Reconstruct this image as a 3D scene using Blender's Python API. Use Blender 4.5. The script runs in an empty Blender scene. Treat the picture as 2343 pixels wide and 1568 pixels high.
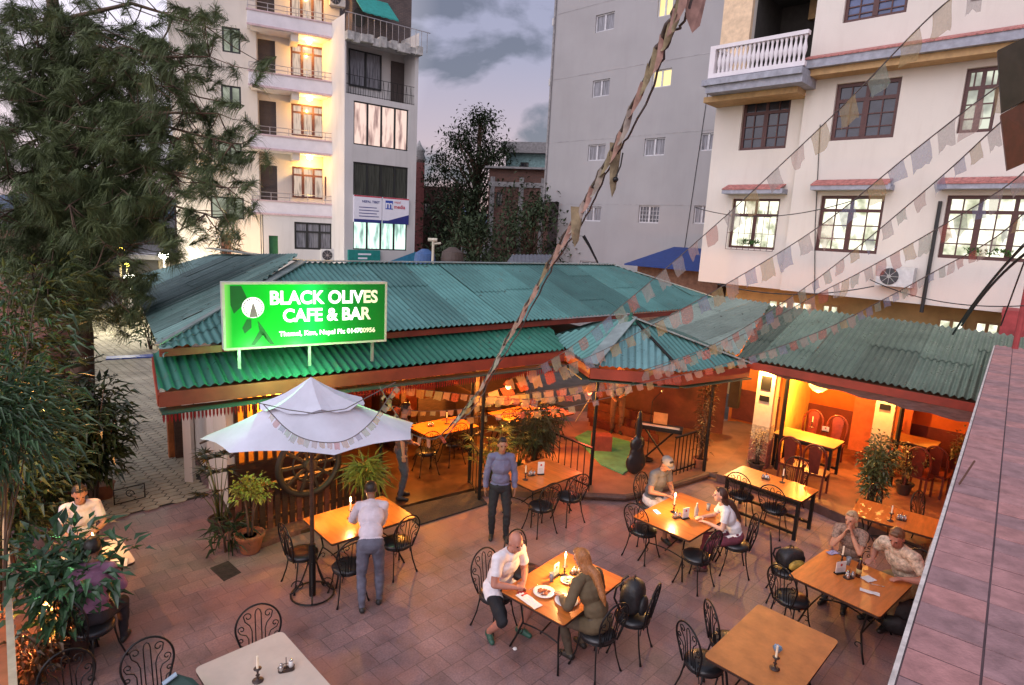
import bpy, bmesh, math, random
import numpy as np
from mathutils import Vector, Matrix, noise
random.seed(7)
R_=math.radians
sc=bpy.context.scene
COL=sc.collection
# ------------------------------------------------------------------ camera
CW,CH,CF,PITCH,ROLL,CZ=2343.,1568.,1400.,R_(10.3),R_(3.0),5.0
fw=Vector((0,math.cos(PITCH),-math.sin(PITCH)))
_r0=Vector((1,0,0)); _u0=_r0.cross(fw)
cR=_r0*math.cos(ROLL)+_u0*math.sin(ROLL); cU=_u0*math.cos(ROLL)-_r0*math.sin(ROLL)
CP=Vector((0,0,CZ))
cam=bpy.data.cameras.new('camera'); camo=bpy.data.objects.new('camera',cam); COL.objects.link(camo)
cam.sensor_width=36; cam.lens=CF/CW*36; cam.clip_end=3000; cam.clip_start=.05
m=Matrix.Identity(4)
for i in range(3):
    m[i][0]=cR[i]; m[i][1]=cU[i]; m[i][2]=-fw[i]; m[i][3]=CP[i]
camo.matrix_world=m; sc.camera=camo
def ray(u,v): return fw+cR*((u-CW/2)/CF)-cU*((v-CH/2)/CF)
def at(u,v,z):            # point of height z seen in that direction
    d=ray(u,v); return CP+d*((z-CZ)/d.z)
def aty(u,v,y):           # point at that distance north
    d=ray(u,v); return CP+d*(y/d.y)
class Plane:              # a vertical facade plane: origin, direction angle
    def __init__(s,o,deg): s.o=Vector((o[0],o[1],0)); s.a=R_(deg); s.x=Vector((math.cos(s.a),math.sin(s.a),0)); s.n=Vector((-s.x.y,s.x.x,0))
    def sz(s,u,v,dy=0):   # local (along, height) of a seen point on the plane moved dy inward
        d=ray(u,v); t=((s.o+s.n*dy)-CP).dot(s.n)/d.dot(s.n); p=CP+d*t
        return (p-s.o).dot(s.x),p.z
    def rect(s,u0,v0,u1,v1,dy=0):
        a,b=s.sz(u0,v0,dy); c,d=s.sz(u1,v1,dy); return a,b,c,d
# ------------------------------------------------------------------ mesh builder
class MB:
    def __init__(s): s.v=[]; s.f=[]; s.m=[]; s.mi=0
    def add(s,vs,fs):
        o=len(s.v); s.v+= [tuple(p) for p in vs]; s.f+=[tuple(o+i for i in f) for f in fs]; s.m+=[s.mi]*len(fs); return s
    def box(s,x0,y0,z0,x1,y1,z1,rz=0,piv=None):
        P=[(x0,y0,z0),(x1,y0,z0),(x1,y1,z0),(x0,y1,z0),(x0,y0,z1),(x1,y0,z1),(x1,y1,z1),(x0,y1,z1)]
        if rz:
            cx,cy=piv or ((x0+x1)/2,(y0+y1)/2); c,n=math.cos(rz),math.sin(rz)
            P=[(cx+(x-cx)*c-(y-cy)*n,cy+(x-cx)*n+(y-cy)*c,z) for x,y,z in P]
        return s.add(P,[(0,3,2,1),(4,5,6,7),(0,1,5,4),(1,2,6,5),(2,3,7,6),(3,0,4,7)])
    def bar(s,a,b,w,h=None,up=(0,0,1)):   # rectangular bar between two points
        a,b=Vector(a),Vector(b); h=h or w; d=(b-a).normalized(); up=Vector(up)
        sx=d.cross(up)
        if sx.length<1e-4: sx=d.cross(Vector((0,1,0)))
        sx.normalize(); sy=sx.cross(d); P=[]
        for p in (a,b):
            for i,j in ((-1,-1),(1,-1),(1,1),(-1,1)): P.append(p+sx*(w/2*i)+sy*(h/2*j))
        return s.add(P,[(0,3,2,1),(4,5,6,7),(0,1,5,4),(1,2,6,5),(2,3,7,6),(3,0,4,7)])
    def tube(s,pts,r,n=6,closed=False,cap=True):
        pts=[Vector(p) for p in pts]; k=len(pts); rr=r if isinstance(r,(list,tuple)) else [r]*k
        P=[];F=[]; ref=None
        for i,p in enumerate(pts):
            if closed: t=pts[(i+1)%k]-pts[i-1]
            else: t=pts[min(i+1,k-1)]-pts[max(i-1,0)]
            if t.length<1e-9: t=Vector((0,0,1))
            t.normalize()
            if ref is None: ref=t.orthogonal()
            ref=(ref-t*ref.dot(t))
            if ref.length<1e-6: ref=t.orthogonal()
            ref.normalize(); b=t.cross(ref)
            for j in range(n):
                a=2*math.pi*j/n; P.append(p+(ref*math.cos(a)+b*math.sin(a))*rr[i])
        for i in range(k if closed else k-1):
            i2=(i+1)%k
            for j in range(n): F.append((i*n+j,i*n+(j+1)%n,i2*n+(j+1)%n,i2*n+j))
        if cap and not closed:
            F.append(tuple(range(n-1,-1,-1))); F.append(tuple((k-1)*n+j for j in range(n)))
        return s.add(P,F)
    def lathe(s,prof,c=(0,0,0),n=16,sx=1,sy=1):
        P=[];F=[];k=len(prof)
        for r,z in prof:
            for j in range(n):
                a=2*math.pi*j/n; P.append((c[0]+r*sx*math.cos(a),c[1]+r*sy*math.sin(a),c[2]+z))
        for i in range(k-1):
            for j in range(n): F.append((i*n+j,i*n+(j+1)%n,(i+1)*n+(j+1)%n,(i+1)*n+j))
        F.append(tuple(range(n-1,-1,-1))); F.append(tuple((k-1)*n+j for j in range(n)))
        return s.add(P,F)
    def ell(s,c,r,n=12,mat=None):
        P=[];F=[];c=Vector(c); k=n//2+1
        for i in range(k):
            th=math.pi*i/(k-1)
            for j in range(n):
                a=2*math.pi*j/n; p=Vector((r[0]*math.sin(th)*math.cos(a),r[1]*math.sin(th)*math.sin(a),r[2]*math.cos(th)))
                if mat: p=mat@p
                P.append(c+p)
        for i in range(k-1):
            for j in range(n): F.append((i*n+j,(i+1)*n+j,(i+1)*n+(j+1)%n,i*n+(j+1)%n))
        return s.add(P,F)
    def slab(s,poly,t,up=None):           # polygon given from above, thickness t downward
        poly=[Vector(p) for p in poly]; n=len(poly); nn=up or Vector((0,0,1))
        P=poly+[p-nn*t for p in poly]
        F=[tuple(range(n)),tuple(range(2*n-1,n-1,-1))]+[(i,i+n,(i+1)%n+n,(i+1)%n) for i in range(n)]
        return s.add(P,F)
    def leaf(s,p,d,up,L,w,fold=.25,droop=.2):   # pointed folded leaf, 4 quads-ish
        d=d.normalized(); sd=d.cross(up)
        if sd.length<1e-3: sd=d.orthogonal()
        sd.normalize(); nn=sd.cross(d)
        m1=p+d*L*.4-nn*L*droop*.2; tip=p+d*L*.97-nn*L*droop
        a=p+d*L*.38+sd*w/2+nn*w*fold; b=p+d*L*.38-sd*w/2+nn*w*fold
        return s.add([p,a,tip,b,m1],[(0,4,1),(4,2,1),(0,3,4),(4,3,2)])
    def obj(s,name,mats,parent=None,world=False,smooth=False,loc=None,rz=0,auto=None):
        me=bpy.data.meshes.new(name); V=s.v
        if world and parent is not None:
            a=parent.rotation_euler[2]; c,n=math.cos(a),math.sin(a); L=parent.location
            V=[((x-L.x)*c+(y-L.y)*n,-(x-L.x)*n+(y-L.y)*c,z-L.z) for x,y,z in V]
        me.from_pydata(V,[],s.f); 
        if not isinstance(mats,(list,tuple)): mats=[mats]
        for q in mats: me.materials.append(q)
        if len(mats)>1: me.polygons.foreach_set('material_index',s.m)
        if smooth: me.polygons.foreach_set('use_smooth',[True]*len(s.f))
        me.update()
        o=bpy.data.objects.new(name,me); COL.objects.link(o)
        if parent is not None: o.parent=parent
        if loc is not None: o.location=loc
        if rz: o.rotation_euler=(0,0,rz)
        return o
def thing(name,label,cat,loc=(0,0,0),rz=0,group=None):
    o=bpy.data.objects.new(name,None); COL.objects.link(o); o.location=loc; o.rotation_euler=(0,0,rz); o.empty_display_size=.1
    return tag(o,label,cat,group)
def tag(o,label,cat,group=None,kind=None):
    o['label']=label; o['category']=cat
    if group: o['group']=group
    if kind: o['kind']=kind
    return o
def struct(o): o['kind']='structure'; return o
KIDS={}
def kids(o):
    return [c for c in COL.objects if c.parent==o]
def dup(root,loc,rz,label=None,group=None,tree=None):
    tree=tree or subtree(root)
    r=root.copy(); COL.objects.link(r); r.location=loc; r.rotation_euler=(0,0,rz)
    if label: r['label']=label
    if group: r['group']=group
    mp={root:r}
    for o in tree:
        c=o.copy(); COL.objects.link(c); c.parent=mp[o.parent]; mp[o]=c
    return r
def subtree(root):
    out=[]; fr=[root]; allo=[o for o in COL.objects if o.parent]
    while fr:
        nx=[o for o in allo if o.parent in fr]; out+=nx; fr=nx
    return out
def vox(mb,size,name):
    me=bpy.data.meshes.new('tmp'); me.from_pydata(mb.v,[],mb.f); me.update(); o=bpy.data.objects.new('tmp',me); COL.objects.link(o)
    r=o.modifiers.new('r','REMESH'); r.mode='VOXEL'; r.voxel_size=size; r.use_smooth_shade=True
    s_=o.modifiers.new('s','SMOOTH'); s_.factor=.5; s_.iterations=4
    dg=bpy.context.evaluated_depsgraph_get(); dg.update(); out=bpy.data.meshes.new_from_object(o.evaluated_get(dg)); out.name=name
    bpy.data.objects.remove(o); bpy.data.meshes.remove(me); return out
# ------------------------------------------------------------------ materials
MT={}
def nodes(name):
    m=bpy.data.materials.new(name); m.use_nodes=True; nt=m.node_tree; b=nt.nodes['Principled BSDF']; return m,nt,b
def ramp(nt,fac,stops,interp='LINEAR'):
    r=nt.nodes.new('ShaderNodeValToRGB'); r.color_ramp.interpolation=interp
    e=r.color_ramp.elements
    while len(e)<len(stops): e.new(.5)
    for q,(p,c) in zip(e,stops): q.position=p; q.color=(*c,1) if len(c)==3 else c
    nt.links.new(fac,r.inputs[0]); return r
def M(name,col,rough=.7,metal=0,var=.18,scale=6,bump=.0,bscale=60,emit=None,es=0,spec=None,trans=0,alpha=1,coord='Object',stretch=None,detail=5,two=None,twop=.5):
    if name in MT: return MT[name]
    m,nt,b=nodes(name); N=nt.nodes; L=nt.links
    tc=N.new('ShaderNodeTexCoord'); src=tc.outputs[coord]
    if stretch:
        mp=N.new('ShaderNodeMapping'); mp.inputs['Scale'].default_value=stretch; L.new(src,mp.inputs[0]); src=mp.outputs[0]
    nz=N.new('ShaderNodeTexNoise'); nz.inputs['Scale'].default_value=scale; nz.inputs['Detail'].default_value=detail; nz.inputs['Roughness'].default_value=.62; L.new(src,nz.inputs[0])
    lo=tuple(c*(1-var) for c in col); hi=tuple(min(1,c*(1+var)) for c in col)
    st=[(.3,lo),(.7,hi)]
    if two: st=[(.25,lo),(twop,hi),(min(.95,twop+.15),two)]
    r=ramp(nt,nz.outputs['Fac'],st); L.new(r.outputs[0],b.inputs['Base Color'])
    b.inputs['Roughness'].default_value=rough; b.inputs['Metallic'].default_value=metal
    if spec is not None: b.inputs['Specular IOR Level'].default_value=spec
    if bump:
        n2=N.new('ShaderNodeTexNoise'); n2.inputs['Scale'].default_value=bscale; n2.inputs['Detail'].default_value=4; L.new(src,n2.inputs[0])
        bp=N.new('ShaderNodeBump'); bp.inputs['Strength'].default_value=bump; bp.inputs['Distance'].default_value=.01; L.new(n2.outputs['Fac'],bp.inputs['Height']); L.new(bp.outputs[0],b.inputs['Normal'])
    if emit: b.inputs['Emission Color'].default_value=(*emit,1); b.inputs['Emission Strength'].default_value=es
    if trans: b.inputs['Transmission Weight'].default_value=trans
    if alpha<1: b.inputs['Alpha'].default_value=alpha
    MT[name]=m; return m
def brickmat(name,c1,c2,mort,sx,sy,ms=.01,rough=.8,var=.5,bump=.4,off=.5,rot=0,patch=None,coord='Object',swap=None,sq=None):
    m,nt,b=nodes(name); N=nt.nodes; L=nt.links
    tc=N.new('ShaderNodeTexCoord'); mp=N.new('ShaderNodeMapping'); mp.inputs['Rotation'].default_value=(0,0,rot); L.new(tc.outputs[coord],mp.inputs[0])
    src=mp.outputs[0]
    if swap:   # use x and z of the object
        sp=N.new('ShaderNodeSeparateXYZ'); cb=N.new('ShaderNodeCombineXYZ'); L.new(src,sp.inputs[0])
        ad=N.new('ShaderNodeMath'); ad.operation='ADD'; L.new(sp.outputs[0],ad.inputs[0]); L.new(sp.outputs[1],ad.inputs[1]); L.new(ad.outputs[0],cb.inputs[0]); L.new(sp.outputs[2],cb.inputs[1]); src=cb.outputs[0]
    br=N.new('ShaderNodeTexBrick'); br.inputs['Scale'].default_value=1; br.inputs['Brick Width'].default_value=sx; br.inputs['Row Height'].default_value=sy; br.inputs['Mortar Size'].default_value=ms; br.inputs['Mortar Smooth'].default_value=.3
    br.offset=off; br.inputs['Color1'].default_value=(*c1,1); br.inputs['Color2'].default_value=(*c2,1); br.inputs['Mortar'].default_value=(*mort,1); L.new(src,br.inputs[0])
    nz=N.new('ShaderNodeTexNoise'); nz.inputs['Scale'].default_value=1.3; nz.inputs['Detail'].default_value=6; nz.inputs['Roughness'].default_value=.65; L.new(src,nz.inputs[0])
    r=ramp(nt,nz.outputs['Fac'],[(.3,(1-var,)*3),(.7,(1,1,1))])
    mx=N.new('ShaderNodeMix'); mx.data_type='RGBA'; mx.blend_type='MULTIPLY'; mx.inputs[0].default_value=1; L.new(br.outputs[0],mx.inputs[6]); L.new(r.outputs[0],mx.inputs[7])
    n3=N.new('ShaderNodeTexNoise'); n3.inputs['Scale'].default_value=45; n3.inputs['Detail'].default_value=3; L.new(src,n3.inputs[0])
    r3=ramp(nt,n3.outputs['Fac'],[(.3,(.75,)*3),(.7,(1.1,)*3)])
    m3=N.new('ShaderNodeMix'); m3.data_type='RGBA'; m3.blend_type='MULTIPLY'; m3.inputs[0].default_value=1; L.new(mx.outputs[2],m3.inputs[6]); L.new(r3.outputs[0],m3.inputs[7])
    out=m3.outputs[2]
    if patch:
        n4=N.new('ShaderNodeTexNoise'); n4.inputs['Scale'].default_value=.55; n4.inputs['Detail'].default_value=3; L.new(src,n4.inputs[0])
        r4=ramp(nt,n4.outputs['Fac'],[(.5,(0,0,0)),(.6,(1,1,1))]); m4=N.new('ShaderNodeMix'); m4.data_type='RGBA'; m4.inputs[7].default_value=(*patch,1); L.new(m3.outputs[2],m4.inputs[6])
        ml=N.new('ShaderNodeMath'); ml.operation='MULTIPLY'; ml.inputs[1].default_value=.55; L.new(r4.outputs[0],ml.inputs[0]); L.new(ml.outputs[0],m4.inputs[0]); out=m4.outputs[2]
    L.new(out,b.inputs['Base Color'])
    rr=ramp(nt,nz.outputs['Fac'],[(.3,(max(.1,rough-.25),)*3),(.7,(rough,)*3)]); L.new(rr.outputs[0],b.inputs['Roughness'])
    bp=N.new('ShaderNodeBump'); bp.inputs['Strength'].default_value=bump; bp.inputs['Distance'].default_value=.01
    ms_=N.new('ShaderNodeMath'); ms_.operation='SUBTRACT'; ms_.inputs[0].default_value=1; L.new(br.outputs['Fac'],ms_.inputs[1])
    m5=N.new('ShaderNodeMath'); m5.operation='MULTIPLY_ADD'; m5.inputs[1].default_value=.35; L.new(n3.outputs['Fac'],m5.inputs[0]); L.new(ms_.outputs[0],m5.inputs[2])
    L.new(m5.outputs[0],bp.inputs['Height']); L.new(bp.outputs[0],b.inputs['Normal'])
    MT[name]=m; return m
def roofmat(name,col,rust=(.16,.13,.10),metal=.25,rough=.38,shade=.3,mixw=.6):
    m,nt,b=nodes(name); N=nt.nodes; L=nt.links
    tc=N.new('ShaderNodeTexCoord'); at_=N.new('ShaderNodeAttribute'); at_.attribute_name='sheet'
    nz=N.new('ShaderNodeTexNoise'); nz.inputs['Scale'].default_value=.9; nz.inputs['Detail'].default_value=7; nz.inputs['Roughness'].default_value=.7; L.new(tc.outputs['Object'],nz.inputs[0])
    r=ramp(nt,nz.outputs['Fac'],[(.3,tuple(c*.72 for c in col)),(.52,col),(.75,tuple(min(1,c*1.25+.02) for c in col))])
    r2=ramp(nt,at_.outputs['Fac'],[(0,(1-shade,)*3),(1,(1+shade*.6,)*3)])
    mx=N.new('ShaderNodeMix'); mx.data_type='RGBA'; mx.blend_type='MULTIPLY'; mx.inputs[0].default_value=1; L.new(r.outputs[0],mx.inputs[6]); L.new(r2.outputs[0],mx.inputs[7])
    n2=N.new('ShaderNodeTexNoise'); n2.inputs['Scale'].default_value=4; n2.inputs['Detail'].default_value=8; n2.inputs['Roughness'].default_value=.75; L.new(tc.outputs['Object'],n2.inputs[0])
    r3=ramp(nt,n2.outputs['Fac'],[(.58,(0,0,0)),(.72,(mixw,)*3)])
    m2=N.new('ShaderNodeMix'); m2.data_type='RGBA'; m2.inputs[7].default_value=(*rust,1); L.new(r3.outputs[0],m2.inputs[0]); L.new(mx.outputs[2],m2.inputs[6])
    n5=N.new('ShaderNodeTexNoise'); n5.inputs['Scale'].default_value=9; n5.inputs['Detail'].default_value=5; L.new(tc.outputs['Object'],n5.inputs[0])
    r5=ramp(nt,n5.outputs['Fac'],[(.66,(0,0,0)),(.72,(.8,)*3)]); m6=N.new('ShaderNodeMix'); m6.data_type='RGBA'; m6.inputs[7].default_value=(.045,.04,.03,1); L.new(r5.outputs[0],m6.inputs[0]); L.new(m2.outputs[2],m6.inputs[6])
    L.new(m6.outputs[2],b.inputs['Base Color']); b.inputs['Metallic'].default_value=metal
    r4=ramp(nt,n2.outputs['Fac'],[(.35,(rough-.1,)*3),(.7,(rough+.25,)*3)]); L.new(r4.outputs[0],b.inputs['Roughness'])
    MT[name]=m; return m
def litmat(name,col,es,dark=(.3,.3,.3),scale=2.2,lo=.25,stretch=(1,1,1)):   # a lit room seen through a window
    m,nt,b=nodes(name); N=nt.nodes; L=nt.links
    tc=N.new('ShaderNodeTexCoord'); mp=N.new('ShaderNodeMapping'); mp.inputs['Scale'].default_value=stretch; L.new(tc.outputs['Object'],mp.inputs[0])
    v=N.new('ShaderNodeTexNoise'); v.inputs['Scale'].default_value=scale; v.inputs['Detail'].default_value=3; L.new(mp.outputs[0],v.inputs[0])
    r=ramp(nt,v.outputs['Fac'],[(.30,tuple(a*lo+c*.15 for a,c in zip(dark,col))),(.42,tuple(a*.5+c*.5 for a,c in zip(dark,col))),(.52,col),(1,tuple(min(1,c*1.1) for c in col))])
    b.inputs['Base Color'].default_value=(.05,.05,.05,1); L.new(r.outputs[0],b.inputs['Emission Color']); b.inputs['Emission Strength'].default_value=es
    b.inputs['Roughness'].default_value=.15
    MT[name]=m; return m
def stripwall(name,col,stain=(.25,.23,.2),amt=.35,rough=.85,bump=.15):     # rendered wall with vertical rain streaks
    m,nt,b=nodes(name); N=nt.nodes; L=nt.links
    tc=N.new('ShaderNodeTexCoord'); mp=N.new('ShaderNodeMapping'); mp.inputs['Scale'].default_value=(1.6,1.6,.22); L.new(tc.outputs['Object'],mp.inputs[0])
    nz=N.new('ShaderNodeTexNoise'); nz.inputs['Scale'].default_value=1.6; nz.inputs['Detail'].default_value=8; nz.inputs['Roughness'].default_value=.7; L.new(mp.outputs[0],nz.inputs[0])
    n2=N.new('ShaderNodeTexNoise'); n2.inputs['Scale'].default_value=.5; n2.inputs['Detail'].default_value=4; L.new(tc.outputs['Object'],n2.inputs[0])
    r2=ramp(nt,n2.outputs['Fac'],[(.3,tuple(c*.86 for c in col)),(.7,col)])
    r=ramp(nt,nz.outputs['Fac'],[(.5,(0,0,0)),(.8,(amt,)*3)])
    mx=N.new('ShaderNodeMix'); mx.data_type='RGBA'; mx.inputs[7].default_value=(*stain,1); L.new(r.outputs[0],mx.inputs[0]); L.new(r2.outputs[0],mx.inputs[6])
    L.new(mx.outputs[2],b.inputs['Base Color']); b.inputs['Roughness'].default_value=rough
    n3=N.new('ShaderNodeTexNoise'); n3.inputs['Scale'].default_value=25; n3.inputs['Detail'].default_value=5; L.new(tc.outputs['Object'],n3.inputs[0])
    bp=N.new('ShaderNodeBump'); bp.inputs['Strength'].default_value=bump; bp.inputs['Distance'].default_value=.02; L.new(n3.outputs['Fac'],bp.inputs['Height']); L.new(bp.outputs[0],b.inputs['Normal'])
    MT[name]=m; return m
# ------------------------------------------------------------------ corrugated sheet roofing
def corr(mb,poly,period=.12,amp=.014,sheetw=.84,lap=0,tint=None,jig=.004,seed=1):
    """sheets on the plane of poly (first two points = the eave, left to right); ribs run up the slope"""
    rnd=random.Random(seed); P=[Vector(p) for p in poly]
    n=Vector((0,0,0)); k=len(P)
    for i in range(k): n+=P[i].cross(P[(i+1)%k])
    n.normalize()
    if n.z<0: n=-n
    c=sum(P,Vector())/k; e=(P[1]-P[0]); e=(e-n*e.dot(n)).normalized(); s=n.cross(e)
    if s.z<0: s=-s
    Q=[((p-c).dot(e),(p-c).dot(s)) for p in P]
    def span(a):
        bs=[]
        for i in range(k):
            (a0,b0),(a1,b1)=Q[i],Q[(i+1)%k]
            if (a0-a)*(a1-a)<=0 and abs(a1-a0)>1e-9: bs.append(b0+(b1-b0)*(a-a0)/(a1-a0))
        return (min(bs),max(bs)) if len(bs)>1 else None
    amin=min(q[0] for q in Q)+1e-4; amax=max(q[0] for q in Q)-1e-4
    ns=max(1,round((amax-amin)/sheetw)); w=(amax-amin)/ns; per=max(6,round(w/period)*6)
    for si in range(ns):
        a0=amin+w*si; off=(si%2)*.006+rnd.uniform(0,jig); tn=rnd.random()
        laps=[]
        if lap: 
            laps=[rnd.uniform(.25,.75)] if rnd.random()<lap else []
        segs=[(0,(laps[0]+.04) if laps else 1,0)]+([(laps[0],1,.012)] if laps else [])
        for lo,hi,dz in segs:
            t2=min(1,max(0,tn+rnd.uniform(-.25,.25)*(1 if dz else 0)))
            vs=[];fs=[]; cnt=0
            for j in range(per+1):
                a=min(a0+(w+.02)*j/per,amax); sp=span(a)
                if not sp: continue
                b0=sp[0]+(sp[1]-sp[0])*lo; b1=sp[0]+(sp[1]-sp[0])*hi
                jj=rnd.uniform(-.0,.0)
                o=amp*math.sin(2*math.pi*(a-amin)/period)+off+dz
                vs+= [c+e*a+s*b0+n*o, c+e*a+s*b1+n*o]
                if cnt: fs.append((2*cnt-2,2*cnt,2*cnt+1,2*cnt-1))
                cnt+=1
            mb.add(vs,fs)
            if tint is not None: tint+= [t2]*len(vs)
    return e,s,n
def corr_obj(name,polys,mat,parent,**kw):
    mb=MB(); tint=[]
    for i,p in enumerate(polys): corr(mb,p,tint=tint,seed=i+kw.pop('seed',3),**kw)
    o=mb.obj(name,mat,parent,world=True,smooth=True)
    a=o.data.attributes.new('sheet','FLOAT','POINT'); a.data.foreach_set('value',tint)
    return o
# ------------------------------------------------------------------ facade with openings (local x along, y inward, z up)
def facade(mb,x0,x1,z0,z1,ops,y=0,rev=.18,thick=None):
    xs=sorted({x0,x1,*[max(x0,min(x1,q)) for o in ops for q in (o[0],o[2])]}); zs=sorted({z0,z1,*[max(z0,min(z1,q)) for o in ops for q in (o[1],o[3])]})
    def hole(x,z): return any(o[0]<x<o[2] and o[1]<z<o[3] for o in ops)
    for i in range(len(xs)-1):
        for j in range(len(zs)-1):
            if xs[i+1]-xs[i]<1e-6 or zs[j+1]-zs[j]<1e-6: continue
            if not hole((xs[i]+xs[i+1])/2,(zs[j]+zs[j+1])/2):
                mb.add([(xs[i],y,zs[j]),(xs[i+1],y,zs[j]),(xs[i+1],y,zs[j+1]),(xs[i],y,zs[j+1])],[(0,1,2,3)])
    for a,b,c,d in ops:
        r=y+rev
        mb.add([(a,y,b),(c,y,b),(c,y,d),(a,y,d),(a,r,b),(c,r,b),(c,r,d),(a,r,d)],[(0,4,5,1),(1,5,6,2),(2,6,7,3),(3,7,4,0)])
def window(par,a,b,c,d,y,fm,gm,cols=2,rows=1,fw_=.06,bw=.03,trans=0,label=None,name='window',grid=None,shut=None):
    """frame (with bars) as one part, its pane as a sub-part"""
    f=MB(); t=.06
    f.box(a,y-t/2,b,c,y+t/2,b+fw_); f.box(a,y-t/2,d-fw_,c,y+t/2,d); f.box(a,y-t/2,b+fw_,a+fw_,y+t/2,d-fw_); f.box(c-fw_,y-t/2,b+fw_,c,y+t/2,d-fw_)
    top=d-fw_
    if trans:   # transom bar and upper lights
        zt=d-(d-b)*trans; f.box(a+fw_,y-t/2+.003,zt-fw_/2,c-fw_,y+t/2-.003,zt+fw_/2)
        n=cols*(2 if grid else 1)
        for i in range(1,n): 
            x=a+(c-a)*i/n; w=bw if (i%2 and grid) else fw_; f.box(x-w/2,y-t/2+.006,zt+fw_/2,x+w/2,y+t/2-.006,d-fw_)
        top=zt-fw_/2
    for i in range(1,cols):
        x=a+(c-a)*i/cols; f.box(x-fw_*.75,y-t/2-.01,b+fw_,x+fw_*.75,y+t/2-.006,top)
    if grid:
        gx,gz=grid
        for i in range(cols*gx):
            if i%gx: x=a+(c-a)*i/(cols*gx); f.box(x-bw/2,y-t/2+.009,b+fw_,x+bw/2,y+t/2-.009,top)
        for j in range(1,gz):
            z=b+(top-b)*j/gz; f.box(a+fw_,y-t/2+.012,z-bw/2,c-fw_,y+t/2-.012,z+bw/2)
    w=f.obj(name,fm,par)
    if label: w['label']=label
    p=MB(); p.box(a+fw_*.5,y+.012,b+fw_*.5,c-fw_*.5,y+.02,d-fw_*.5); p.obj('pane',gm,w)
    return w
# ------------------------------------------------------------------ sky, light
sc.view_settings.view_transform='Standard'; sc.view_settings.look='None'; sc.view_settings.gamma=1; sc.view_settings.exposure=.2
sc.render.engine='CYCLES'; sc.cycles.use_denoising=True; sc.cycles.max_bounces=5; sc.cycles.diffuse_bounces=3; sc.cycles.glossy_bounces=3; sc.cycles.transparent_max_bounces=10; sc.cycles.sample_clamp_indirect=4
try: sc.cycles.denoiser='OPENIMAGEDENOISE'
except Exception: pass
SUN_EL,SUN_AZ=R_(14),R_(205)      # the afterglow behind and to the left of the camera
def build_world():
    w=bpy.data.worlds.new('World'); sc.world=w; w.use_nodes=True; nt=w.node_tree; N=nt.nodes; L=nt.links
    bg=N['Background']; out=N['World Output']
    sky=N.new('ShaderNodeTexSky'); sky.sky_type='NISHITA'; sky.sun_disc=False; sky.sun_elevation=SUN_EL; sky.sun_rotation=SUN_AZ; sky.altitude=1300; sky.dust_density=3; sky.air_density=1.6
    tc=N.new('ShaderNodeTexCoord'); sp=N.new('ShaderNodeSeparateXYZ'); L.new(tc.outputs['Generated'],sp.inputs[0])
    el=ramp(nt,sp.outputs[2],[(0,(.95,.62,.62)),(.10,(.74,.57,.66)),(.26,(.48,.47,.66)),(.55,(.38,.41,.60)),(1,(.34,.40,.54))])
    # clouds
    mp=N.new('ShaderNodeMapping'); mp.inputs['Scale'].default_value=(4.2,4.2,7.5); mp.inputs['Location'].default_value=(1.35,.4,.35); L.new(tc.outputs['Generated'],mp.inputs[0])
    nz=N.new('ShaderNodeTexNoise'); nz.inputs['Scale'].default_value=1.25; nz.inputs['Detail'].default_value=7; nz.inputs['Roughness'].default_value=.52; nz.inputs['Distortion'].default_value=.25; L.new(mp.outputs[0],nz.inputs[0])
    cm=ramp(nt,nz.outputs['Fac'],[(.46,(0,0,0)),(.55,(.95,)*3)])
    mx=N.new('ShaderNodeMix'); mx.data_type='RGBA'; mx.inputs[7].default_value=(.19,.20,.29,1); L.new(cm.outputs[0],mx.inputs[0]); L.new(el.outputs[0],mx.inputs[6])
    # brighter afterglow towards the west (behind the camera and to the left)
    dt=N.new('ShaderNodeVectorMath'); dt.operation='DOT_PRODUCT'; dt.inputs[1].default_value=(-.62,-.72,.3); L.new(tc.outputs['Generated'],dt.inputs[0])
    gr=ramp(nt,dt.outputs['Value'],[(0,(0,0,0)),(1,(1,1,1))])
    d2=N.new('ShaderNodeVectorMath'); d2.operation='DOT_PRODUCT'; _d=ray(330,-40).normalized(); d2.inputs[1].default_value=tuple(_d); L.new(tc.outputs['Generated'],d2.inputs[0]); g2=ramp(nt,d2.outputs['Value'],[(.93,(0,0,0)),(.995,(1,1,1))]); a2=N.new('ShaderNodeMix'); a2.data_type='RGBA'; a2.blend_type='ADD'; a2.inputs[7].default_value=(.8,.72,.75,1); L.new(g2.outputs[0],a2.inputs[0]); L.new(mx.outputs[2],a2.inputs[6])
    gl=N.new('ShaderNodeMix'); gl.data_type='RGBA'; gl.blend_type='ADD'; gl.inputs[7].default_value=(1.75,1.6,1.78,1); L.new(gr.outputs[0],gl.inputs[0]); L.new(a2.outputs[2],gl.inputs[6])
    ns=N.new('ShaderNodeMix'); ns.data_type='RGBA'; ns.blend_type='ADD'; ns.inputs[0].default_value=.02; L.new(gl.outputs[2],ns.inputs[6]); L.new(sky.outputs[0],ns.inputs[7])
    L.new(ns.outputs[2],bg.inputs[0]); bg.inputs[1].default_value=.68
build_world()
def lamp(name,kind,loc,power,col,size=.1,parent=None,**kw):
    l=bpy.data.lights.new(name,kind); l.energy=power*(1.9 if kind=='POINT' else 1); l.color=col
    if kind=='POINT': l.shadow_soft_size=size
    o=bpy.data.objects.new(name,l); COL.objects.link(o); o.location=loc
    if parent is not None:
        o.location=Vector(loc)-parent.location if parent.rotation_euler[2]==0 else Matrix.Rotation(-parent.rotation_euler[2],4,'Z')@(Vector(loc)-parent.location)
        o.parent=parent
    for k,v in kw.items(): setattr(l,k,v)
    return o
s=lamp('sun','SUN',(0,0,30),.62,(.97,.92,1)); s.data.angle=R_(40)
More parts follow.
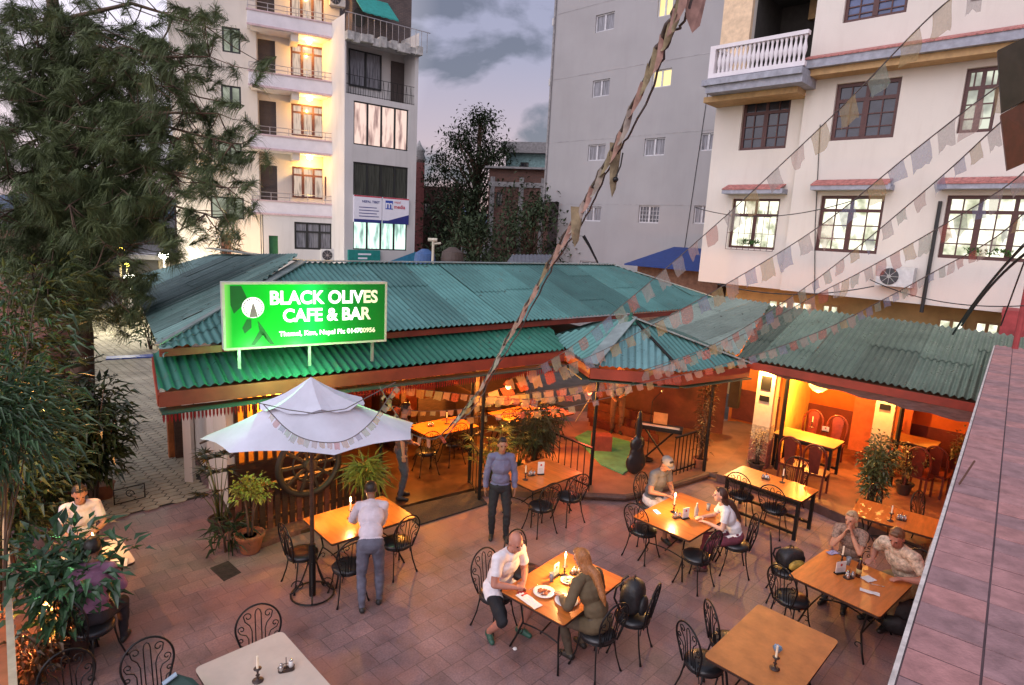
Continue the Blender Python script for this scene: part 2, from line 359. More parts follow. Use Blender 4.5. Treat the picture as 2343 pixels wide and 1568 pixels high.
az=SUN_AZ; d=Vector((math.sin(az)*math.cos(R_(38)),math.cos(az)*math.cos(R_(38)),math.sin(R_(38)))); s.rotation_euler=d.to_track_quat('Z','Y').to_euler()
ORANGE=(1,.36,.055); WARM=(1,.68,.30)
# ------------------------------------------------------------------ ground
m_ground=M('earth',(.10,.095,.09),.95,scale=1.5,var=.3)
mb=MB(); mb.add([(-900,-300,-.03),(900,-300,-.03),(900,1500,-.03),(-900,1500,-.03)],[(0,1,2,3)]); struct(mb.obj('ground',m_ground))
UA=R_(46)
m_pave=brickmat('courtyard_pavers',(.42,.265,.255),(.31,.21,.21),(.21,.145,.14),.30,.28,.006,.66,.60,.25,.5,-UA,patch=(.36,.17,.13))
mb=MB(); mb.add([(-14,-6,0),(14,-6,0),(14,17,0),(-14,17,0)],[(0,1,2,3)]); struct(mb.obj('courtyard_paving',m_pave))
# lane of elongated hexagonal pavers
def lane():
    A,B,C,D=[at(*q,0) for q in ((472,1136),(200,1200),(190,708),(338,704))]
    base=MB(); base.add([p+Vector((0,0,.006)) for p in (A,B,C,D)],[(0,1,2,3)])
    struct(base.obj('lane_bed',M('lane_joint',(.035,.033,.03),.95)))
    hx=MB(); e=Vector((math.cos(UA),math.sin(UA),0)); n=Vector((-e.y,e.x,0)); L,Wd=.29,.17
    P=[A,B,C,D]
    def inside(p):
        s=0
        for i in range(4):
            a,b=P[i],P[(i+1)%4]; c=(b-a).x*(p-a).y-(b-a).y*(p-a).x
            if c>0: s+=1
        return s in (0,4)
    A0=A-e*6
    for j in range(0,230):
        for i in range(-10,70):
            p=A0+e*(i*L*.77)+n*((j-20+.5*(i%2))*Wd)
            if not inside(p): continue
            hz=.014+random.uniform(0,.004); g=.013; hl,hw=L/2-g,Wd/2-g*.8; q=L*.27-g*.5
            t=[p+e*a+n*b for a,b in ((-hl,0),(-q,-hw),(q,-hw),(hl,0),(q,hw),(-q,hw))]
            hx.add([v+Vector((0,0,hz)) for v in t]+[v+Vector((0,0,.007)) for v in t],[(0,1,2,3,4,5)]+[(k,k+6,(k+1)%6+6,(k+1)%6) for k in range(6)])
    struct(hx.obj('lane_pavers',M('hex_paver',(.36,.33,.245),.85,scale=1.1,var=.35,bump=.3,bscale=90)))
    mb=MB(); a,b=at(243,822,0),at(362,816,0); mb.bar(a+Vector((0,0,.03)),b+Vector((0,0,.03)),.45,.05)
    tag(mb.obj('speed_bump',M('blue_paint',(.03,.08,.35),.6)),'blue painted strip laid across the paved lane','speed bump')
lane()
# ------------------------------------------------------------------ facade materials
m_cream=stripwall('cream_render',(.72,.66,.58),amt=.18)
m_white=stripwall('white_render',(.74,.685,.61),stain=(.5,.42,.36),amt=.30)
m_grey=stripwall('grey_render',(.385,.375,.38),stain=(.30,.29,.29),amt=.45)
m_offw=stripwall('off_white_render',(.66,.64,.62),amt=.3)
m_band=M('white_paint',(.74,.70,.72),.7,var=.08,scale=2)
m_pinkt=M('pink_trim',(.62,.45,.46),.7)
m_brownw=M('dark_red_wood',(.085,.03,.025),.45,var=.4,scale=12,stretch=(1,1,4))
m_dframe=M('black_window_frame',(.02,.022,.022),.4)
m_wframe=M('white_aluminium',(.55,.55,.57),.4)
m_gdark=M('dark_glass',(.03,.035,.05),.08,var=.5,scale=2,spec=.7)
m_gcurt=M('curtained_glass',(.20,.20,.22),.15,var=.7,scale=5,stretch=(6,1,.3),spec=.6)
m_lwhite=litmat('lit_office_white',(1,.98,.76),1.35,(.12,.16,.05),2.8,.8)
m_lyel=litmat('lit_yellow_pane',(1,.80,.32),1.15,(.9,.6,.2),.8,.8)
m_lpink=litmat('lit_pink_room',(1,.72,.62),.9,(.25,.10,.10),1.4,.5,(3,1,.6))
m_lteal=litmat('lit_teal_room',(.72,1,.86),1.25,(.05,.18,.16),1.5,.4,(2.6,1,.6))
m_lwarmcurt=litmat('curtain_lit_warm',(.95,.75,.62),.55,(.35,.25,.22),4,.6,(4,1,.4))
m_greenglass=litmat('pale_green_blind',(.55,.60,.45),.5,(.2,.25,.15),1.5,.6)
m_rail=M('steel_rail',(.45,.42,.42),.35,.6)
m_ac=M('ac_casing',(.62,.62,.60),.5); m_black=M('black_iron',(.015,.014,.014),.42,.4,bump=.1); m_acf=M('fan_grille',(.05,.05,.055),.5)
m_bulb=M('warm_bulb',(1,.8,.5),.5,emit=(1,.72,.30),es=30)
m_bulbw=M('white_bulb',(1,1,.95),.5,emit=(1,.96,.80),es=40)
def ac_unit(loc,rz,label,w=.8,h=.55,d=.3,group=None):
    t=thing('air_conditioner',label,'air conditioner',loc,rz,group)
    mb=MB(); mb.box(-w/2,-d,0,w/2,0,h); mb.box(-w/2+.05,0,-.04,-w/2+.1,.14,.03); mb.box(w/2-.1,0,-.04,w/2-.05,.14,.03); mb.obj('casing',m_ac,t)
    f=MB(); r=h*.42; f.lathe([(r,0),(r,.02),(r*.92,.025)],n=24); f.v=[(x-w*.14,-d-z,y+h/2) for x,y,z in f.v]; g=f.obj('fan',m_acf,t)
    f=MB()
    for k in range(8):
        a=k*math.pi/4; f.bar((-w*.14,-d-.03,h/2),(-w*.14+math.cos(a)*r,-d-.03,h/2+math.sin(a)*r),.012)
    f.lathe([(r*.22,0),(r*.22,.02)],n=12); n=len(f.v)-24
    f.v[n:]=[(x-w*.14,-d-.03-z,y+h/2) for x,y,z in f.v[n:]]; f.obj('fan_guard',m_rail,g)
    return t
def text_obj(txt,size,mat,parent,loc,rot,name='lettering',off=0.0,ext=.002,align='LEFT',squash=1):
    cu=bpy.data.curves.new('txt','FONT'); cu.body=txt; cu.size=size; cu.extrude=ext; cu.offset=off; cu.align_x=align; cu.align_y='CENTER'; cu.resolution_u=4
    o=bpy.data.objects.new('txt',cu); COL.objects.link(o)
    dg=bpy.context.evaluated_depsgraph_get(); dg.update(); me=bpy.data.meshes.new_from_object(o.evaluated_get(dg)); bpy.data.objects.remove(o)
    for v in me.vertices: v.co.x*=squash
    me.materials.clear(); me.materials.append(mat); r=bpy.data.objects.new(name,me); COL.objects.link(r); r.parent=parent; r.location=loc; r.rotation_euler=rot
    return r
# ------------------------------------------------------------------ right white building
def white_building():
    F=Plane((6.0,19.7),-44); rt=thing('guesthouse','white rendered house with brown grid windows, pink tile ledges and a baluster balcony','building',F.o,F.a)
    Z=lambda u,v,dy=0:F.sz(u,v,dy)
    xl=0.0; x1=13.0
    corner=F.sz(1614,400)[0]; xl=corner
    step=F.sz(1832,300)[0]
    zb=Z(1700,655)[1]; H=13.5
    W={'w11':F.rect(1689,345,1813,213,.25),'w12':F.rect(1897,322,2066,170),'w13':F.rect(2187,307,2296,153),'w21':F.rect(1664,566,1786,455,.25),'w22':F.rect(1862,575,2026,447),'w23':F.rect(2144,588,2420,447),'w02':F.rect(1927,54,2084,-40),'w03':F.rect(2220,5,2330,-90)}
    W={k:(a,min(b,d),c,max(b,d)) for k,(a,b,c,d) in W.items()}
    # rows share sill and head heights
    for row in (('w12','w13'),('w22','w23')):
        b=sum(W[k][1] for k in row)/2; d=sum(W[k][3] for k in row)/2
        for k in row: W[k]=(W[k][0],b,W[k][2],d)
    a0=Z(1733,60)[0]; bal=Z(1730,180,.25)
    door=(Z(1722,60,.25)[0],Z(1790,150,.25)[1],step-.02,Z(1790,-40,.25)[1])
    mb=MB(); facade(mb,xl,step,zb,H,[W['w11'],W['w21'],door],y=.25); facade(mb,step,x1,zb,H,[W[k] for k in ('w12','w13','w22','w23','w02','w03')],y=0)
    mb.add([(step,0,zb),(step,.25,zb),(step,.25,H),(step,0,H)],[(0,3,2,1)])
    mb.add([(xl,.25,zb),(xl,10,zb),(xl,10,H),(xl,.25,H)],[(0,3,2,1)]); mb.add([(xl,.25,zb),(step,.25,zb),(step,0,zb),(x1,0,zb),(x1,10,zb),(xl,10,zb)],[(0,1,2,3,4,5)])
    mb.obj('wall',m_white,rt)
    g=MB(); g.box(xl+.5,1.3,-.2,x1,10,zb-.01)
    gw=g.obj('ground_floor_wall',M('ochre_wall',(.55,.38,.16),.85,var=.25,scale=1.5),rt)
    y=.25
    window(rt,*W['w11'],y+.12,m_brownw,m_gdark,cols=2,trans=.30,grid=(2,3),fw_=.085)
    window(rt,*W['w12'],.12,m_brownw,m_gdark,cols=2,trans=.30,grid=(2,3),fw_=.095)
    window(rt,*W['w13'],.12,m_brownw,litmat('half_lit_pane',(.9,.95,.75),.7,(.05,.06,.05),1.6,.4),cols=2,trans=.30,grid=(1,3),fw_=.085)
    window(rt,*W['w21'],y+.12,m_brownw,m_lwhite,cols=2,trans=.32,grid=(1,1),fw_=.07)
    window(rt,*W['w22'],.12,m_brownw,m_lwhite,cols=2,trans=.26,grid=(2,3),fw_=.085)
    window(rt,*W['w23'],.12,m_brownw,m_lwhite,cols=3,trans=.26,grid=(2,3),fw_=.085)
    window(rt,*W['w02'],.12,m_brownw,M('blue_glass',(.07,.10,.22),.1,spec=.8,scale=2,var=.5),cols=2,grid=(2,3),fw_=.085)
    window(rt,*W['w03'],.12,m_brownw,m_gdark,cols=2,grid=(2,2),fw_=.085)
    # security grille over the leftmost lower window
    a,b,c,d=W['w21']; gr=MB()
    for k in range(9): x=a+(c-a)*k/8; gr.bar((x,y-.12,b-.05),(x,y-.12,d-.35),.012)
    for z in (b-.05,b+.45,b+.95): gr.bar((a,y-.12,z),(c,y-.12,z),.014)
    gr.obj('window_grille',m_brownw,rt)
    # canopies
    def canopy(k,red,yy):
        a,b,c,d=W[k]; z=d+(.12 if red else .28); q=MB()
        q.box(a-.18,yy-.42,z,c+.18,yy,z+.14)
        cp=q.obj('window_canopy',M('grey_blue_ledge',(.33,.34,.39),.8,var=.25),rt)
        t=MB(); n=int((c-a+.36)/.11)
        if red:
            for i in range(n):
                x=a-.18+i*.11; t.slab([(x,yy-.44,z+.143),(x+.105,yy-.44,z+.143),(x+.105,yy-.02,z+.30),(x,yy-.02,z+.30)],.03)
            t.obj('red_tiles',m_rtile,cp)
        else:
            t.box(a-.1,yy-.2,z-.1,c+.1,yy,z-.003); t.obj('soffit',M('peach_trim',(.75,.55,.38),.8),cp)
    m_rtile=M('red_tile',(.42,.16,.14),.75,var=.45,scale=9)
    for k,r,yy in (('w11',0,.25),('w12',0,0),('w13',0,0),('w21',1,.25),('w22',1,0),('w23',1,0)): canopy(k,r,yy)
    # long tiled cornice on the upper floor
    zc=Z(1950,135)[1]; q=MB(); q.box(step,-.65,zc-.25,x1,0,zc-.02); c_=q.obj('cornice',MT['grey_blue_ledge'],rt)
    q=MB(); q.box(step,-.5,zc-.42,x1,-.003,zc-.253); q.obj('ochre_soffit',M('ochre_trim',(.50,.32,.15),.8),rt)
    q=MB(); n=int((x1-step)/.16)
    for i in range(n):
        x=step+i*.16; q.slab([(x,-.68,zc-.015),(x+.15,-.68,zc-.015),(x+.15,-.01,zc+.22),(x,-.01,zc+.22)],.03)
    q.obj('red_tiles',m_rtile,c_)
    # balcony
    zs=Z(1725,172,-.9)[1]; bx=Z(1626,150,-.9)[0]; ex=step+.25
    q=MB(); q.box(bx-.12,-1.12,zs-.16,ex,.25,zs); q.box(bx-.02,-1.02,zs-.36,ex,.248,zs-.163); q.box(bx+.05,-.95,zs+.002,ex-.05,.245,zs+.05)
    b_=q.obj('balcony_slab',MT['grey_blue_ledge'],rt)
    q=MB(); q.box(xl,-.6,zs-.52,step,.24,zs-.363); q.obj('ochre_soffit',MT['ochre_trim'],rt)
    q=MB(); q.box(bx,-1.0,zs+.05,ex,-.84,zs+.17); q.box(bx,-1.0,zs+.83,ex,-.82,zs+.93); q.box(bx,-1.0,zs+.17,bx+.16,-.84,zs+.83)
    q.box(bx,-.84,zs+.05,bx+.14,.2,zs+.17); q.box(bx,-.82,zs+.83,bx+.16,.2,zs+.93)
    b2=q.obj('balustrade',m_band,rt)
    prof=[(.03,0),(.045,.03),(.035,.08),(.03,.14),(.06,.26),(.065,.34),(.035,.48),(.03,.56),(.045,.62),(.045,.66)]
    n=20
    for i in range(n):
        mb=MB(); mb.lathe(prof,n=8); mb.obj('baluster',m_band,rt,loc=(bx+.28+i*(ex-.35-bx)/(n-1),-.92,zs+.17),smooth=True)
    for i in range(4):
        mb=MB(); mb.lathe(prof,n=8); mb.obj('baluster',m_band,rt,loc=(bx+.07,-.68+i*.24,zs+.17),smooth=True)
    # dark recess behind the balcony door
    q=MB(); a,b,c,d=door; q.add([(a,2.2,b),(c,2.2,b),(c,2.2,d),(a,2.2,d),(a,.43,b),(c,.43,b),(c,.43,d),(a,.43,d)],[(0,1,2,3),(0,3,7,4),(1,5,6,2),(4,5,1,0),(3,2,6,7)])
    q.obj('balcony_recess',M('dark_room',(.05,.045,.04),.9),rt)
    q=MB(); q.box(a+.9,2.0,b+1.7,a+2.0,2.15,b+2.3); q.obj('recess_panel',MT['ochre_trim'],rt)
    q=MB(); q.box(a-.9,.1,b-.02,a,.245,d+1.5); q.obj('orange_wall_return',M('peach_wall',(.74,.55,.36),.8),rt)
    # lit strip windows in the ground floor
    for u0,u1,v0,v1 in ((1712,1738,688,697),(1757,1806,690,706),(1810,1862,694,710),(1880,1921,700,716),(2143,2210,735,760),(2226,2290,741,768)):
        a,b,c,d=F.rect(u0,v1,u1,v0,1.3); window(rt,a,b-.25,c,d,1.28,MT['ochre_trim'],m_lwhite,cols=2,fw_=.05,name='strip_window')
    # brackets + pipes
    q=MB(); x,z=Z(2136,560)
    q.tube([(x,-.06,zb-.2),(x,-.06,z+1.05)],.045,8); q.obj('drain_pipe',M('black_pipe',(.02,.02,.02),.5),rt)
    q=MB(); x,z=Z(1872,300); q.tube([(Z(1866,660)[0],-.02,zb),(Z(1868,500)[0],-.02,5.6),(Z(1870,340)[0],-.02,8.3)],.012,5); q.obj('cable',MT['black_pipe'],rt)
    # plants on the sills
    for k,(x0,w_) in {'w23':(.25,.9),'w21':(.4,.5)}.items():
        a,b,c,d=W[k]; yy=.25 if k=='w21' else 0; q=MB()
        for i in range(90):
            p=Vector((a+(c-a)*(.28 if k=='w23' else .3)+random.uniform(0,w_),yy+.05+random.uniform(-.06,.05),b+.06)); dd=Vector((random.uniform(-1,1),random.uniform(-.5,.3),random.uniform(.4,2)))
            q.leaf(p+dd*.08,dd,Vector((0,0,1)),.1,.05)
        o=q.obj('windowsill_plant',M('sill_leaves',(.06,.16,.03),.5),None); o.location=rt.location; o.rotation_euler=(0,0,F.a)
        tag(o,'leafy green plant inside the wide three-part lit window of the white house' if k=='w23' else 'small green plant on the sill of the barred lit window of the white house','plant')
    p=F.o+F.x*Z(2052,650)[0]; z=Z(2052,655)[1]; u=ac_unit((p.x-F.n.x*.05,p.y-F.n.y*.05,z),F.a,'large white air conditioner on the white house wall below the lit windows',(.82),.50,.32)
    # cables sagging between the house and the wall
    k=0
    for (a,b,sg,lab) in (((1640,650,12.5),(2000,655,11.5),.18,'thin black cable sagging under the blue roof corner of the white house'),((1590,475,18),(1980,450,14.5),.35,'thin dark cable looping across the white house between two window rows'),((2343,560,7.5),(2180,765,12.2),-.1,'thick black cable running down to the lit strip windows of the white house'),((2360,570,7.5),(2200,745,12.0),-.15,'black cable bundle dropping from upper right towards the dining room roof'),((2343,600,8.5),(2290,745,9.5),0,'thin black cable beside the red wall post'),((1990,640,14),(2343,700,11.2),.2,'black cable drooping beneath the air conditioner of the white house')):
        A=aty(*a[:2],a[2]); B=aty(*b[:2],b[2]); q=MB(); q.tube([A.lerp(B,i/16)-Vector((0,0,sg*4*(i/16)*(1-i/16))) for i in range(17)],.02 if 'thick' in lab or 'bundle' in lab else .011,5)
        tag(q.obj('cable',MT['black_pipe']),lab,'cable')
white_building()
# ------------------------------------------------------------------ tall grey building in the middle
def grey_building():
    F=Plane((5.8,29),-44); rt=thing('apartment_block','tall plain grey apartment block with small white framed windows','building',F.o,F.a)
    z1=F.sz(1262,462)[1]; xl=F.sz(1252,300)[0]; xb=F.sz(1275,530)[0]
    wins=[((1361,76,1407,25),0),((1503,41,1542,-15),2),((1354,224,1396,179),0),((1490,203,1538,155),1),((1344,369,1386,329),0),((1472,358,1523,314),0),((1600,346,1640,303),0),((1337,506,1376,473),0),((1459,510,1510,471),3),((1585,512,1625,470),0),((1327,607,1368,600),0)]
    R=[]
    for (u0,v0,u1,v1),k in wins:
        a,b,c,d=F.rect(u0,v0,u1,v1); R.append((a,b,c,d,k))
    mb=MB(); facade(mb,xl,14,z1,21,[r[:4] for r in R if r[1]>z1],y=0); facade(mb,xb,14,0,z1,[r[:4] for r in R if r[1]<=z1],y=.0)
    mb.add([(xl,0,z1),(xl,9,z1),(xl,9,21),(xl,0,21)],[(0,3,2,1)]); mb.add([(xb,0,0),(xb,9,0),(xb,9,z1),(xb,0,z1)],[(0,3,2,1)]); mb.add([(xl,0,z1),(xb,0,z1),(xb,9,z1),(xl,9,z1)],[(0,3,2,1)])
    mb.obj('wall',m_grey,rt)
    for a,b,c,d,k in R:
        window(rt,a,b,c,d,.10,m_wframe,{0:m_gcurt,1:m_lyel,2:m_lyel,3:m_gdark}[k],cols=2,fw_=.055,grid=(3,4) if k==3 else None,bw=.02)
    for zf in (3.4,6.5,9.6,12.7,15.8):
        q=MB(); q.box(xl if zf>z1 else xb,-.008,zf,14,-.002,zf+.03); q.obj('floor_line',M('grey_band',(.34,.33,.335),.9,var=.3,scale=2),rt)
    for x_ in (xl+.12,):
        q=MB(); q.tube([(x_,-.07,.5),(x_,-.07,20.5)],.055,7); q.obj('drain_pipe',M('old_pipe',(.27,.26,.26),.7,var=.3),rt)
    for u,v in ((1262,48),(1258,186)):
        a,z=F.sz(u,v); q=MB(); q.box(xl-.28,.2,z-.15,xl-.003,1.2,z+.2); q.obj('ledge',m_offw,rt)
    q=MB(); x=F.sz(1600,300)[0]; q.tube([(F.sz(1562,600)[0],-.02,F.sz(1562,600)[1]),(F.sz(1632,130)[0],-.02,F.sz(1632,130)[1])],.015,5); q.obj('cable',MT['black_pipe'],rt)
grey_building()
# ------------------------------------------------------------------ left hotel with balconies
def hotel():
    F=Plane(aty(680,500,31)[:2],25); rt=thing('balcony_building','tall cream building with five lit balconies and wooden shutters','building',F.o,F.a)
    S=lambda u,v,dy=0:F.sz(u,v,dy)
    xl=S(572,300)[0]; xr=S(786,300)[0]; D=1.25
    zf=[S(680,v)[1] for v in (492,346,207,72)]  # underside of each parapet
    zf.append(zf[-1]+(zf[-1]-zf[-2])); zf.append(zf[-1]+(zf[1]-zf[0]))
    # back wall with openings repeated per floor
    dr=F.rect(597,444,634,380,D); wn=F.rect(669,452,742,387,D)
    fl=zf[1]-zf[0]; ops=[]
    for k,z in enumerate(zf[:5]):
        dz=z-zf[0]; ops.append((dr[0],zf[0]+dz+.2,dr[2],dr[3]+dz)); ops.append((wn[0],wn[1]+dz,wn[2],wn[3]+dz))
    gwin=F.rect(674,570,760,512,0); gd=F.rect(616,590,636,540,0)
    mb=MB(); facade(mb,xl,xr,zf[0]-.02,zf[-1]+3,ops,y=D); mb.obj('wall',m_cream,rt)
    mb=MB(); facade(mb,xl+.5,xr,-.2,zf[0]-.0,[gwin,gd],y=.0)
    mb.add([(xl+.5,0,-.2),(xl+.5,0,zf[0]),(xl+.5,6,zf[0]),(xl+.5,6,-.2)],[(0,1,2,3)]); mb.obj('ground_floor_wall',m_offw,rt)
    window(rt,*gwin,.1,m_dframe,m_gcurt,cols=3,trans=.35,fw_=.09)
    q=MB(); q.box(gd[0],.08,gd[1],gd[2],.14,gd[3]); q.obj('green_door',M('green_paint',(.02,.12,.04),.6),rt)
    for k,z in enumerate(zf[:5]):
        dz=z-zf[0]
        a,b,c,d=(dr[0],zf[0]+dz+.2,dr[2],dr[3]+dz)
        q=MB(); q.box(a,D+.08,b,c,D+.14,d); [q.box(a+.06,D+.06,b+(d-b)*t,c-.06,D+.078,b+(d-b)*t+.05) for t in (.1,.3,.5,.7,.9)]; q.obj('balcony_door',M('dark_shutter',(.06,.045,.04),.6),rt)
        w=window(rt,wn[0],wn[1]+dz,wn[2],wn[3]+dz,D+.08,m_brownw,m_lwarmcurt,cols=3,trans=.26,fw_=.09)
        if k==0:
            for s_,x in ((-1,wn[0]),(1,wn[2])):
                q=MB(); q.box(x-.02,D-.5,wn[1],x+.02,D,wn[1]+(wn[3]-wn[1])*.74); q.obj('open_shutter',m_brownw,w)
        # parapet and slab
        q=MB(); q.box(xl,0,z,xr,.12,z+.58); q.box(xl,.12,z,xl+.12,D,z+.58); q.box(xl+.12,.12,z-.08,xr,D-.003,z+.12); q.obj('parapet',m_band,rt)
        q=MB(); q.box(xl-.04,-.05,z+.583,xr,.14,z+.64); q.box(xl-.04,-.04,z-.07,xr,-.003,z+.02); q.obj('parapet_trim',m_pinkt,rt)
        q=MB()
        for h in (.80,1.0): q.tube([(xr,.05,z+h),(xl+.03,.05,z+h),(xl+.03,D,z+h)],.018,5)
        for i in range(6): x=xl+.03+(xr-xl-.06)*i/5; q.tube([(x,.05,z+.6),(x,.05,z+1.0)],.016,5)
        q.obj('railing',m_rail,rt)
        q=MB(); q.box(xl+1.9,.15,z-.42,xl+2.25,D-.01,z-.083); q.obj('beam',m_cream,rt)
        if k: 
            t=MB(); zz=z-.18; xx=S(708,230,.7)[0]; t.lathe([(.04,.1),(.12,.06),(.14,0),(.1,-.07),(.02,-.1)],c=(xx,.75,zz),n=12); lt=t.obj('ceiling_lamp',m_bulb,rt,smooth=True)
            lamp('balcony_light','POINT',F.o+F.x*xx+F.n*.75+Vector((0,0,zz-.42)),46,(1,.50,.09),.03)
        if k<5:
            px=F.o+F.x*(S(770,400,D)[0])+F.n*(D-.05); ac_unit((px.x,px.y,z+1.75+ (0 if k else -.0)),F.a,['white air conditioner beside the open-shuttered window, lowest balcony','white air conditioner on the second lit balcony from the bottom','white air conditioner on the third lit balcony from the bottom','white air conditioner on the fourth lit balcony from the bottom','white air conditioner high on the top balcony'][k],.75,.6,.3,'air conditioners on the balconies')
    p=F.o+F.x*S(752,590)[0]; ac_unit((p.x,p.y,S(752,597)[1]),F.a,'white air conditioner at the foot of the balcony building',.8,.6,.3)
    # set back wing on the left, with dark framed windows
    D2=.9; x0=S(395,300,D2)[0]; x1=xl
    ws=[F.rect(509,118,549,66,D2),F.rect(507,244,551,199,D2),F.rect(500,373,553,328,D2),F.rect(483,499,558,453,D2)]
    mb=MB(); facade(mb,x0,x1+.4,-.2,zf[-1]+1,ws,y=D2); mb.add([(x0,D2,-.2),(x0,8,-.2),(x0,8,zf[-1]+1),(x0,D2,zf[-1]+1)],[(0,1,2,3)]); mb.add([(x1+.45,D2,zf[0]),(x1+.45,D2,-.2),(x1+.45,0.02,-.2),(x1+.45,.02,zf[0])],[(0,1,2,3)]); mb.obj('side_wall',m_cream,rt)
    for w in ws: window(rt,*w,D2+.08,m_dframe,m_greenglass,cols=2,fw_=.08)
    q=MB(); xx,zz=S(508,560,D2); q.box(xx-.03,D2-.03,zz-.5,xx+.4,D2-.003,zz+.5); q.obj('brown_door',m_brownw,rt)
    lamp('courtyard_lamp','POINT',F.o+F.x*(S(540,560,0)[0])+F.n*-.6+Vector((0,0,3.6)),30,(1,.46,.07),.03)
    lamp('courtyard_lamp','POINT',F.o+F.x*(S(455,430,0)[0])+F.n*-.4+Vector((0,0,7.6)),16,(1,.55,.12),.03)
hotel()
def office():
    F=Plane(aty(870,500,31.5)[:2],37); rt=thing('office_block','narrow pale office block with wide dark windows, two signboards and a brick roof room','building',F.o,F.a)
    xl=F.sz(788,400)[0]; xr=F.sz(952,400)[0]
    W=[F.rect(809,330,935,252),F.rect(808,452,934,384),F.rect(808,571,932,507)]
    W=[(a,(b),c,(d)) for a,b,c,d in W]; op=F.rect(792,213,951,115)
    top=F.sz(870,98)[1]
    mb=MB(); facade(mb,xl,xr,-.2,top,W+[op],y=0,rev=.15); mb.add([(xr,0,-.2),(xr,8,-.2),(xr,8,top+.9),(xr,0,top+.9)],[(0,1,2,3)]); mb.add([(xl,0,-.2),(xl,8,-.2),(xl,8,top+.9),(xl,0,top+.9)],[(0,3,2,1)])
    mb.add([(xl,0,top),(xr,0,top),(xr,8,top),(xl,8,top)],[(0,1,2,3)]); mb.obj('wall',m_offw,rt)
    for w,g in zip(W,(m_lpink,M('dark_curtained',(.045,.05,.04),.2,var=.7,scale=4,stretch=(6,1,.3)),m_lteal)): window(rt,*w,.08,m_dframe,g,cols=4,fw_=.06,bw=.03)
    # loggia
    a,b,c,d=op; q=MB(); q.add([(a,1.3,b),(c,1.3,b),(c,1.3,d),(a,1.3,d),(a,.15,b),(c,.15,b),(c,.15,d),(a,.15,d)],[(0,1,2,3),(0,3,7,4),(1,5,6,2),(4,5,1,0),(3,2,6,7)]); q.obj('loggia_wall',m_offw,rt)
    e=F.rect(799,195,874,127,1.2); window(rt,*e,1.25,m_dframe,m_gcurt,cols=2,fw_=.06)
    e=F.rect(895,225,931,147,1.2); q=MB(); q.box(e[0],1.2,b,e[2],1.28,e[3]); q.obj('loggia_door',MT['dark_shutter'],rt)
    q=MB()
    for i in range(30): x=a+(c-a)*i/29; q.bar((x,.05,b),(x+(.06 if i%2 else -.06),.05,b+.85),.014)
    for z in (.05,.45,.87): q.bar((a,.05,b+z),(c,.05,b+z),.022)
    q.obj('railing',m_black,rt)
    # broken parapet with scalloped edge
    q=MB(); n=12
    for i in range(n):
        x=xl+(xr-xl)*i/n; q.box(x,-.35+.1*math.sin(i*2.1),top-.25-.05*math.sin(i*1.7),x+(xr-xl)/n+.0,0-.003,top+.12+.06*math.sin(i*2.9))
    q.obj('parapet',M('weathered_render',(.42,.41,.39),.9,var=.4,scale=4),rt)
    q=MB(); x0=F.sz(845,60,2)[0]; x1=F.sz(941,60,2)[0]
    q.box(x0-.9,2.0,top,x1,6,top+5); br=q.obj('brick_roof_room',brickmat('weathered_brick',(.22,.16,.14),(.17,.13,.12),(.12,.10,.10),.24,.08,.01,.9,.5,.3,swap=1),rt)
    q=MB(); ar=F.rect(808,76,838,3,1.9); q.lathe([((ar[2]-ar[0])/2,0),((ar[2]-ar[0])/2,.04)],n=24,sy=1.3); q.v=[((ar[0]+ar[2])/2+x,1.96-z*0+z,(ar[1]+ar[3])/2+y) for x,y,z in q.v]; q.obj('arched_opening',MT['dark_room'],br)
    q=MB(); aw=F.rect(823,42,905,12,1.0)
    for i in range(10):
        x=aw[0]+(aw[2]-aw[0])*i/10; q.slab([(x,.6,aw[1]+.25),(x+(aw[2]-aw[0])/10,.6,aw[1]+.25-.0),(x+(aw[2]-aw[0])/10,1.9,aw[3]+.3),(x,1.9,aw[3]+.3)],.05+.02*(i%2))
    q.obj('teal_awning',M('teal_canvas',(.03,.30,.26),.7),rt)
    q=MB()
    for i in range(14): x=xl+.15+(x1-xl)*i/14; q.bar((x,-.1,top),(x,-.1,top+.95),.02)
    q.bar((xl,-.1,top+.97),(x1,-.1,top+.97),.03); q.obj('roof_railing',m_rail,rt)
    # signboards
    sb=F.rect(808,508,934,456); mid=(sb[0]+sb[2])/2
    mw=M('sign_white',(.70,.68,.74),.5,var=.05,emit=(.7,.68,.8),es=.12); mn=M('sign_navy',(.03,.04,.22),.5); mr=M('sign_red',(.55,.05,.08),.5)
    for i,(x0,x1) in enumerate(((sb[0],mid-.03),(mid+.03,sb[2]))):
        q=MB(); q.box(x0,-.1,sb[1],x1,-.003,sb[3]); s_=q.obj('signboard',mw,rt)
        h=sb[3]-sb[1]; w=x1-x0; q=MB(); q.box(x0+.002,-.105,sb[1],x1-.002,-.101,sb[1]+h*.12)
        if i: q.add([(x0+w*.2,-.106,sb[1]+h*.12),(x1,-.106,sb[1]+h*.12),(x1,-.106,sb[1]+h*.38)],[(0,1,2)])
        q.obj('navy_band',mn,s_)
        q=MB(); q.box(x0+.002,-.104,sb[3]-h*.05,x1-.002,-.101,sb[3]-.003); q.obj('red_band',mr,s_)
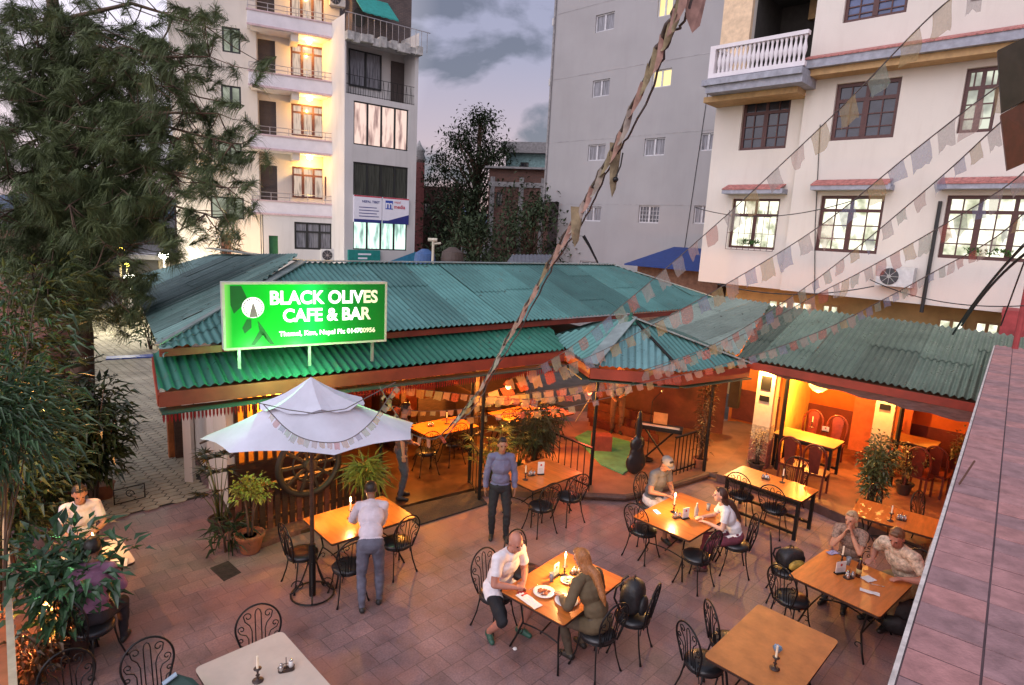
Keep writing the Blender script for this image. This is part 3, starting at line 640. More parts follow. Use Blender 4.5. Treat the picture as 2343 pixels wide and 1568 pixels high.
        if i:
            q=MB(); q.box(x0+w*.1,-.106,sb[1]+h*.55,x0+w*.38,-.101,sb[1]+h*.88); q.obj('logo',M('logo_blue',(.03,.08,.45),.5),s_)
            text_obj('m',h*.42,mw,s_,(x0+w*.24,-.11,sb[1]+h*.72),(R_(90),0,0),align='CENTER',off=.01)
            text_obj('media',h*.20,mr,s_,(x0+w*.42,-.11,sb[1]+h*.66),(R_(90),0,0),off=.006)
            text_obj('nepal',h*.13,mr,s_,(x0+w*.43,-.11,sb[1]+h*.84),(R_(90),0,0))
        else:
            text_obj('NEPAL TIBET',h*.125,mn,s_,(x0+w*.28,-.11,sb[1]+h*.78),(R_(90),0,0),off=.003)
            for j in range(4): 
                q=MB(); q.box(x0+w*.18,-.104,sb[1]+h*(.22+.11*j),x0+w*(.9-.08*(j%2)),-.101,sb[1]+h*(.25+.11*j)); q.obj('small_print_line',mn,s_)
    e=F.rect(795,598,868,573); q=MB(); q.box(e[0],-.12,e[1]-.6,e[2],-.003,e[3]); s_=q.obj('teal_signboard',M('sign_teal',(.02,.25,.22),.5),rt)
    for j in range(2):
        q=MB(); q.box(e[0]+.5,-.125,e[3]-.25-.2*j,e[2]-.5-.2*j,-.121,e[3]-.17-.2*j); q.obj('small_print_line',mw,s_)
    e=F.rect(872,600,950,576); q=MB(); q.add([(e[0],-.06,e[1]-.5),(e[2],-.06,e[1]-.5),(e[2],-.06,e[3]),(e[0]+.3,-.06,e[1])],[(0,1,2,3)]); q.obj('blue_signboard',M('sign_blue',(.04,.22,.36),.5),rt)
office()
# ------------------------------------------------------------------ houses between the blocks and beyond
def boxhouse(name,label,F,u0,u1,vt,mat,wins=(),dep=6,extra=None,vb=620,zb=-.2):
    rt=thing(name,label,'building',F.o,F.a); xl=F.sz(u0,vt)[0]; xr=F.sz(u1,vt)[0]; H=F.sz((u0+u1)/2,vt)[1]
    R=[F.rect(*w) for w in wins]
    mb=MB(); facade(mb,xl,xr,zb,H,R); mb.add([(xl,0,zb),(xl,dep,zb),(xl,dep,H),(xl,0,H)],[(0,3,2,1)]); mb.add([(xr,0,zb),(xr,dep,zb),(xr,dep,H),(xr,0,H)],[(0,1,2,3)]); mb.add([(xl,0,H),(xr,0,H),(xr,dep,H),(xl,dep,H)],[(0,1,2,3)])
    mb.obj('wall',mat,rt)
    for r in R: window(rt,*r,.1,m_dframe,m_gdark,cols=2,fw_=.07)
    if extra: extra(rt,F,xl,xr,H)
    return rt
m_brick=brickmat('brick_wall',(.24,.11,.08),(.19,.09,.07),(.10,.08,.07),.24,.08,.01,.9,.4,.3,swap=1)
def ex1(rt,F,xl,xr,H):
    q=MB()
    for x in (xl+.1,(xl+xr)/2,xr-.6): q.box(x,-.06,-.2,x+.3,-.003,H-.5)
    q.box(xl,-.08,H-1.1,xr,-.062,H-.8); q.box(xl-.2,-.4,H+.003,xr,3,H+.12); q.obj('concrete_frame',M('concrete',(.28,.27,.27),.9,var=.3),rt)
def ex2(rt,F,xl,xr,H):
    q=MB(); q.box(xl-.3,-.5,H+.003,xr+.3,3,H+.75); q.obj('roof_slab',MT['concrete'],rt)
boxhouse('brick_house','half finished brick house with grey concrete frame beside the grey block',Plane(aty(1180,500,40)[:2],-12),1120,1262,388,m_brick,[(1135,470,1150,440)],extra=ex1)
boxhouse('teal_house','pale teal upper house with a concrete roof behind the brick house',Plane(aty(1210,450,46)[:2],-12),1158,1262,352,M('teal_paint',(.22,.36,.36),.8,var=.3),[(1190,382,1210,372)],extra=ex2)
boxhouse('brick_house','low dark brick house behind the narrow office block, left of the big tree',Plane(aty(1000,500,48)[:2],10),966,1060,428,m_brick,[(970,490,985,465)])
boxhouse('red_house','narrow red and grey house touching the office block, with a rounded roof ornament',Plane(aty(960,500,44)[:2],10),946,972,372,M('red_render',(.30,.10,.09),.85,var=.3),extra=lambda rt,F,xl,xr,H:MB().lathe([(.3,0),(.5,.3),(.35,.7),(.45,.9),(.2,1.2),(.02,1.6)],c=((xl+xr)/2,1,H),n=12).obj('roof_ornament',MT['weathered_render'],rt,smooth=True))
# small things above the roof line
def small_back():
    F=Plane(aty(1560,620,23)[:2],-44); rt=thing('shed','brown shed with a bright blue sheet roof beside the white house','shed',F.o,F.a)
    a,b=F.sz(1445,600); c,d=F.sz(1600,600); H=F.sz(1520,607)[1]
    q=MB(); q.box(a+.3,0,-.2,c+.8,3,H); q.obj('wall',M('brown_board',(.16,.09,.06),.8,var=.4),rt)
    q=MB(); top=F.sz(1560,572,1.5)[1]; q.slab([(a,-.5,H-.05),(c+1,-.5,H-.05),(c+1,1.6,top+.1),(a+.9,1.6,top+.1)],.05); q.obj('roof',M('blue_sheet',(.01,.04,.19),.5,.2,var=.15),rt)
    # white vent pipe
    p=aty(990,600,24); q=MB(); q.tube([(p.x,p.y,1),(p.x,p.y,aty(986,548,24).z)],.05,8); q.tube([(p.x-.2,p.y,aty(986,549,24).z),(p.x+.15,p.y,aty(986,549,24).z)],.07,8); q.tube([(p.x,p.y,aty(990,558,24).z),(p.x+.3,p.y,aty(990,556,24).z)],.04,8)
    tag(q.obj('vent_pipe',M('cream_pipe',(.6,.55,.42),.6)),'cream pipe with a short cross piece standing above the green roof ridge','pipe')
    for u,w,lab in ((1035,52,'dark water tank with a pale lid behind the green roof ridge'),(972,50,'low dark tank under a blue sheet behind the ridge, beside the office block')):
        a=aty(u-w/2,590,27); b=aty(u+w/2,590,27); c=(a+b)/2; r=(b-a).length/2; top=aty(u,566 if u>1000 else 570,27).z; q=MB(); q.lathe([(r,0),(r,top-.5),(r*.9,top-.2),(r*.3,top),(.01,top)],c=(c.x,c.y,0),n=20)
        tag(q.obj('water_tank',M('tank_dark' if u>1000 else 'tank_blue',(.08,.055,.045) if u>1000 else (.04,.10,.25),.6)),lab,'tank')
    # grey sheet roof behind the ridge
    p=[aty(1160,600,22),aty(1275,602,22),aty(1262,583,25),aty(1172,583,25)]; rt=thing('lean_to_roof','low grey corrugated roof just behind the ridge, left of the rope of flags','roof',(p[0].x,p[0].y,0)); corr_obj('sheeting',[p],roofmat('grey_sheet',(.16,.17,.2)),rt,period=.15)
    q=MB(); [q.tube([(x.x,x.y,0),(x.x,x.y,x.z-.03)],.05,6) for x in p]; q.obj('post',m_black,rt)
small_back()
# hills far away
mb=MB(); n=60; P=[];Fc=[]
for i in range(n+1):
    x=-900+1800*i/n; h=22+10*math.sin(i*.55)+6*math.sin(i*1.37+1)
    P+= [(x,700,-5),(x,760,h),(x,900,-5)]
for i in range(n): Fc+=[(3*i,3*i+3,3*i+4,3*i+1),(3*i+1,3*i+4,3*i+5,3*i+2)]
mb.add(P,Fc); struct(mb.obj('hills',M('far_hill',(.10,.13,.19),1,var=.15,scale=.02)))
# ------------------------------------------------------------------ cafe building
class RP:   # roof plane through P0, eave direction az, rising at pitch
    def __init__(s,P0,az,pitch):
        s.P=Vector(P0); e=Vector((math.cos(R_(az)),math.sin(R_(az)),0)); nn=Vector((-e.y,e.x,0)); s.e=e; s.s=nn*math.cos(R_(pitch))+Vector((0,0,math.sin(R_(pitch)))); s.n=e.cross(s.s)
    def pt(s,u,v):
        d=ray(u,v); return CP+d*((s.P-CP).dot(s.n)/d.dot(s.n))
m_roofA=roofmat('teal_sheet_roof',(.10,.25,.225),metal=.35,rough=.36,shade=.42)
m_roofL=roofmat('green_sheet_roof',(.04,.20,.135),metal=.35,rough=.36)
m_roofD=roofmat('aged_green_roof',(.15,.22,.175),rust=(.27,.26,.21),metal=.5,rough=.33,shade=.4)
m_redtr=M('red_fascia',(.24,.035,.02),.5,var=.25,scale=3)
m_flash=M('galvanised_flashing',(.34,.40,.38),.4,.5,var=.3,scale=3)
m_orw=M('orange_wall',(.62,.16,.03),.85,var=.25,scale=1.5)
m_dkbr=M('dark_brown_wood',(.05,.025,.015),.5,var=.45,scale=8,stretch=(1,1,4))
m_flr=M('brown_floor',(.065,.032,.016),.32,var=.6,scale=2.2,detail=8)
cafe=thing('cafe_building','long low cafe with two tiers of green corrugated roof, red fascia and an open front','building',(-4.2,7.9,0))
az=37
lo=RP(at(365,892,2.8),az,17); up=RP(at(360,795,3.25),39,19)
LA,LB=lo.pt(362,893),lo.pt(1292,800)
lo_poly=[LA,LB,lo.pt(1262,752),lo.pt(1180,742),lo.pt(349,806)]
UL=up.pt(359,795)
up_poly=[UL,up.pt(890,757),up.pt(1560,708),up.pt(1632,682),up.pt(1402,607),up.pt(692,601)]
corr_obj('lower_roof',[lo_poly],m_roofL,cafe,period=.125,amp=.023,lap=.0)
corr_obj('upper_roof',[up_poly],m_roofA,cafe,period=.11,amp=.018,lap=.65)
# wing running back on the left, its roof falling to the left
WR0,WR1=up_poly[-1],at(478,571,4.15)
WE0,WE1=UL,at(304,650,3.05)
hipv=lo.pt(592,656)
corr_obj('wing_roof',[[WE1,WE0,WR0,WR1]],roofmat('greyish_teal_sheet',(.17,.29,.26),metal=.3,rough=.36,shade=.45),cafe,period=.14,amp=.024,lap=.5)
# back slope, so that the roof is closed from the side
nb=Vector((-math.sin(R_(39)),math.cos(R_(39)),0)); b0,b1=WR0+Vector((0,0,-.02)),up_poly[4]+Vector((0,0,-.02))
corr_obj('rear_roof',[[b1+nb*3.2-Vector((0,0,1.1)),b0+nb*3.2-Vector((0,0,1.1)),b0,b1]],m_roofA,cafe,period=.12,amp=.012)
def flashing(pts,w=.16,th=.02,mat=None,name='ridge_cap',par=None,lift=.035):
    q=MB()
    for a,b in zip(pts,pts[1:]): q.bar(Vector(a)+Vector((0,0,lift)),Vector(b)+Vector((0,0,lift)),w,th)
    return q.obj(name,mat or m_flash,par or cafe,world=True)
flashing([WR0,up_poly[4]],.2); flashing([WR0,WE0.lerp(WR0,.5)],.20,.022); flashing([WE0.lerp(WR0,.5),WE0],.07,.022); flashing([WR1,WR0],.22,.024); flashing([up_poly[4],up_poly[3]],.14)
# fascias and gutters
q=MB(); dn=Vector((0,0,-.14)); q.bar(LA+dn+Vector((0,0,.01)),LB+dn+Vector((0,0,.01)),.03,.19); q.bar(LA+dn,lo_poly[-1]+dn,.03,.17); q.obj('fascia',m_redtr,cafe,world=True)
q=MB(); a=Vector((-.02,.05,-.30)); q.bar(LA+a,LB+a,.28,.02); q.obj('gutter_board',M('dark_green_board',(.02,.06,.05),.5),cafe,world=True)
q=MB(); n=150
for i in range(n): p=LA.lerp(LB,(i+.3)/n)+Vector((-.05,.12,-.34)); p2=LA.lerp(LB,(i+.9)/n)+Vector((-.05,.12,-.34)); q.add([p,p2,p2-Vector((0,0,.10)),(p+p2)/2-Vector((0,0,.15)),p-Vector((0,0,.10))],[(0,1,2,3,4)])
q.obj('red_valance',M('red_cloth',(.30,.02,.02),.9),cafe,world=True)
q=MB(); A_=UL+Vector((0,0,-.1)); B_=up_poly[2]+Vector((0,0,-.1)); q.bar(A_+Vector((-.03,.1,0)),B_+Vector((-.03,.1,0)),.03,.10); q.obj('upper_fascia',m_redtr,cafe,world=True)
# walls: the back wall, ends, window wall on the left, posts along the front
e=Vector((math.cos(R_(az)),math.sin(R_(az)),0)); nn=Vector((-e.y,e.x,0))
F0=Vector((LA.x,LA.y,0))+nn*.55+e*.35
Llen=(LB-LA).length
def P3(a,b,z=0): return F0+e*a+nn*b+Vector((0,0,z))
q=MB()
def wbox(q,a0,b0,a1,b1,z0,z1):
    q.slab([P3(a0,b0,z1),P3(a1,b0,z1),P3(a1,b1,z1),P3(a0,b1,z1)],z1-z0)
wbox(q,.35,4.6,9.6,4.75,0,3.1); q.obj('wall',M('brown_orange_wall',(.34,.11,.03),.85,var=.35),cafe,world=True); q=MB(); wbox(q,.83,1.5,.95,4.6,0,2.75); q.obj('side_wall',m_cream,cafe,world=True)
q=MB(); wbox(q,.96,.6,9.6,4.6,2.62,2.66); q.slab([LA+Vector((0,.02,-.12)),LB+Vector((0,.02,-.12)),P3(9.6,.6,2.64),P3(.0,.6,2.64)],.02); q.obj('ceiling',M('ceiling_board',(.30,.12,.06),.8),cafe,world=True)
q=MB(); wbox(q,.46,4.5,9.6,4.6,.0,1.0); [wbox(q,a,4.45,a+.12,4.6,1.0,2.6) for a in (.8,2.4,4.0,5.6,7.2,8.8)]; q.obj('wainscot',m_dkbr,cafe,world=True)
q=MB(); wbox(q,.80,.12,9.8,4.6,.0,.06)
q.obj('floor',m_flr,cafe,world=True)
# slatted window bay at the left front
q=MB(); wbox(q,.83,1.42,2.6,1.5,.06,.85); q.obj('bay_wall',m_dkbr,cafe,world=True)
q=MB()
for i in range(11): wbox(q,.95+i*.155,1.43,1.01+i*.155,1.5,.85,2.6)
q.obj('window_slats',m_dkbr,cafe,world=True)
q=MB(); wbox(q,.96,1.8,2.6,1.82,.5,2.6); q.obj('lit_curtain',M('yellow_curtain',(.75,.42,.10),.8),cafe,world=True)
lamp('window_lamp','POINT',P3(1.7,1.65,1.9),45,ORANGE,.03)
# posts
def gpost(p,h,r=.035,name='post',par=cafe,mat=None):
    q=MB(); q.tube([(p.x,p.y,p.z),(p.x,p.y,p.z+h)],r,8); return q.obj(name,mat or m_black,par,world=True)
for u,v in ((1096,1146),(1073,1110),(1349,1122),(870,1142)): gpost(at(u,v,0),2.5)
q=MB(); p=at(435,1105,0); q.box(p.x-.1,p.y,0,p.x+.05,p.y+.12,2.5); p=at(478,1120,0); q.box(p.x,p.y,0,p.x+.16,p.y+.1,2.5); q.obj('corner_pillar',m_offw,cafe,world=True)
# pictures and lit panels on the back wall
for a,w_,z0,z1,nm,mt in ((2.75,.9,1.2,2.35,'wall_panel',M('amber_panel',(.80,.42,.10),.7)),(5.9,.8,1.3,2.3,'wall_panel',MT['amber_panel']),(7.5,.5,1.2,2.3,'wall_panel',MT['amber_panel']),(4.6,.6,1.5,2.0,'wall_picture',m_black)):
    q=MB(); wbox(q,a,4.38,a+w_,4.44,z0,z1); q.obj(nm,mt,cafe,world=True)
q=MB(); q.slab([P3(3.3,3.9,1.1),P3(6.9,3.9,1.1),P3(6.9,4.3,1.1),P3(3.3,4.3,1.1)],.06); wbox(q,3.4,3.95,6.8,4.0,.06,1.04); q.obj('bar_counter',M('red_brown_wood',(.22,.05,.025),.4,var=.4,scale=6),cafe,world=True)
for i in range(26):
    q=MB(); h=random.uniform(.22,.3); q.lathe([(.035,0),(.035,h*.6),(.013,h*.8),(.013,h)],n=8); 
    o=q.obj('bottle',M('bottle_'+'abc'[i%3],[(.02,.06,.02),(.10,.03,.01),(.25,.22,.15)][i%3],.15),loc=P3(3.5+i*.125,4.1+random.uniform(-.05,.08),1.1)); tag(o,'bottle standing on the bar counter at the back of the cafe','bottle','bottles on the cafe bar counter')
for a,b,a1,b1,h in ((3.0,2.3,3.08,3.9,1.25),(4.5,2.5,4.58,3.9,1.25),(6.2,2.2,6.28,3.9,1.3),(2.6,3.0,3.0,3.08,1.25),(5.2,2.9,6.2,2.98,1.1)):  # dark partitions and posts added to clutter and darken the interior
    q=MB(); wbox(q,a,b,a1,b1,.06,h); q.obj('darkening_partition',m_dkbr,cafe,world=True)
for a,b in ((3.04,2.2),(6.24,2.1),(4.54,2.4)):
    q=MB(); wbox(q,a-.05,b-.05,a+.05,b+.05,.06,2.62); q.obj('darkening_post',m_dkbr,cafe,world=True)
for b in (1.4,2.6,3.6):
    q=MB(); wbox(q,.96,b,9.6,b+.1,2.48,2.615); q.obj('ceiling_beam',m_dkbr,cafe,world=True)
# pendant lamps of the cafe
def pendant(p,top,label,col=(1,.55,.15),pw=45,es=30,shade=True,r=.06,mat=None,gr='pendant lamps in the cafe'):
    t=thing('pendant_lamp',label,'lamp',(p.x,p.y,p.z),0,gr)
    q=MB(); q.tube([(0,0,top-p.z),(0,0,.08)],.006,5); q.obj('cord',m_black,t)
    q=MB(); q.ell((0,0,0),(r,r,r*1.2),12); q.obj('bulb',mat or m_bulb,t,smooth=True)
    if shade: q=MB(); q.lathe([(.03,.14),(.05,.13),(.12,.03),(.115,.028),(.045,.12),(.028,.13)],n=16); q.obj('shade',m_redtr,t,smooth=True)
    l=lamp('pendant_light','POINT',p-Vector((0,0,.14)),pw,col,.08); return t
m_bulbo=M('orange_bulb',(1,.5,.2),.5,emit=(1,.55,.14),es=22); m_bulbr=M('red_bulb',(1,.1,.05),.5,emit=(1,.10,.04),es=16)
def at_on(u,v,a_b):  # seen point at depth b behind the front line
    d=ray(u,v); t=((F0+nn*a_b)-CP).dot(nn)/d.dot(nn); return CP+d*t
pendant(at_on(1163,884,1.2),2.62,'glowing orange pendant lamp over the cafe tables, below the wide eave',ORANGE,150,mat=m_bulbo)
pendant(at_on(1349,898,.0),2.5,'small glowing red lamp hanging at the corner post of the cafe',(1,.12,.05),30,mat=m_bulbr,r=.05)
pendant(P3(2.3,1.7,2.05),2.62,'orange pendant lamp over the leftmost table inside the cafe',ORANGE,150,mat=m_bulbo)
pendant(P3(4.6,1.9,2.2),2.62,'orange pendant lamp before the bar counter inside the cafe',ORANGE,120,mat=m_bulbo)
pendant(P3(8.0,2.4,2.2),2.62,'orange pendant lamp at the right end of the cafe interior',(1,.28,.06),120,mat=m_bulbo)
# door mat at the threshold
a,b,c,d=at(945,1190,.07),at(1097,1140,.07),at(1085,1128,.07),at(925,1172,.07)
a,b,c,d=at(958,1200,.03),at(1115,1152,.03),at(1090,1122,.03),at(918,1163,.03)
q=MB(); q.slab([a,b,c,d],.025); tag(q.obj('door_mat',M('rubber_mat',(.03,.03,.032),.8,scale=40,var=.5,bump=.6)),'long black ribbed mat at the cafe entrance','mat')
# picket fence with planter boards and cart wheel under the umbrella
fence=thing('picket_fence','dark wooden fence of upright boards along the cafe front behind the umbrella','fence',at(540,1255,0))
A=at(548,1240,0); B=at(862,1150,0); L_=(B-A).length; dd=(B-A)/L_; n=20
for i in range(n):
    p=A+dd*(L_*i/n); q=MB(); q.bar(p+Vector((0,0,.04)),p+Vector((0,0,.78+.03*(i%2))),.085,.025,up=(-dd.y,dd.x,0)); q.obj('picket',m_dkbr if i%4 else M('worn_red_wood',(.13,.045,.03),.7,var=.4),fence,world=True)
q=MB(); 
for z in (.25,.66): q=MB(); q.bar(A+Vector((-dd.y*.03,dd.x*.03,z)),B+Vector((-dd.y*.03,dd.x*.03,z)),.03,.06); q.obj('rail',m_dkbr,fence,world=True)
q=MB(); q.bar(A+Vector((0,0,.84)),B+Vector((0,0,.84)),.10,.035); q.obj('rail',m_dkbr,fence,world=True)
q=MB(); kw=Vector((dd.y,-dd.x,0)); q.slab([A+kw*.42+Vector((0,0,.09)),B+kw*.12+Vector((0,0,.09)),B-kw*.1+Vector((0,0,.09)),A-kw*.1+Vector((0,0,.09))],.09); tag(q.obj('fence_plinth',M('brick_kerb',(.16,.07,.05),.85,var=.4,scale=10)),'low dark brick kerb at the foot of the picket fence','kerb')
def cart_wheel(c,r,label):
    t=thing('cart_wheel',label,'wheel',(c.x,c.y,c.z),math.atan2(dd.y,dd.x)); 
    q=MB(); q.tube([(math.cos(a)*r,0,math.sin(a)*r) for a in [2*math.pi*k/36 for k in range(36)]],.055,8,closed=True); q.obj('rim',M('blackened_wood',(.02,.012,.01),.6),t,smooth=True)
    q=MB(); q.tube([(math.cos(a)*r*.55,0,math.sin(a)*r*.55) for a in [2*math.pi*k/28 for k in range(28)]],.02,6,closed=True); q.obj('inner_ring',MT['blackened_wood'],t,smooth=True)
    q=MB(); q.lathe([(.09,-.09),(.12,-.04),(.12,.04),(.09,.09)],n=16); q.v=[(x,z,y) for x,y,z in q.v]; q.obj('hub',m_dkbr,t)
    for k in range(10):
        a=2*math.pi*k/10; q=MB(); q.bar((math.cos(a)*.1,0,math.sin(a)*.1),(math.cos(a)*r,0,math.sin(a)*r),.045,.035,up=(0,1,0)); q.obj('spoke',MT['blackened_wood'],t)
wc=aty(708,1062,9.3); cart_wheel(wc,.50,'large dark wooden cart wheel leaning on the fence behind the umbrella pole')
# ------------------------------------------------------------------ lit signboard
def signboard():
    a=at(512,802,3.2); b=at(883,781,3.2); L=(b-a).length; ang=math.atan2(b.y-a.y,b.x-a.x); H=.93
    t=thing('lit_signboard','glowing green signboard with white lettering standing on the green roof','sign',(a.x,a.y,a.z-.0),ang)
    q=MB(); q.box(0,0,0,L,.14,H); q.obj('box',M('sign_box',(.55,.56,.50),.5),t)
    m,nt,bs=nodes('green_light_panel'); N=nt.nodes; Lk=nt.links; tc=N.new('ShaderNodeTexCoord')
    # tubes behind the plastic: bright in the middle and at the left, dim at the right end
    sp=N.new('ShaderNodeSeparateXYZ'); Lk.new(tc.outputs['Object'],sp.inputs[0]); dv=N.new('ShaderNodeMath'); dv.operation='DIVIDE'; dv.inputs[1].default_value=L; Lk.new(sp.outputs[0],dv.inputs[0])
    r=ramp(nt,dv.outputs[0],[(0,(.25,.55,.12)),(.05,(0,.24,.01)),(.2,(0,.34,.01)),(.38,(0,.58,.02)),(.50,(.01,.66,.10)),(.62,(0,.22,.02)),(.8,(0,.07,.008)),(1,(0,.02,.004))])
    bs.inputs['Base Color'].default_value=(.0,.15,.01,1); Lk.new(r.outputs[0],bs.inputs['Emission Color']); bs.inputs['Emission Strength'].default_value=1.25; bs.inputs['Roughness'].default_value=.35
    q=MB(); q.box(.03,-.008,.03,L-.03,0-.001,H-.03); pn=q.obj('light_panel',m,t)
    q=MB(); w=.03; q.box(0,-.02,0,L,-.0015,w); q.box(0,-.02,H-w,L,-.0015,H); q.box(0,-.02,w,w,-.0015,H-w); q.box(L-w,-.02,w,L,-.0015,H-w); q.obj('frame',M('pinkish_frame',(.60,.50,.42),.5),t)
    mw=M('lit_white_letters',(.8,.8,.75),.5,emit=(1,1,.90),es=1.5,var=0); mw2=M('dim_cream_letters',(.6,.55,.4),.5,emit=(.9,.75,.50),es=.75,var=0)
    for s_,x,z,sz,mm in (('BLACK OLIVES',.60,.70,.262,mw),('CAFE & BAR',.775,.445,.258,mw),('Thamel, Ktm, Nepal Ph: 014700956',.725,.19,.098,mw)):
        o=text_obj(s_,sz,mm,t,(x,-.012,z),(R_(90),0,0),off=.008 if sz>.2 else .003)
        wx=max(v.co.x for v in o.data.vertices); tgt={'B':1.58,'C':1.30,'T':1.42}[s_[0]]
        for v in o.data.vertices: v.co.x*=tgt/wx
        # letters at the dim right end of the box glow less
        o.data.materials.append(mw2)
        for p in o.data.polygons:
            if x+sum(o.data.vertices[i].co.x for i in p.vertices)/len(p.vertices)>(1.93): p.material_index=1
    mdk=M('dark_olive_print',(.005,.05,.01),.5,emit=(.0,.10,.008),es=.5)
    q=MB(); y=-.0105
    q.add([(x,y,z) for x,z in ((.10,.88),(.24,.88),(.31,.72),(.24,.60),(.14,.50),(.10,.62))],[(0,1,2,3,4,5)])
    q.add([(x,y,z) for x,z in ((.30,.42),(.36,.42),(.36,.30),(.27,.22),(.24,.30))],[(0,1,2,3,4)])
    q.add([(x,y-.0005,z) for x,z in ((.44,.40),(.52,.28),(.66,.05),(.60,.05),(.53,.22),(.40,.05),(.34,.05),(.46,.25))],[(0,1,2,3),(0,3,4,7),(4,5,6,7)])
    q.obj('dark_print',mdk,t)
    q=MB(); n=28; cx,cz=.385,.58; q.add([(cx+.145*math.cos(2*math.pi*i/n),y-.002,cz+.145*math.sin(2*math.pi*i/n)) for i in range(n)],[tuple(range(n))]); lg=q.obj('round_emblem',M('emblem_white',(.8,.75,.72),.5,emit=(1,.92,.92),es=.95),t)
    q=MB(); q.add([(cx+dx,y-.004,cz+dz) for dx,dz in ((-.05,-.135),(.06,-.132),(.04,-.04),(.02,.02),(0,.075),(-.02,.0),(-.035,-.05))],[tuple(range(7))]); q.obj('emblem_figure',M('emblem_dark',(.12,.07,.08),.6,emit=(.25,.16,.18),es=.6),lg)
    q=MB()
    for k in range(26):
        if k in (19,20,18): continue
        a_=2*math.pi*k/26; q.add([(cx+.12*math.cos(a_)+.008*i,y-.004,cz+.12*math.sin(a_)+.011*j) for i,j in ((-1,-1),(1,-1),(1,1),(-1,1))],[(0,1,2,3)])
    q.obj('emblem_ring_print',MT['emblem_dark'],lg)
    for x in (.5,1.1): lamp('sign_spill_lamp','POINT',t.location+Matrix.Rotation(ang,3,'Z')@Vector((x,-.62,-.17)),20,(.25,1,.30),.01,t)  # added lamps in front of the sign, boosting its green spill on the roof
    q=MB()
    for x in (.2,L*.5,L-.2): q.bar((x,.07,.0),(x,.07,-.32),.04); q.bar((x,.16,H*.6),(x,.8,.0),.03)
    q.obj('bracket',m_rail,t)
signboard()
# ------------------------------------------------------------------ stage pavilion with a pyramid roof
pav=thing('stage_pavilion','open pavilion with a green pyramid roof over the little stage','building',at(1450,1090,0))
ez=2.62; AP=at(1444,728,3.42)
Q=[at(1256,770,2.85),at(1352,836,ez),at(1560,852,ez),at(1716,834,ez)]; Q+=[Q[3]+Vector((-.3,2.6,.1)),Q[0]+Vector((1.2,2.4,.0))]
corr_obj('roof',[[Q[0],Q[1],AP]],m_roofA,pav,period=.12,amp=.022,seed=5)
corr_obj('roof',[[Q[1],Q[2],AP]],roofmat('pale_teal_sheet',(.15,.30,.30),metal=.35,rough=.32),pav,period=.125,amp=.017,seed=9)
corr_obj('roof',[[Q[2],Q[3],AP]],m_roofA,pav,period=.12,amp=.014,seed=11)
corr_obj('rear_roof',[[Q[3],Q[4],AP],[Q[4],Q[5],AP],[Q[5],Q[0],AP]],m_roofA,pav,period=.12,amp=.014,seed=15)
for i,w_ in ((1,.28),(2,.07),(3,.22)): flashing([AP,Q[i]],w_,.02,None if i!=2 else m_black,'hip_cap',pav)
q=MB(); q.lathe([(.22,-.10),(.10,.02),(.03,.06),(.02,.22)],c=tuple(AP),n=10); q.obj('roof_cap',m_roofL,pav,world=True)
q=MB(); dz=Vector((0,0,-.15))
for i in range(3): q.bar(Q[i]+dz,Q[i+1]+dz,.03,.2)
q.obj('fascia',m_redtr,pav,world=True)
q=MB()
for i in range(3): q.bar(Q[i]*1+Vector((0,.15,-.3)),Q[i+1]+Vector((0,.15,-.3)),.3,.02)
q.obj('gutter_board',MT['dark_green_board'],pav,world=True)
for u,v,z in ((1610,1078,.12),(1775,1075,.12)): gpost(at(u,v,z),2.45,.04,par=pav)
# stage floor and green carpet
q=MB(); pl=[at(u,v,.12) for u,v in ((1100,1123),(1345,1128),(1432,1132),(1500,1122),(1625,1082),(1760,1070))]; pl+=[pl[-1]+Vector((1.2,3.6,0)),pl[0]+Vector((1.0,4.5,0))]
q.slab(pl,.12); tag(q.obj('stage_platform',M('worn_orange_floor',(.21,.105,.06),.6,var=.35,scale=1.6)),'low orange brown platform with a rounded edge in front of the stage','platform')
q=MB(); pts=[at(u,v,.10) for u,v in ((1330,1133),(1430,1138),(1490,1126),(1620,1086),(1650,1092))]; q.tube(pts,.06,8); tag(q.obj('kerb_pipe',M('dark_kerb',(.09,.05,.04),.6,var=.4)),'dark rounded kerb running along the platform front between the tables','kerb')
q=MB(); q.slab([at(u,v,.15) for u,v in ((1316,1000),(1345,985),(1440,1010),(1478,1045),(1425,1084),(1375,1062))],.025); tag(q.obj('stage_carpet',M('green_carpet',(.07,.30,.16),.8,var=.35,scale=3)),'green carpet on the little stage','carpet')
# back panel of the stage
q=MB(); a,b=at(1395,1000,.12)+Vector((-.1,2.0,0)),at(1680,1020,.12)+Vector((0,.9,0)); q.bar(a+Vector((0,0,1.0)),b+Vector((0,0,1.0)),.06,2.0)
tag(q.obj('stage_screen',M('brown_screen',(.10,.03,.018),.7,var=.5,scale=2)),'dark brown panel wall behind the stage','screen')
for k,(u,v) in enumerate(((1467,985),(1467,960),(1490,1000))): pass
q=MB(); p=at(1360,1020,.15); q.box(p.x-.1,p.y-.35,.12,p.x+.35,p.y-.05,.50); 
tag(q.obj('planter_box',M('red_brown_planter',(.20,.05,.035),.6,var=.3)),'low red brown box beside the green carpet, behind the black railing','planter')
# step blocks behind (striped low stage risers)
for k in range(3):
    q=MB(); p=at(1430,1010,.15)+Vector((.0,.55+.35*k,0)); q.box(p.x-.9,p.y,.13,p.x+1.0,p.y+.05,.35+.14*k,rz=R_(-38)); tag(q.obj('riser',M('riser_wood',(.09,.02,.012),.5,var=.4)),'dark red stage riser behind the green carpet','riser','stage risers')
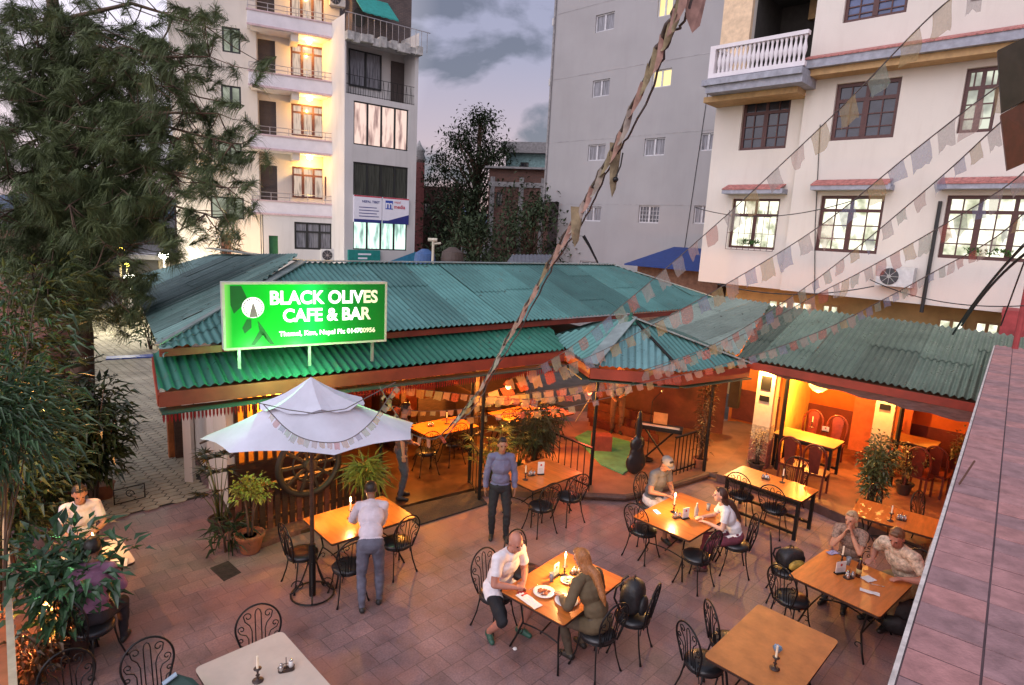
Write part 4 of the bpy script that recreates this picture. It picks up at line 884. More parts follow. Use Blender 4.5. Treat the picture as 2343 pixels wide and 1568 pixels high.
# black railings
def railing(pts,h,n,label,z0=.0,scroll=False):
    t=thing('railing',label,'railing',pts[0]); q=MB()
    for a,b in zip(pts,pts[1:]): q=MB(); q.bar(a+Vector((0,0,h)),b+Vector((0,0,h)),.05,.03); q.obj('rail',m_black,t,world=True); q=MB(); q.bar(a+Vector((0,0,.1)),b+Vector((0,0,.1)),.025); q.obj('rail',m_black,t,world=True)
    for a,b in zip(pts,pts[1:]):
        for i in range(n+1):
            p=a.lerp(b,i/n); q=MB(); q.bar(p,p+Vector((0,0,h)),.018); q.obj('bar',m_black,t,world=True)
railing([at(1236,1072,.12),at(1347,1124,.12)],.88,8,'black railing from the fern bushes to the corner post by the green carpet')
railing([at(1538,1090,.12),at(1605,1066,.12)],.85,8,'black railing at the right side of the stage, before the leafy climbing plant')
railing([at(1073,1110,0),at(1096,1144,0)],.9,3,'short black railing between the two entrance posts beside the standing waiter')
# ------------------------------------------------------------------ open dining rooms on the right
din=thing('dining_room','open fronted dining room with glowing orange walls and an aged green corrugated roof','building',at(1740,1062,0))
dr_=RP(at(1700,822,2.68),-46,0)
D0,D1=at(1690,818,2.68),at(2330,935,2.62); ed=(D1-D0).normalized(); 
T0,T1=at(1690,697,3.45),at(2345,775,3.45)
# one plane through D0,D1 and the middle of the top edge
tm=(T0+T1)/2; nrm=(D1-D0).cross(tm-D0).normalized()
def dpt(u,v): d=ray(u,v); return CP+d*((D0-CP).dot(nrm)/d.dot(nrm))
corr_obj('roof',[[dpt(1688,818),dpt(2350,938),dpt(2360,775),dpt(1912,716),dpt(1758,700)]],m_roofD,din,period=.115,amp=.024,lap=.85,jig=.012,seed=4)
corr_obj('side_roof',[[dpt(1480,742)+Vector((0,0,.05)),dpt(1688,818)+Vector((0,0,.05)),dpt(1762,700)+Vector((0,0,.05)),dpt(1640,682)+Vector((0,0,.05))]],roofmat('pale_green_sheet',(.27,.34,.29),metal=.35,rough=.33),din,period=.12,amp=.024,lap=.6,seed=8)
q=MB(); z=Vector((0,0,-.12)); q.bar(D0+z,D1+z,.03,.15); q.obj('fascia',m_redtr,din,world=True)
ne=Vector((-ed.y,ed.x,0)).normalized()
if ne.y<0: ne=-ne
q=MB()
n=24
for i in range(n):
    a,b=D0.lerp(D1,i/n),D0.lerp(D1,(i+1)/n); sag=lambda t:.03+.20*min(1,t*1.3)+.02*math.sin(t*40)
    if i<3: continue
    q.add([a+Vector((0,0,-.17)),b+Vector((0,0,-.17)),b+ne*.12+Vector((0,0,-.18-sag((i+1)/n))),a+ne*.12+Vector((0,0,-.18-sag(i/n)))],[(0,1,2,3)])
q.obj('rolled_awning',M('grey_canvas',(.16,.12,.13),.85,var=.4,scale=5,stretch=(1,1,5)),din,world=True,smooth=True)
PZ=.18; DB=3.3
dd_=Vector((ed.x,ed.y,0)).normalized(); G0=at(1722,1064,PZ); G0.z=0
def DP(a,b,z=0): return G0+dd_*a+ne*b+Vector((0,0,z))
def dbox(q,a0,b0,a1,b1,z0,z1): q.slab([DP(a0,b0,z1),DP(a1,b0,z1),DP(a1,b1,z1),DP(a0,b1,z1)],z1-z0)
q=MB(); dbox(q,-1.8,DB,9,DB+.12,0,3.3); q.obj('wall',m_orw,din,world=True)
q=MB(); dbox(q,.10,1.1,.22,DB,0,2.6); q.obj('side_wall',M('yellow_wall',(.72,.46,.12),.8,var=.12),din,world=True)
q=MB(); dbox(q,-1.7,DB-.03,9,DB-.002,PZ,1.05)
q.obj('wainscot',M('maroon_paint',(.15,.03,.02),.6,var=.25),din,world=True)
q=MB(); dbox(q,1.3,DB-.35,2.5,DB-.25,PZ,2.2); dbox(q,4.6,1.2,4.75,DB-.03,PZ,2.4); q.obj('partition',M('vermilion_partition',(.60,.17,.06),.7,var=.2),din,world=True)
q=MB(); dbox(q,0,0,9,DB,2.60,2.64); q.slab([D0+Vector((0,.03,-.07)),D1+Vector((0,.03,-.07)),DP(8.5,.02,2.62),DP(-.5,.02,2.62)],.02); q.obj('ceiling',MT['ceiling_board'],din,world=True)
# platform of the dining rooms
q=MB(); pl=[at(u,v,PZ) for u,v in ((1640,1084),(1845,1142),(1962,1192),(2110,1250))]; dirp=(pl[-1]-pl[0]).normalized(); pl+=[pl[-1]+dirp*3.5,pl[-1]+dirp*3.5+ne*4.6,pl[0]+ne*6+dirp*-.8]
q.slab(pl,PZ); tag(q.obj('dining_platform',M('terracotta_floor',(.20,.085,.045),.5,var=.4,scale=1.8)),'raised terracotta floor of the dining rooms with a dark step edge','platform')
q=MB()
for k in range(3): a,b=pl[k],pl[k+1]; q.bar(a+Vector((.01,-.02,-.09)),b+Vector((.01,-.02,-.09)),.03,.178)
tag(q.obj('step_edge',M('dark_riser',(.10,.055,.05),.7,var=.4,scale=6)),'dark face of the long step below the dining room floor','step')
# pillars
def pillar(u,v,h,label):
    p=at(u,v,PZ); t=thing('pillar',label,'pillar',p,math.atan2(dd_.y,dd_.x)); w=.19
    q=MB(); q.box(-w,-w,.0,w,w,.62); q.obj('base',M('mosaic_base',(.30,.12,.09),.7,var=.6,scale=22),t)
    q=MB(); q.box(-w*.97,-w*.97,.62,w*.97,w*.97,.95); q.obj('mosaic_band',M('stone_mosaic',(.42,.33,.22),.7,var=.6,scale=30),t)
    q=MB(); q.box(-w*.95,-w*.95,.95,w*.95,w*.95,h); q.obj('shaft',M('cream_pillar',(.62,.50,.36),.8,var=.12),t)
    for z0,z1 in ((1.75,2.05),(1.5,1.62)):
        q=MB(); q.box(-.10,-w-.015,z0,.10,-w+.006,z1); q.obj('notice',m_black,t)
    q=MB(); q.ell((0,-w-.12,h-.10),(.05,.05,.06),10); g=q.obj('wall_lamp',m_bulb,t,smooth=True)
    q=MB(); q.tube([(0,-w,h-.06),(0,-w-.08,h-.02),(0,-w-.12,h-.04)],.012,6); q.obj('lamp_arm',m_black,g)
    lamp('wall_light','POINT',(0,0,0),85,(1,.50,.12),.03).location=p+Vector((math.sin(0)*0,0,0))+(-ne*(w+.25))+Vector((0,0,h-.2))
    return t
pillar(1735,1064,2.36,'cream pillar with a wall lamp and black notices, left of the first dining room')
pillar(2003,1085,2.30,'cream pillar with a wall lamp behind the tall bushy potted plant')
for u,v in ((1776,1074),(2035,1110)): gpost(at(u,v,PZ),2.35,.045,par=din)
# hanging bowl lamp
def bowl(p,label,pw):
    t=thing('bowl_lamp',label,'lamp',(p.x,p.y,p.z)); q=MB(); q.lathe([(.02,-.13),(.10,-.10),(.19,-.02),(.21,.04),(.19,.04),(.1,-.06),(.02,-.09)],n=18); q.obj('shade',M('amber_glass',(1,.6,.15),.4,emit=(1,.55,.12),es=3.5),t,smooth=True)
    q=MB(); q.ell((0,0,.02),(.05,.05,.05)); q.obj('bulb',m_bulb,t,smooth=True); q=MB(); q.tube([(0,0,.05),(0,0,2.6-p.z)],.008,5); q.obj('cord',m_black,t)
    lamp('bowl_light','POINT',p+Vector((0,0,.12)),pw,ORANGE,.03); lamp('bowl_light','POINT',p-Vector((0,0,.25)),pw,ORANGE,.03)
p=G0+ne*1.25; d=ray(1873,885); bowl(CP+d*((p-CP).dot(ne)/d.dot(ne)),'glowing amber bowl lamp over the table of the first dining room',95)
bowl(DP(4.15,1.5,2.15),'amber bowl lamp of the second dining room, behind the pillar',110)
lamp('side_light','POINT',DP(-1.0,1.9,2.1),60,(1,.6,.2),.03)
# pictures on dining walls
for a,w_,z0,z1,lab in ((.45,.35,1.6,2.1,'framed picture on the orange wall left of the first dining table'),(5.4,.7,1.7,2.1,'wide dark picture on the wall of the second dining room')):
    q=MB(); dbox(q,a,DB-.07,a+w_,DB-.035,z0,z1); tag(q.obj('wall_picture',M('dark_print',(.12,.06,.04),.5,var=.6,scale=9)),lab,'picture')
q=MB(); dbox(q,-1.3,1.7,-1.05,1.85,.9,2.2); tag(q.obj('hanging_coat',M('dark_cloth',(.05,.045,.04),.9)),'dark coat hanging on the wall left of the first dining room','coat')
# ------------------------------------------------------------------ brick coping wall at the right
ZW=3.3
w0=at(2047,1568,ZW); w1=at(2284,768,ZW); wd=(w1-w0).normalized(); wn=Vector((wd.y,-wd.x,0))   # wn points right
w0=w0-wd*2.5; WL=(w1-w0).length
coping=thing('boundary_wall','wide wall running from lower right with pink brick tiles on its top','wall',(w0.x,w0.y,0))
q=MB(); q.slab([w0+wd*0-Vector((0,0,.06))+wn*.03,w0+wd*WL-Vector((0,0,.06))+wn*.03,w0+wd*WL+wn*1.6-Vector((0,0,.06)),w0+wn*1.6-Vector((0,0,.06))],ZW-.06); q.obj('wall',M('red_brown_render',(.32,.12,.09),.85,var=.3),coping,world=True)
mt=[M('pink_tile_'+c,col,.7,var=.3,scale=9,bump=.5,bscale=70) for c,col in (('a',(.41,.205,.195)),('b',(.38,.195,.19)),('c',(.32,.18,.18)),('d',(.43,.205,.19)))]
q=MB(); rows=int(WL/.235); x=0; tw=.265
for i in range(rows):
    for j in range(6):
        if i and False: pass
        a=i*.235+.005; b=(i+1)*.235-.005; c=j*tw+.005; d=(j+1)*tw-.005; off=random.uniform(-.0025,.0025); q.mi=random.choice((0,0,1,2,3)) if random.random()<.75 else 2
        if j==1 and i%7==3: pass
        z=ZW+off
        pts=[w0+wd*a+wn*c,w0+wd*b+wn*c,w0+wd*b+wn*d,w0+wd*a+wn*d]
        q.add([Vector((p.x,p.y,z)) for p in pts]+[Vector((p.x,p.y,z-.035)) for p in pts],[(3,2,1,0),(0,1,5,4),(1,2,6,5),(2,3,7,6),(3,0,4,7)])
q.obj('coping_tiles',mt,coping,world=True)
q=MB(); q.slab([w0-Vector((0,0,.0035)),w0+wd*WL-Vector((0,0,.0035)),w0+wd*WL+wn*1.6-Vector((0,0,.0035)),w0+wn*1.6-Vector((0,0,.0035))],.04); q.obj('mortar_bed',M('mortar',(.10,.06,.065),.95),coping,world=True)
q=MB(); q.bar(w0+wd*0-wn*.012-Vector((0,0,.02)),w0+wd*WL-wn*.012-Vector((0,0,.02)),.02,.035); q.obj('white_edge',M('cream_edge',(.62,.55,.50),.8,var=.3,scale=12),coping,world=True)
q=MB(); p=w1+wd*.25; q.slab([p+Vector((0,0,.55))+wn*-.02,p+wd*1.4+Vector((0,0,.55))+wn*-.02,p+wd*1.4+wn*1.6+Vector((0,0,.55)),p+wn*1.6+Vector((0,0,.55))],.12); q.slab([p+Vector((0,0,.43)),p+wd*1.4+Vector((0,0,.43)),p+wd*1.4+wn*1.6+Vector((0,0,.43)),p+wn*1.6+Vector((0,0,.43))],3.73)
tag(q.obj('red_wall_post',M('red_masonry',(.33,.05,.05),.8,var=.25)),'dark red masonry block at the far end of the brick wall','wall')
q=MB(); p=aty(2338,720,11.5); q.tube([(p.x,p.y,2.5),(p.x,p.y,5.0)],.05,8); tag(q.obj('red_pole',MT['red_masonry']),'short dark red pole rising beyond the far end of the brick wall','pole')
# dangling white wires on the wall edge
q=MB(); pts=[at(2195,1105,3.25),at(2170,1160,3.0),at(2145,1215,2.8),at(2130,1250,2.5),at(2118,1290,2.3)]; q.tube(pts,.008,5); q.tube([p+Vector((.05,-.03,.0)) for p in pts],.006,5)
tag(q.obj('wire',M('white_wire',(.6,.55,.5),.5)),'white wires dangling along the edge of the brick wall','cable')
q=MB(); q.tube([at(2195,1108,3.32),at(2230,1055,3.42)],.007,5); tag(q.obj('twig',M('twig_brown',(.12,.05,.03),.8)),'thin reddish twig lying across the brick wall tiles','twig')
# open wooden shutter at the upper right, on a post of the terrace behind the wall
def shutter():
    t=thing('wooden_shutter','dark red wooden shutter hanging open at the upper right','shutter',aty(2340,250,4.3))
    q=MB()
    A=[aty(2283,115,4.3),aty(2292,258,4.3),aty(2400,200,3.9),aty(2400,60,3.9)]
    q.slab(A,.05,up=Vector((-.5,-.8,0)).normalized()); q.obj('upper_board',M('very_dark_wood',(.035,.025,.02),.6,var=.4,scale=9),t,world=True)
    q=MB(); A=[aty(2290,262,4.3),aty(2305,390,4.3),aty(2420,340,3.9),aty(2420,190,3.9)]; q.slab(A,.06,up=Vector((-.5,-.8,0)).normalized()); q.obj('lower_board',M('dark_red_board',(.10,.02,.015),.5,var=.4,scale=9),t,world=True)
    q=MB(); q.bar(aty(2300,200,4.36),aty(2700,150,3.9),.05); q.obj('hanging_beam',m_dkbr,t,world=True)
shutter()
# ------------------------------------------------------------------ square market umbrella
def umbrella():
    P=at(715,1362,0); t=thing('garden_umbrella','large white garden umbrella with a vented peak over the wooden table','umbrella',P)
    rz=2.17; C=[at(457,1005,rz),at(525,1040,rz-.02),at(765,1045,rz-.02),at(940,1006,rz),at(946,968,rz)]
    c=Vector((P.x,P.y,rz)); ap=at(718,872,2.98); ap=Vector((P.x,P.y,ap.z))
    ap=Vector((c.x+.0,c.y,2.95))
    # octagon fitted to the seen corners, completed behind
    C+= [c*2-C[1]+Vector((0,.1,0)),c*2-C[2]+Vector((.1,.2,0)),c*2-C[2]+Vector((-.8,-.05,0))]
    C=[Vector((q.x,q.y,rz)) for q in C]
    q=MB(); K=len(C); R=7
    V=[];Fc=[]
    for i in range(K):
        for s_ in range(4):
            for r in range(R+1):
                f=r/R; a=C[i].lerp(C[(i+1)%K],s_/4); dip=math.sin(s_/4*math.pi)*.06*f*f
                inn=.015*math.sin(s_/4*math.pi)*f
                p=ap.lerp(a,f*(1-inn)); p.z-=math.sin(f*math.pi)*.03+(-dip*.5)
                V.append(p)
    n=R+1; tot=K*4
    for i in range(tot):
        for r in range(R): Fc.append((i*n+r,i*n+r+1,((i+1)%tot)*n+r+1,((i+1)%tot)*n+r))
    q.add(V,Fc); m_can=M('white_canvas',(.62,.64,.73),.85,var=.16,scale=1.2,bump=.25,bscale=18); q.obj('canopy',m_can,t,world=True,smooth=True)
    # vent cap
    q=MB(); V=[];Fc=[]; A2=ap+Vector((0,0,.10)); 
    for i in range(K):
        for s_ in range(3):
            a=C[i].lerp(C[(i+1)%K],s_/3); sag=math.sin(s_/3*math.pi)
            for r in range(5):
                f=r/4*.46*(1+.10*sag); p=A2.lerp(Vector((a.x,a.y,a.z+.08)),f); p.z-=.04*math.sin(r/4*math.pi)+.035*sag*(r/4); V.append(p)
    tot=K*3
    for i in range(tot):
        for r in range(4): Fc.append((i*5+r,i*5+r+1,((i+1)%tot)*5+r+1,((i+1)%tot)*5+r))
    q.add(V,Fc); q.obj('vent_cap',m_can,t,world=True)
    for a in C: q=MB(); q.bar(ap-Vector((0,0,.16)),a-Vector((0,0,.06)),.018,.025); q.obj('rib',m_dkbr,t,world=True)
    q=MB(); q.tube([(0,0,.05),(0,0,2.9)],.028,8); q.obj('pole',m_dkbr,t)
    q=MB(); q.tube([(0,0,0),(0,0,.75)],.045,10); q.obj('pole_sleeve',m_black,t)
    q=MB()
    for k in range(4):
        a=k*math.pi/2+.3; x,y=math.cos(a),math.sin(a)
        pts=[(x*(.05+.24*s_),y*(.05+.24*s_),.05+.45*(1-s_)**2) for s_ in [i/8 for i in range(9)]]; q.tube(pts,.012,5)
        q.tube([(x*(.18+.09*math.cos(b)*(1-b/9)),y*(.18+.09*math.cos(b)*(1-b/9)),.16+.09*math.sin(b)*(1-b/9)) for b in [i*.5 for i in range(15)]],.008,5)
    q.tube([(math.cos(a)*.28,math.sin(a)*.28,.03) for a in [2*math.pi*k/24 for k in range(24)]],.014,5,closed=True); q.obj('base',m_black,t)
umbrella()
# ------------------------------------------------------------------ wrought iron chairs
def arc(cx,cz,r,a0,a1,n=10,y=0): return [(cx+r*math.cos(a0+(a1-a0)*i/n),y,cz+r*math.sin(a0+(a1-a0)*i/n)) for i in range(n+1)]
def spiral(cx,cz,r,a0,turns,sgn=1,n=16):
    return [(cx+sgn*r*(1-.75*i/n)*math.cos(a0+turns*2*math.pi*i/n),0,cz+r*(1-.75*i/n)*math.sin(a0+turns*2*math.pi*i/n)) for i in range(n+1)]
m_seat=M('black_vinyl',(.018,.018,.02),.32,bump=.15,bscale=30,spec=.6)
def make_chair(label):
    t=thing('iron_chair',label,'chair')
    q=MB(); q.lathe([(.01,.43),(.19,.43),(.215,.445),(.215,.47),(.19,.492),(.10,.50),(.01,.503)],n=24); q.obj('seat',m_seat,t,smooth=True)
    q=MB(); q.tube([(math.cos(a)*.20,math.sin(a)*.20,.425) for a in [2*math.pi*k/24 for k in range(24)]],.009,6,closed=True); q.obj('seat_ring',m_black,t,smooth=True)
    for sx in (-1,1):
        for sy in (-1,1):
            q=MB(); pts=[(sx*.15,sy*.13,.425),(sx*.155,sy*.14,.33),(sx*.17,sy*.16,.2),(sx*.20,sy*.20,.05),(sx*.215,sy*.215,.0)]; q.tube(pts,[.010]*4+[.016],6); q.obj('leg',m_black,t,smooth=True)
    q=MB()
    for s_ in (-1,1): q.tube([(p[0],s_*.15,p[2]) for p in arc(0,.33,.13,math.pi,0,12)],.006,5)
    # the back, leaning a little
    lean=lambda pts:[(x,-.185-(z-.43)*.16+y,z) for x,y,z in pts]
    hoop=[(-.13,0,.425),(-.17,0,.52)]+[(.225*math.cos(a),0,.735+.235*math.sin(a)) for a in [math.pi*1.12-math.pi*1.24*i/22 for i in range(23)]]+[(.17,0,.52),(.13,0,.425)]
    h=MB(); h.tube(lean(hoop),.011,6); h.obj('back_hoop',m_black,t,smooth=True)
    s=MB(); r=.0062
    s.tube(lean([(-.03,0,.43),(-.03,0,.87),(-.02,0,.91),(0,0,.925),(.02,0,.91),(.03,0,.87),(.03,0,.43)]),r,5)
    for g in (-1,1):
        s.tube(lean([(g*.065,0,.43),(g*.065,0,.70),(g*.085,0,.76),(g*.13,0,.81)]+[(g*(.10-.0+.045*(1-.7*i/12)*math.cos(.3+i*.5)),0,.855+.045*(1-.7*i/12)*math.sin(.3+i*.5)) for i in range(13)]),r,5)
        s.tube(lean([(g*.10,0,.43),(g*.10,0,.62),(g*.12,0,.665),(g*.18,0,.69)]+[(g*(.165+.035*(1-.7*i/12)*math.cos(-.2+i*.5)),0,.735+.035*(1-.7*i/12)*math.sin(-.2+i*.5)) for i in range(13)]),r,5)
        s.tube(lean([(g*.135,0,.43),(g*.135,0,.50),(g*.15,0,.55),(g*.19,0,.57)]+[(g*(.175+.03*(1-.7*i/12)*math.cos(-.2+i*.5)),0,.615+.03*(1-.7*i/12)*math.sin(-.2+i*.5)) for i in range(13)]),r,5)
    s.obj('back_scrolls',m_black,t,smooth=True); q.obj('under_arch',m_black,t,smooth=True)
    return t
CHAIR0=[None,None]
def chair(x,y,face,label,group,z=0):
    """face: heading (deg) the seated person looks to"""
    rz=R_(face-90)
    if CHAIR0[0] is None:
        c=make_chair(label); CHAIR0[0]=c; CHAIR0[1]=subtree(c); c.location=(x,y,z); c.rotation_euler=(0,0,rz); c['group']=group; return c
    return dup(CHAIR0[0],(x,y,z),rz,label,group,CHAIR0[1])
# ------------------------------------------------------------------ tables
m_top=M('orange_laminate',(.60,.18,.035),.30,var=.24,scale=3,stretch=(6,1,1),detail=8)
m_top2=M('worn_laminate',(.52,.20,.06),.38,var=.22,scale=5,detail=9)
m_topw=M('pale_cream_top',(.62,.52,.43),.35,var=.08,scale=4)
m_edge=M('table_edge',(.05,.022,.015),.5)
def rrect(L,W,r=.035,n=4):
    P=[]
    for cx,cy,a0 in ((L/2-r,W/2-r,0),(-L/2+r,W/2-r,90),(-L/2+r,-W/2+r,180),(L/2-r,-W/2+r,270)):
        for i in range(n+1): a=R_(a0+90*i/n); P.append((cx+r*math.cos(a),cy+r*math.sin(a)))
    return P
def table(cx,cy,ang,L,W,label,mat,style='scroll',z=0,h=.75,group='cafe tables in the courtyard',r=.035):
    t=thing('cafe_table',label,'table',(cx,cy,z),R_(ang),group)
    q=MB(); q.slab([(x,y,h) for x,y in rrect(L,W,r)],.008); q.obj('tabletop',mat,t)
    q=MB(); q.slab([(x,y,h-.008) for x,y in rrect(L-.004,W-.004,r)],.03); q.obj('table_edge',m_edge,t)
    a,b=L/2-.13,W/2-.12
    if style=='post':
        for sx in (-1,1):
            for sy in (-1,1): q=MB(); q.bar((sx*(L/2-.06),sy*(W/2-.06),0),(sx*(L/2-.06),sy*(W/2-.06),h-.038),.055); q.obj('leg',m_black,t)
        q=MB(); q.bar((-L/2+.087,-W/2+.06,.12),(L/2-.087,-W/2+.06,.12),.045); q.bar((-L/2+.087,W/2-.06,.12),(L/2-.087,W/2-.06,.12),.045); q.box(-L/2+.05,-W/2+.05,h-.11,L/2-.05,W/2-.05,h-.039); q.obj('frame',m_black,t)
    else:
        for sx in (-1,1):
            for sy in (-1,1):
                q=MB(); q.tube([(sx*(a-.02),sy*(b-.02),h-.04),(sx*(a-.06),sy*(b-.06),.55),(sx*(a-.09),sy*(b-.08),.33),(sx*(a-.03),sy*(b-.02),.12),(sx*(a+.02),sy*(b+.02),0)],.013,6)
                c=[(sx*(a-.10+.05*math.cos(u)*(1-u/8)),sy*(b-.05),.17+.05*math.sin(u)*(1-u/8)) for u in [i*.5 for i in range(11)]]; q.tube(c,.007,5); q.obj('leg',m_black,t,smooth=True)
        q=MB(); q.box(-a,-b,h-.06,a,b,h-.039)
        q.tube([(-(a-.09)+2*(a-.09)*i/12,0,.30+.08*math.sin(i/12*math.pi)) for i in range(13)],.010,6)
        for s_ in (-1,1): q.tube([(s_*(a-.09),-(b-.08)+2*(b-.08)*i/8,.31+.03*math.sin(i/8*math.pi)) for i in range(9)],.010,6)
        q.obj('stretcher',m_black,t,smooth=False)
    return t
# measured from the picture: centre, heading of the long side, length, width
TB={}
def T(k,cx,cy,ang,L,W,*a,**kw): TB[k]=(cx,cy,ang,L,W); return table(cx,cy,ang,L,W,*a,**kw)
T(1,-2.12,5.02,45,.86,1.25,'cream topped table at the bottom left with rounded corners',m_topw,r=.06)
T(2,-2.1,8.36,43,1.33,.92,'orange wooden table under the white umbrella where the waiter leans',m_top)
T(3,.80,6.90,50,1.32,.93,'table with the plates of food between the bald man and the long haired person',m_top)
T(4,.62,10.42,44,1.28,.92,'red orange table behind the standing waiter, with a menu card on it',m_top)
T(5,2.86,9.04,45,1.42,.98,'table with the water bottle between the man in a cap and the young woman',m_top)
T(6,4.83,10.55,-46,1.42,.78,'long table on square black legs at the step of the dining room',m_top,style='post')
T(7,2.97,5.90,-44,.90,1.38,'bare worn table at the bottom edge with one candlestick on it',m_top2,r=.05)
T(8,4.58,7.36,-49,1.10,1.15,'table with the beer bottle beside the brick wall',m_top)
T(9,6.45,9.30,-38,1.35,.85,'table half hidden by the brick wall, behind the grey haired woman',m_top)
LT=at(275,1285,.72); T(10,LT.x-.38,LT.y+.02,45,.80,.80,'small cream table behind the rubber plant at the left',m_topw,r=.06,h=.72)
UV=Vector((math.cos(UA),math.sin(UA),0)); VV=Vector((math.sin(UA),-math.cos(UA),0))
def near(k,a,b):   # point in a table's own frame
    cx,cy,ang,L,W=TB[k]; c,s_=math.cos(R_(ang)),math.sin(R_(ang)); return cx+a*c-b*s_,cy+a*s_+b*c
def chair_at(u,v,face,label,group,z=.49,floor=0):
    p=at(u,v,z); return chair(p.x,p.y,face,label,group,floor)
GC='iron chairs in the courtyard'
def ch(k,a,b,rel,label,group=GC,floor=0):
    x,y=near(k,a,b); return chair(x,y,TB[k][2]+rel,label,group,floor)
# table 1 (two hoops seen from behind the table)
chair_at(352,1600,-50,'black iron scroll chair at the bottom left, above the folded green cloth',GC,.49)
chair_at(598,1512,-62,'black iron scroll chair standing behind the cream topped table at the bottom',GC,.49)
chair_at(175,1630,-40,'reddish lit iron chair at the very bottom left below the rubber plant',GC,.49)
# table 2
ch(2,-.85,.05,0,'iron chair behind the umbrella pole at the left end of the umbrella table')
chair_at(797,1290,TB[2][2]+80,'iron chair pulled out beside the leaning waiter',GC)
chair_at(908,1236,TB[2][2]+95,'iron chair right of the leaning waiter, tucked at the umbrella table',GC)
# table 3
ch(3,-.40,.76,-95,'iron chair the bald man in the white shirt sits on')
ch(3,.28,.80,-92,'empty iron chair behind the plates table, right of the bald man')
P3b=at(1368,1440,.5); chair(P3b.x,P3b.y,128,'iron chair the long haired person in brown sits on',GC)
P3c=at(1448,1405,.49); chair(P3c.x,P3c.y,150,'iron chair with a black backpack on it, right of the long haired person',GC)
# table 4
chair_at(1238,1154,125,'iron chair in front of the menu card table, left one of the pair',GC)
chair_at(1303,1132,125,'iron chair by the black corner post, at the menu card table',GC)
ch(4,.2,-.0,0,'',GC) if 0 else None
# table 5
chair_at(1472,1208,45,'iron chair left of the table with the water bottle, nearest to the plates table',GC)
P5m=at(1490,1150,.5); chair(P5m.x,P5m.y,-45,'iron chair the man in the grey cap sits on',GC)
chair_at(1594,1268,130,'empty iron stool chair in front of the table with the water bottle',GC)
P5w=at(1683,1238,.5); chair(P5w.x,P5w.y,170,'iron chair the young woman in the white top sits on',GC)
# table 6
chair_at(1697,1130,50,'front left iron chair at the long black legged table',GC)
chair_at(1772,1160,50,'iron chair at the long black legged table, right one of the front pair',GC)
chair_at(1812,1108,-130,'iron chair behind the long black legged table, on the step side',GC)
# table 7
P7a=at(1612,1510,.49); chair(P7a.x,P7a.y,20,'iron chair at the left of the bare worn table, nearer one of two',GC)
P7b=at(1668,1465,.49); chair(P7b.x,P7b.y,5,'iron chair at the left of the bare worn table, farther one of two',GC)
# table 8
P8a=at(1800,1300,.49); chair(P8a.x,P8a.y,-22,'iron chair carrying a dark bag with a yellow patch',GC)
P8b=at(1812,1364,.49); chair(P8b.x,P8b.y,28,'empty iron chair at the near left corner of the beer bottle table',GC)
ch(8,-.35,.95,-90,'iron chair the grey haired woman sits on, behind the beer bottle table') ; S8w=near(8,-.35,.95)
S8m=near(8,.40,.98); chair(S8m[0],S8m[1],TB[8][2]-100,'iron chair under the broad shouldered man next to the brick wall',GC)
# table 9
chair_at(2028,1178,-60,'iron chair behind the half hidden table, left one of the far pair',GC,.49,PZ if 0 else 0)
chair_at(2128,1198,-60,'iron chair behind the half hidden table, beside the wall wire',GC)
# left table seats
PLa=at(212,1425,.5); 
chair(PLa.x,PLa.y,75,'iron chair of the person in the purple shirt behind the rubber plant',GC)
PLb=at(190,1245,.5); chair(PLb.x,PLb.y,-55,'iron chair of the candle lit person behind the rubber plant',GC)
# ------------------------------------------------------------------ cafe interior tables
def itable(u,v,ang,L,W,label,z=.80):
    p=at(u,v,z); return table(p.x,p.y,ang,L,W,label,MT['orange_laminate'],z=.06,group='tables inside the cafe')
itable(1014,976,42,1.3,.85,'brightly lit table inside the cafe, nearest to the white umbrella')
itable(1190,946,42,1.3,.85,'orange lit table inside the cafe under the pendant lamp')
itable(1268,943,42,.7,.7,'small square table at the right end of the cafe, behind the ferns')
GI='iron chairs inside the cafe'
chair_at(975,1030,120,'iron chair in front of the brightly lit inside table, left one',GI,.55,.06); chair_at(1035,1010,130,'iron chair in front of the brightly lit inside table, right one',GI,.55,.06)
chair_at(1148,975,125,'iron chair in front of the inside table under the pendant lamp',GI,.55,.06); chair_at(955,960,0,'iron chair at the left end of the brightly lit inside table',GI,.55,.06)
chair_at(1080,985,130,'iron chair at the right front corner of the brightly lit inside table',GI,.55,.06); chair_at(1215,985,125,'iron chair between the ferns and the pendant lit inside table',GI,.55,.06)
chair_at(1065,930,-50,'iron chair behind the brightly lit inside table',GI,.55,.06); chair_at(1225,915,-50,'iron chair behind the pendant lit inside table',GI,.55,.06); chair_at(1130,935,0,'iron chair at the left end of the pendant lit inside table',GI,.55,.06)
# ------------------------------------------------------------------ wooden chairs and tables of the dining rooms
m_rw=M('dark_red_chair_wood',(.12,.02,.012),.4,var=.3,scale=10)
def wood_chair0(label):
    t=thing('wooden_chair',label,'chair'); w=.21
    q=MB(); q.slab([(x,y,.46) for x,y in rrect(.44,.42,.05)],.04); q.obj('seat',m_rw,t)
    for sx in (-1,1):
        q=MB(); q.bar((sx*.19,.18,0),(sx*.19,.18,.42),.035); q.obj('leg',m_rw,t)
        q=MB(); q.bar((sx*.18,-.22,0),(sx*.18,-.185,.46),.035); q.obj('leg',m_rw,t)
    q=MB(); q.tube([(-.19,-.19,.44),(-.21,-.22,.70)]+[(.21*math.cos(a),-.235-.03*math.sin(a),.80+.26*math.sin(a)) for a in [math.pi-math.pi*i/14 for i in range(15)]]+[(.21,-.22,.70),(.19,-.19,.44)],.022,6); q.obj('back_frame',m_rw,t,smooth=True)
    q=MB(); q.slab([(-.085,-.19,.47),(.085,-.19,.47),(.12,-.26,.98),(0,-.265,1.05),(-.12,-.26,.98)],.018,up=Vector((0,1,.1)).normalized()); q.obj('back_splat',m_rw,t)
    return t
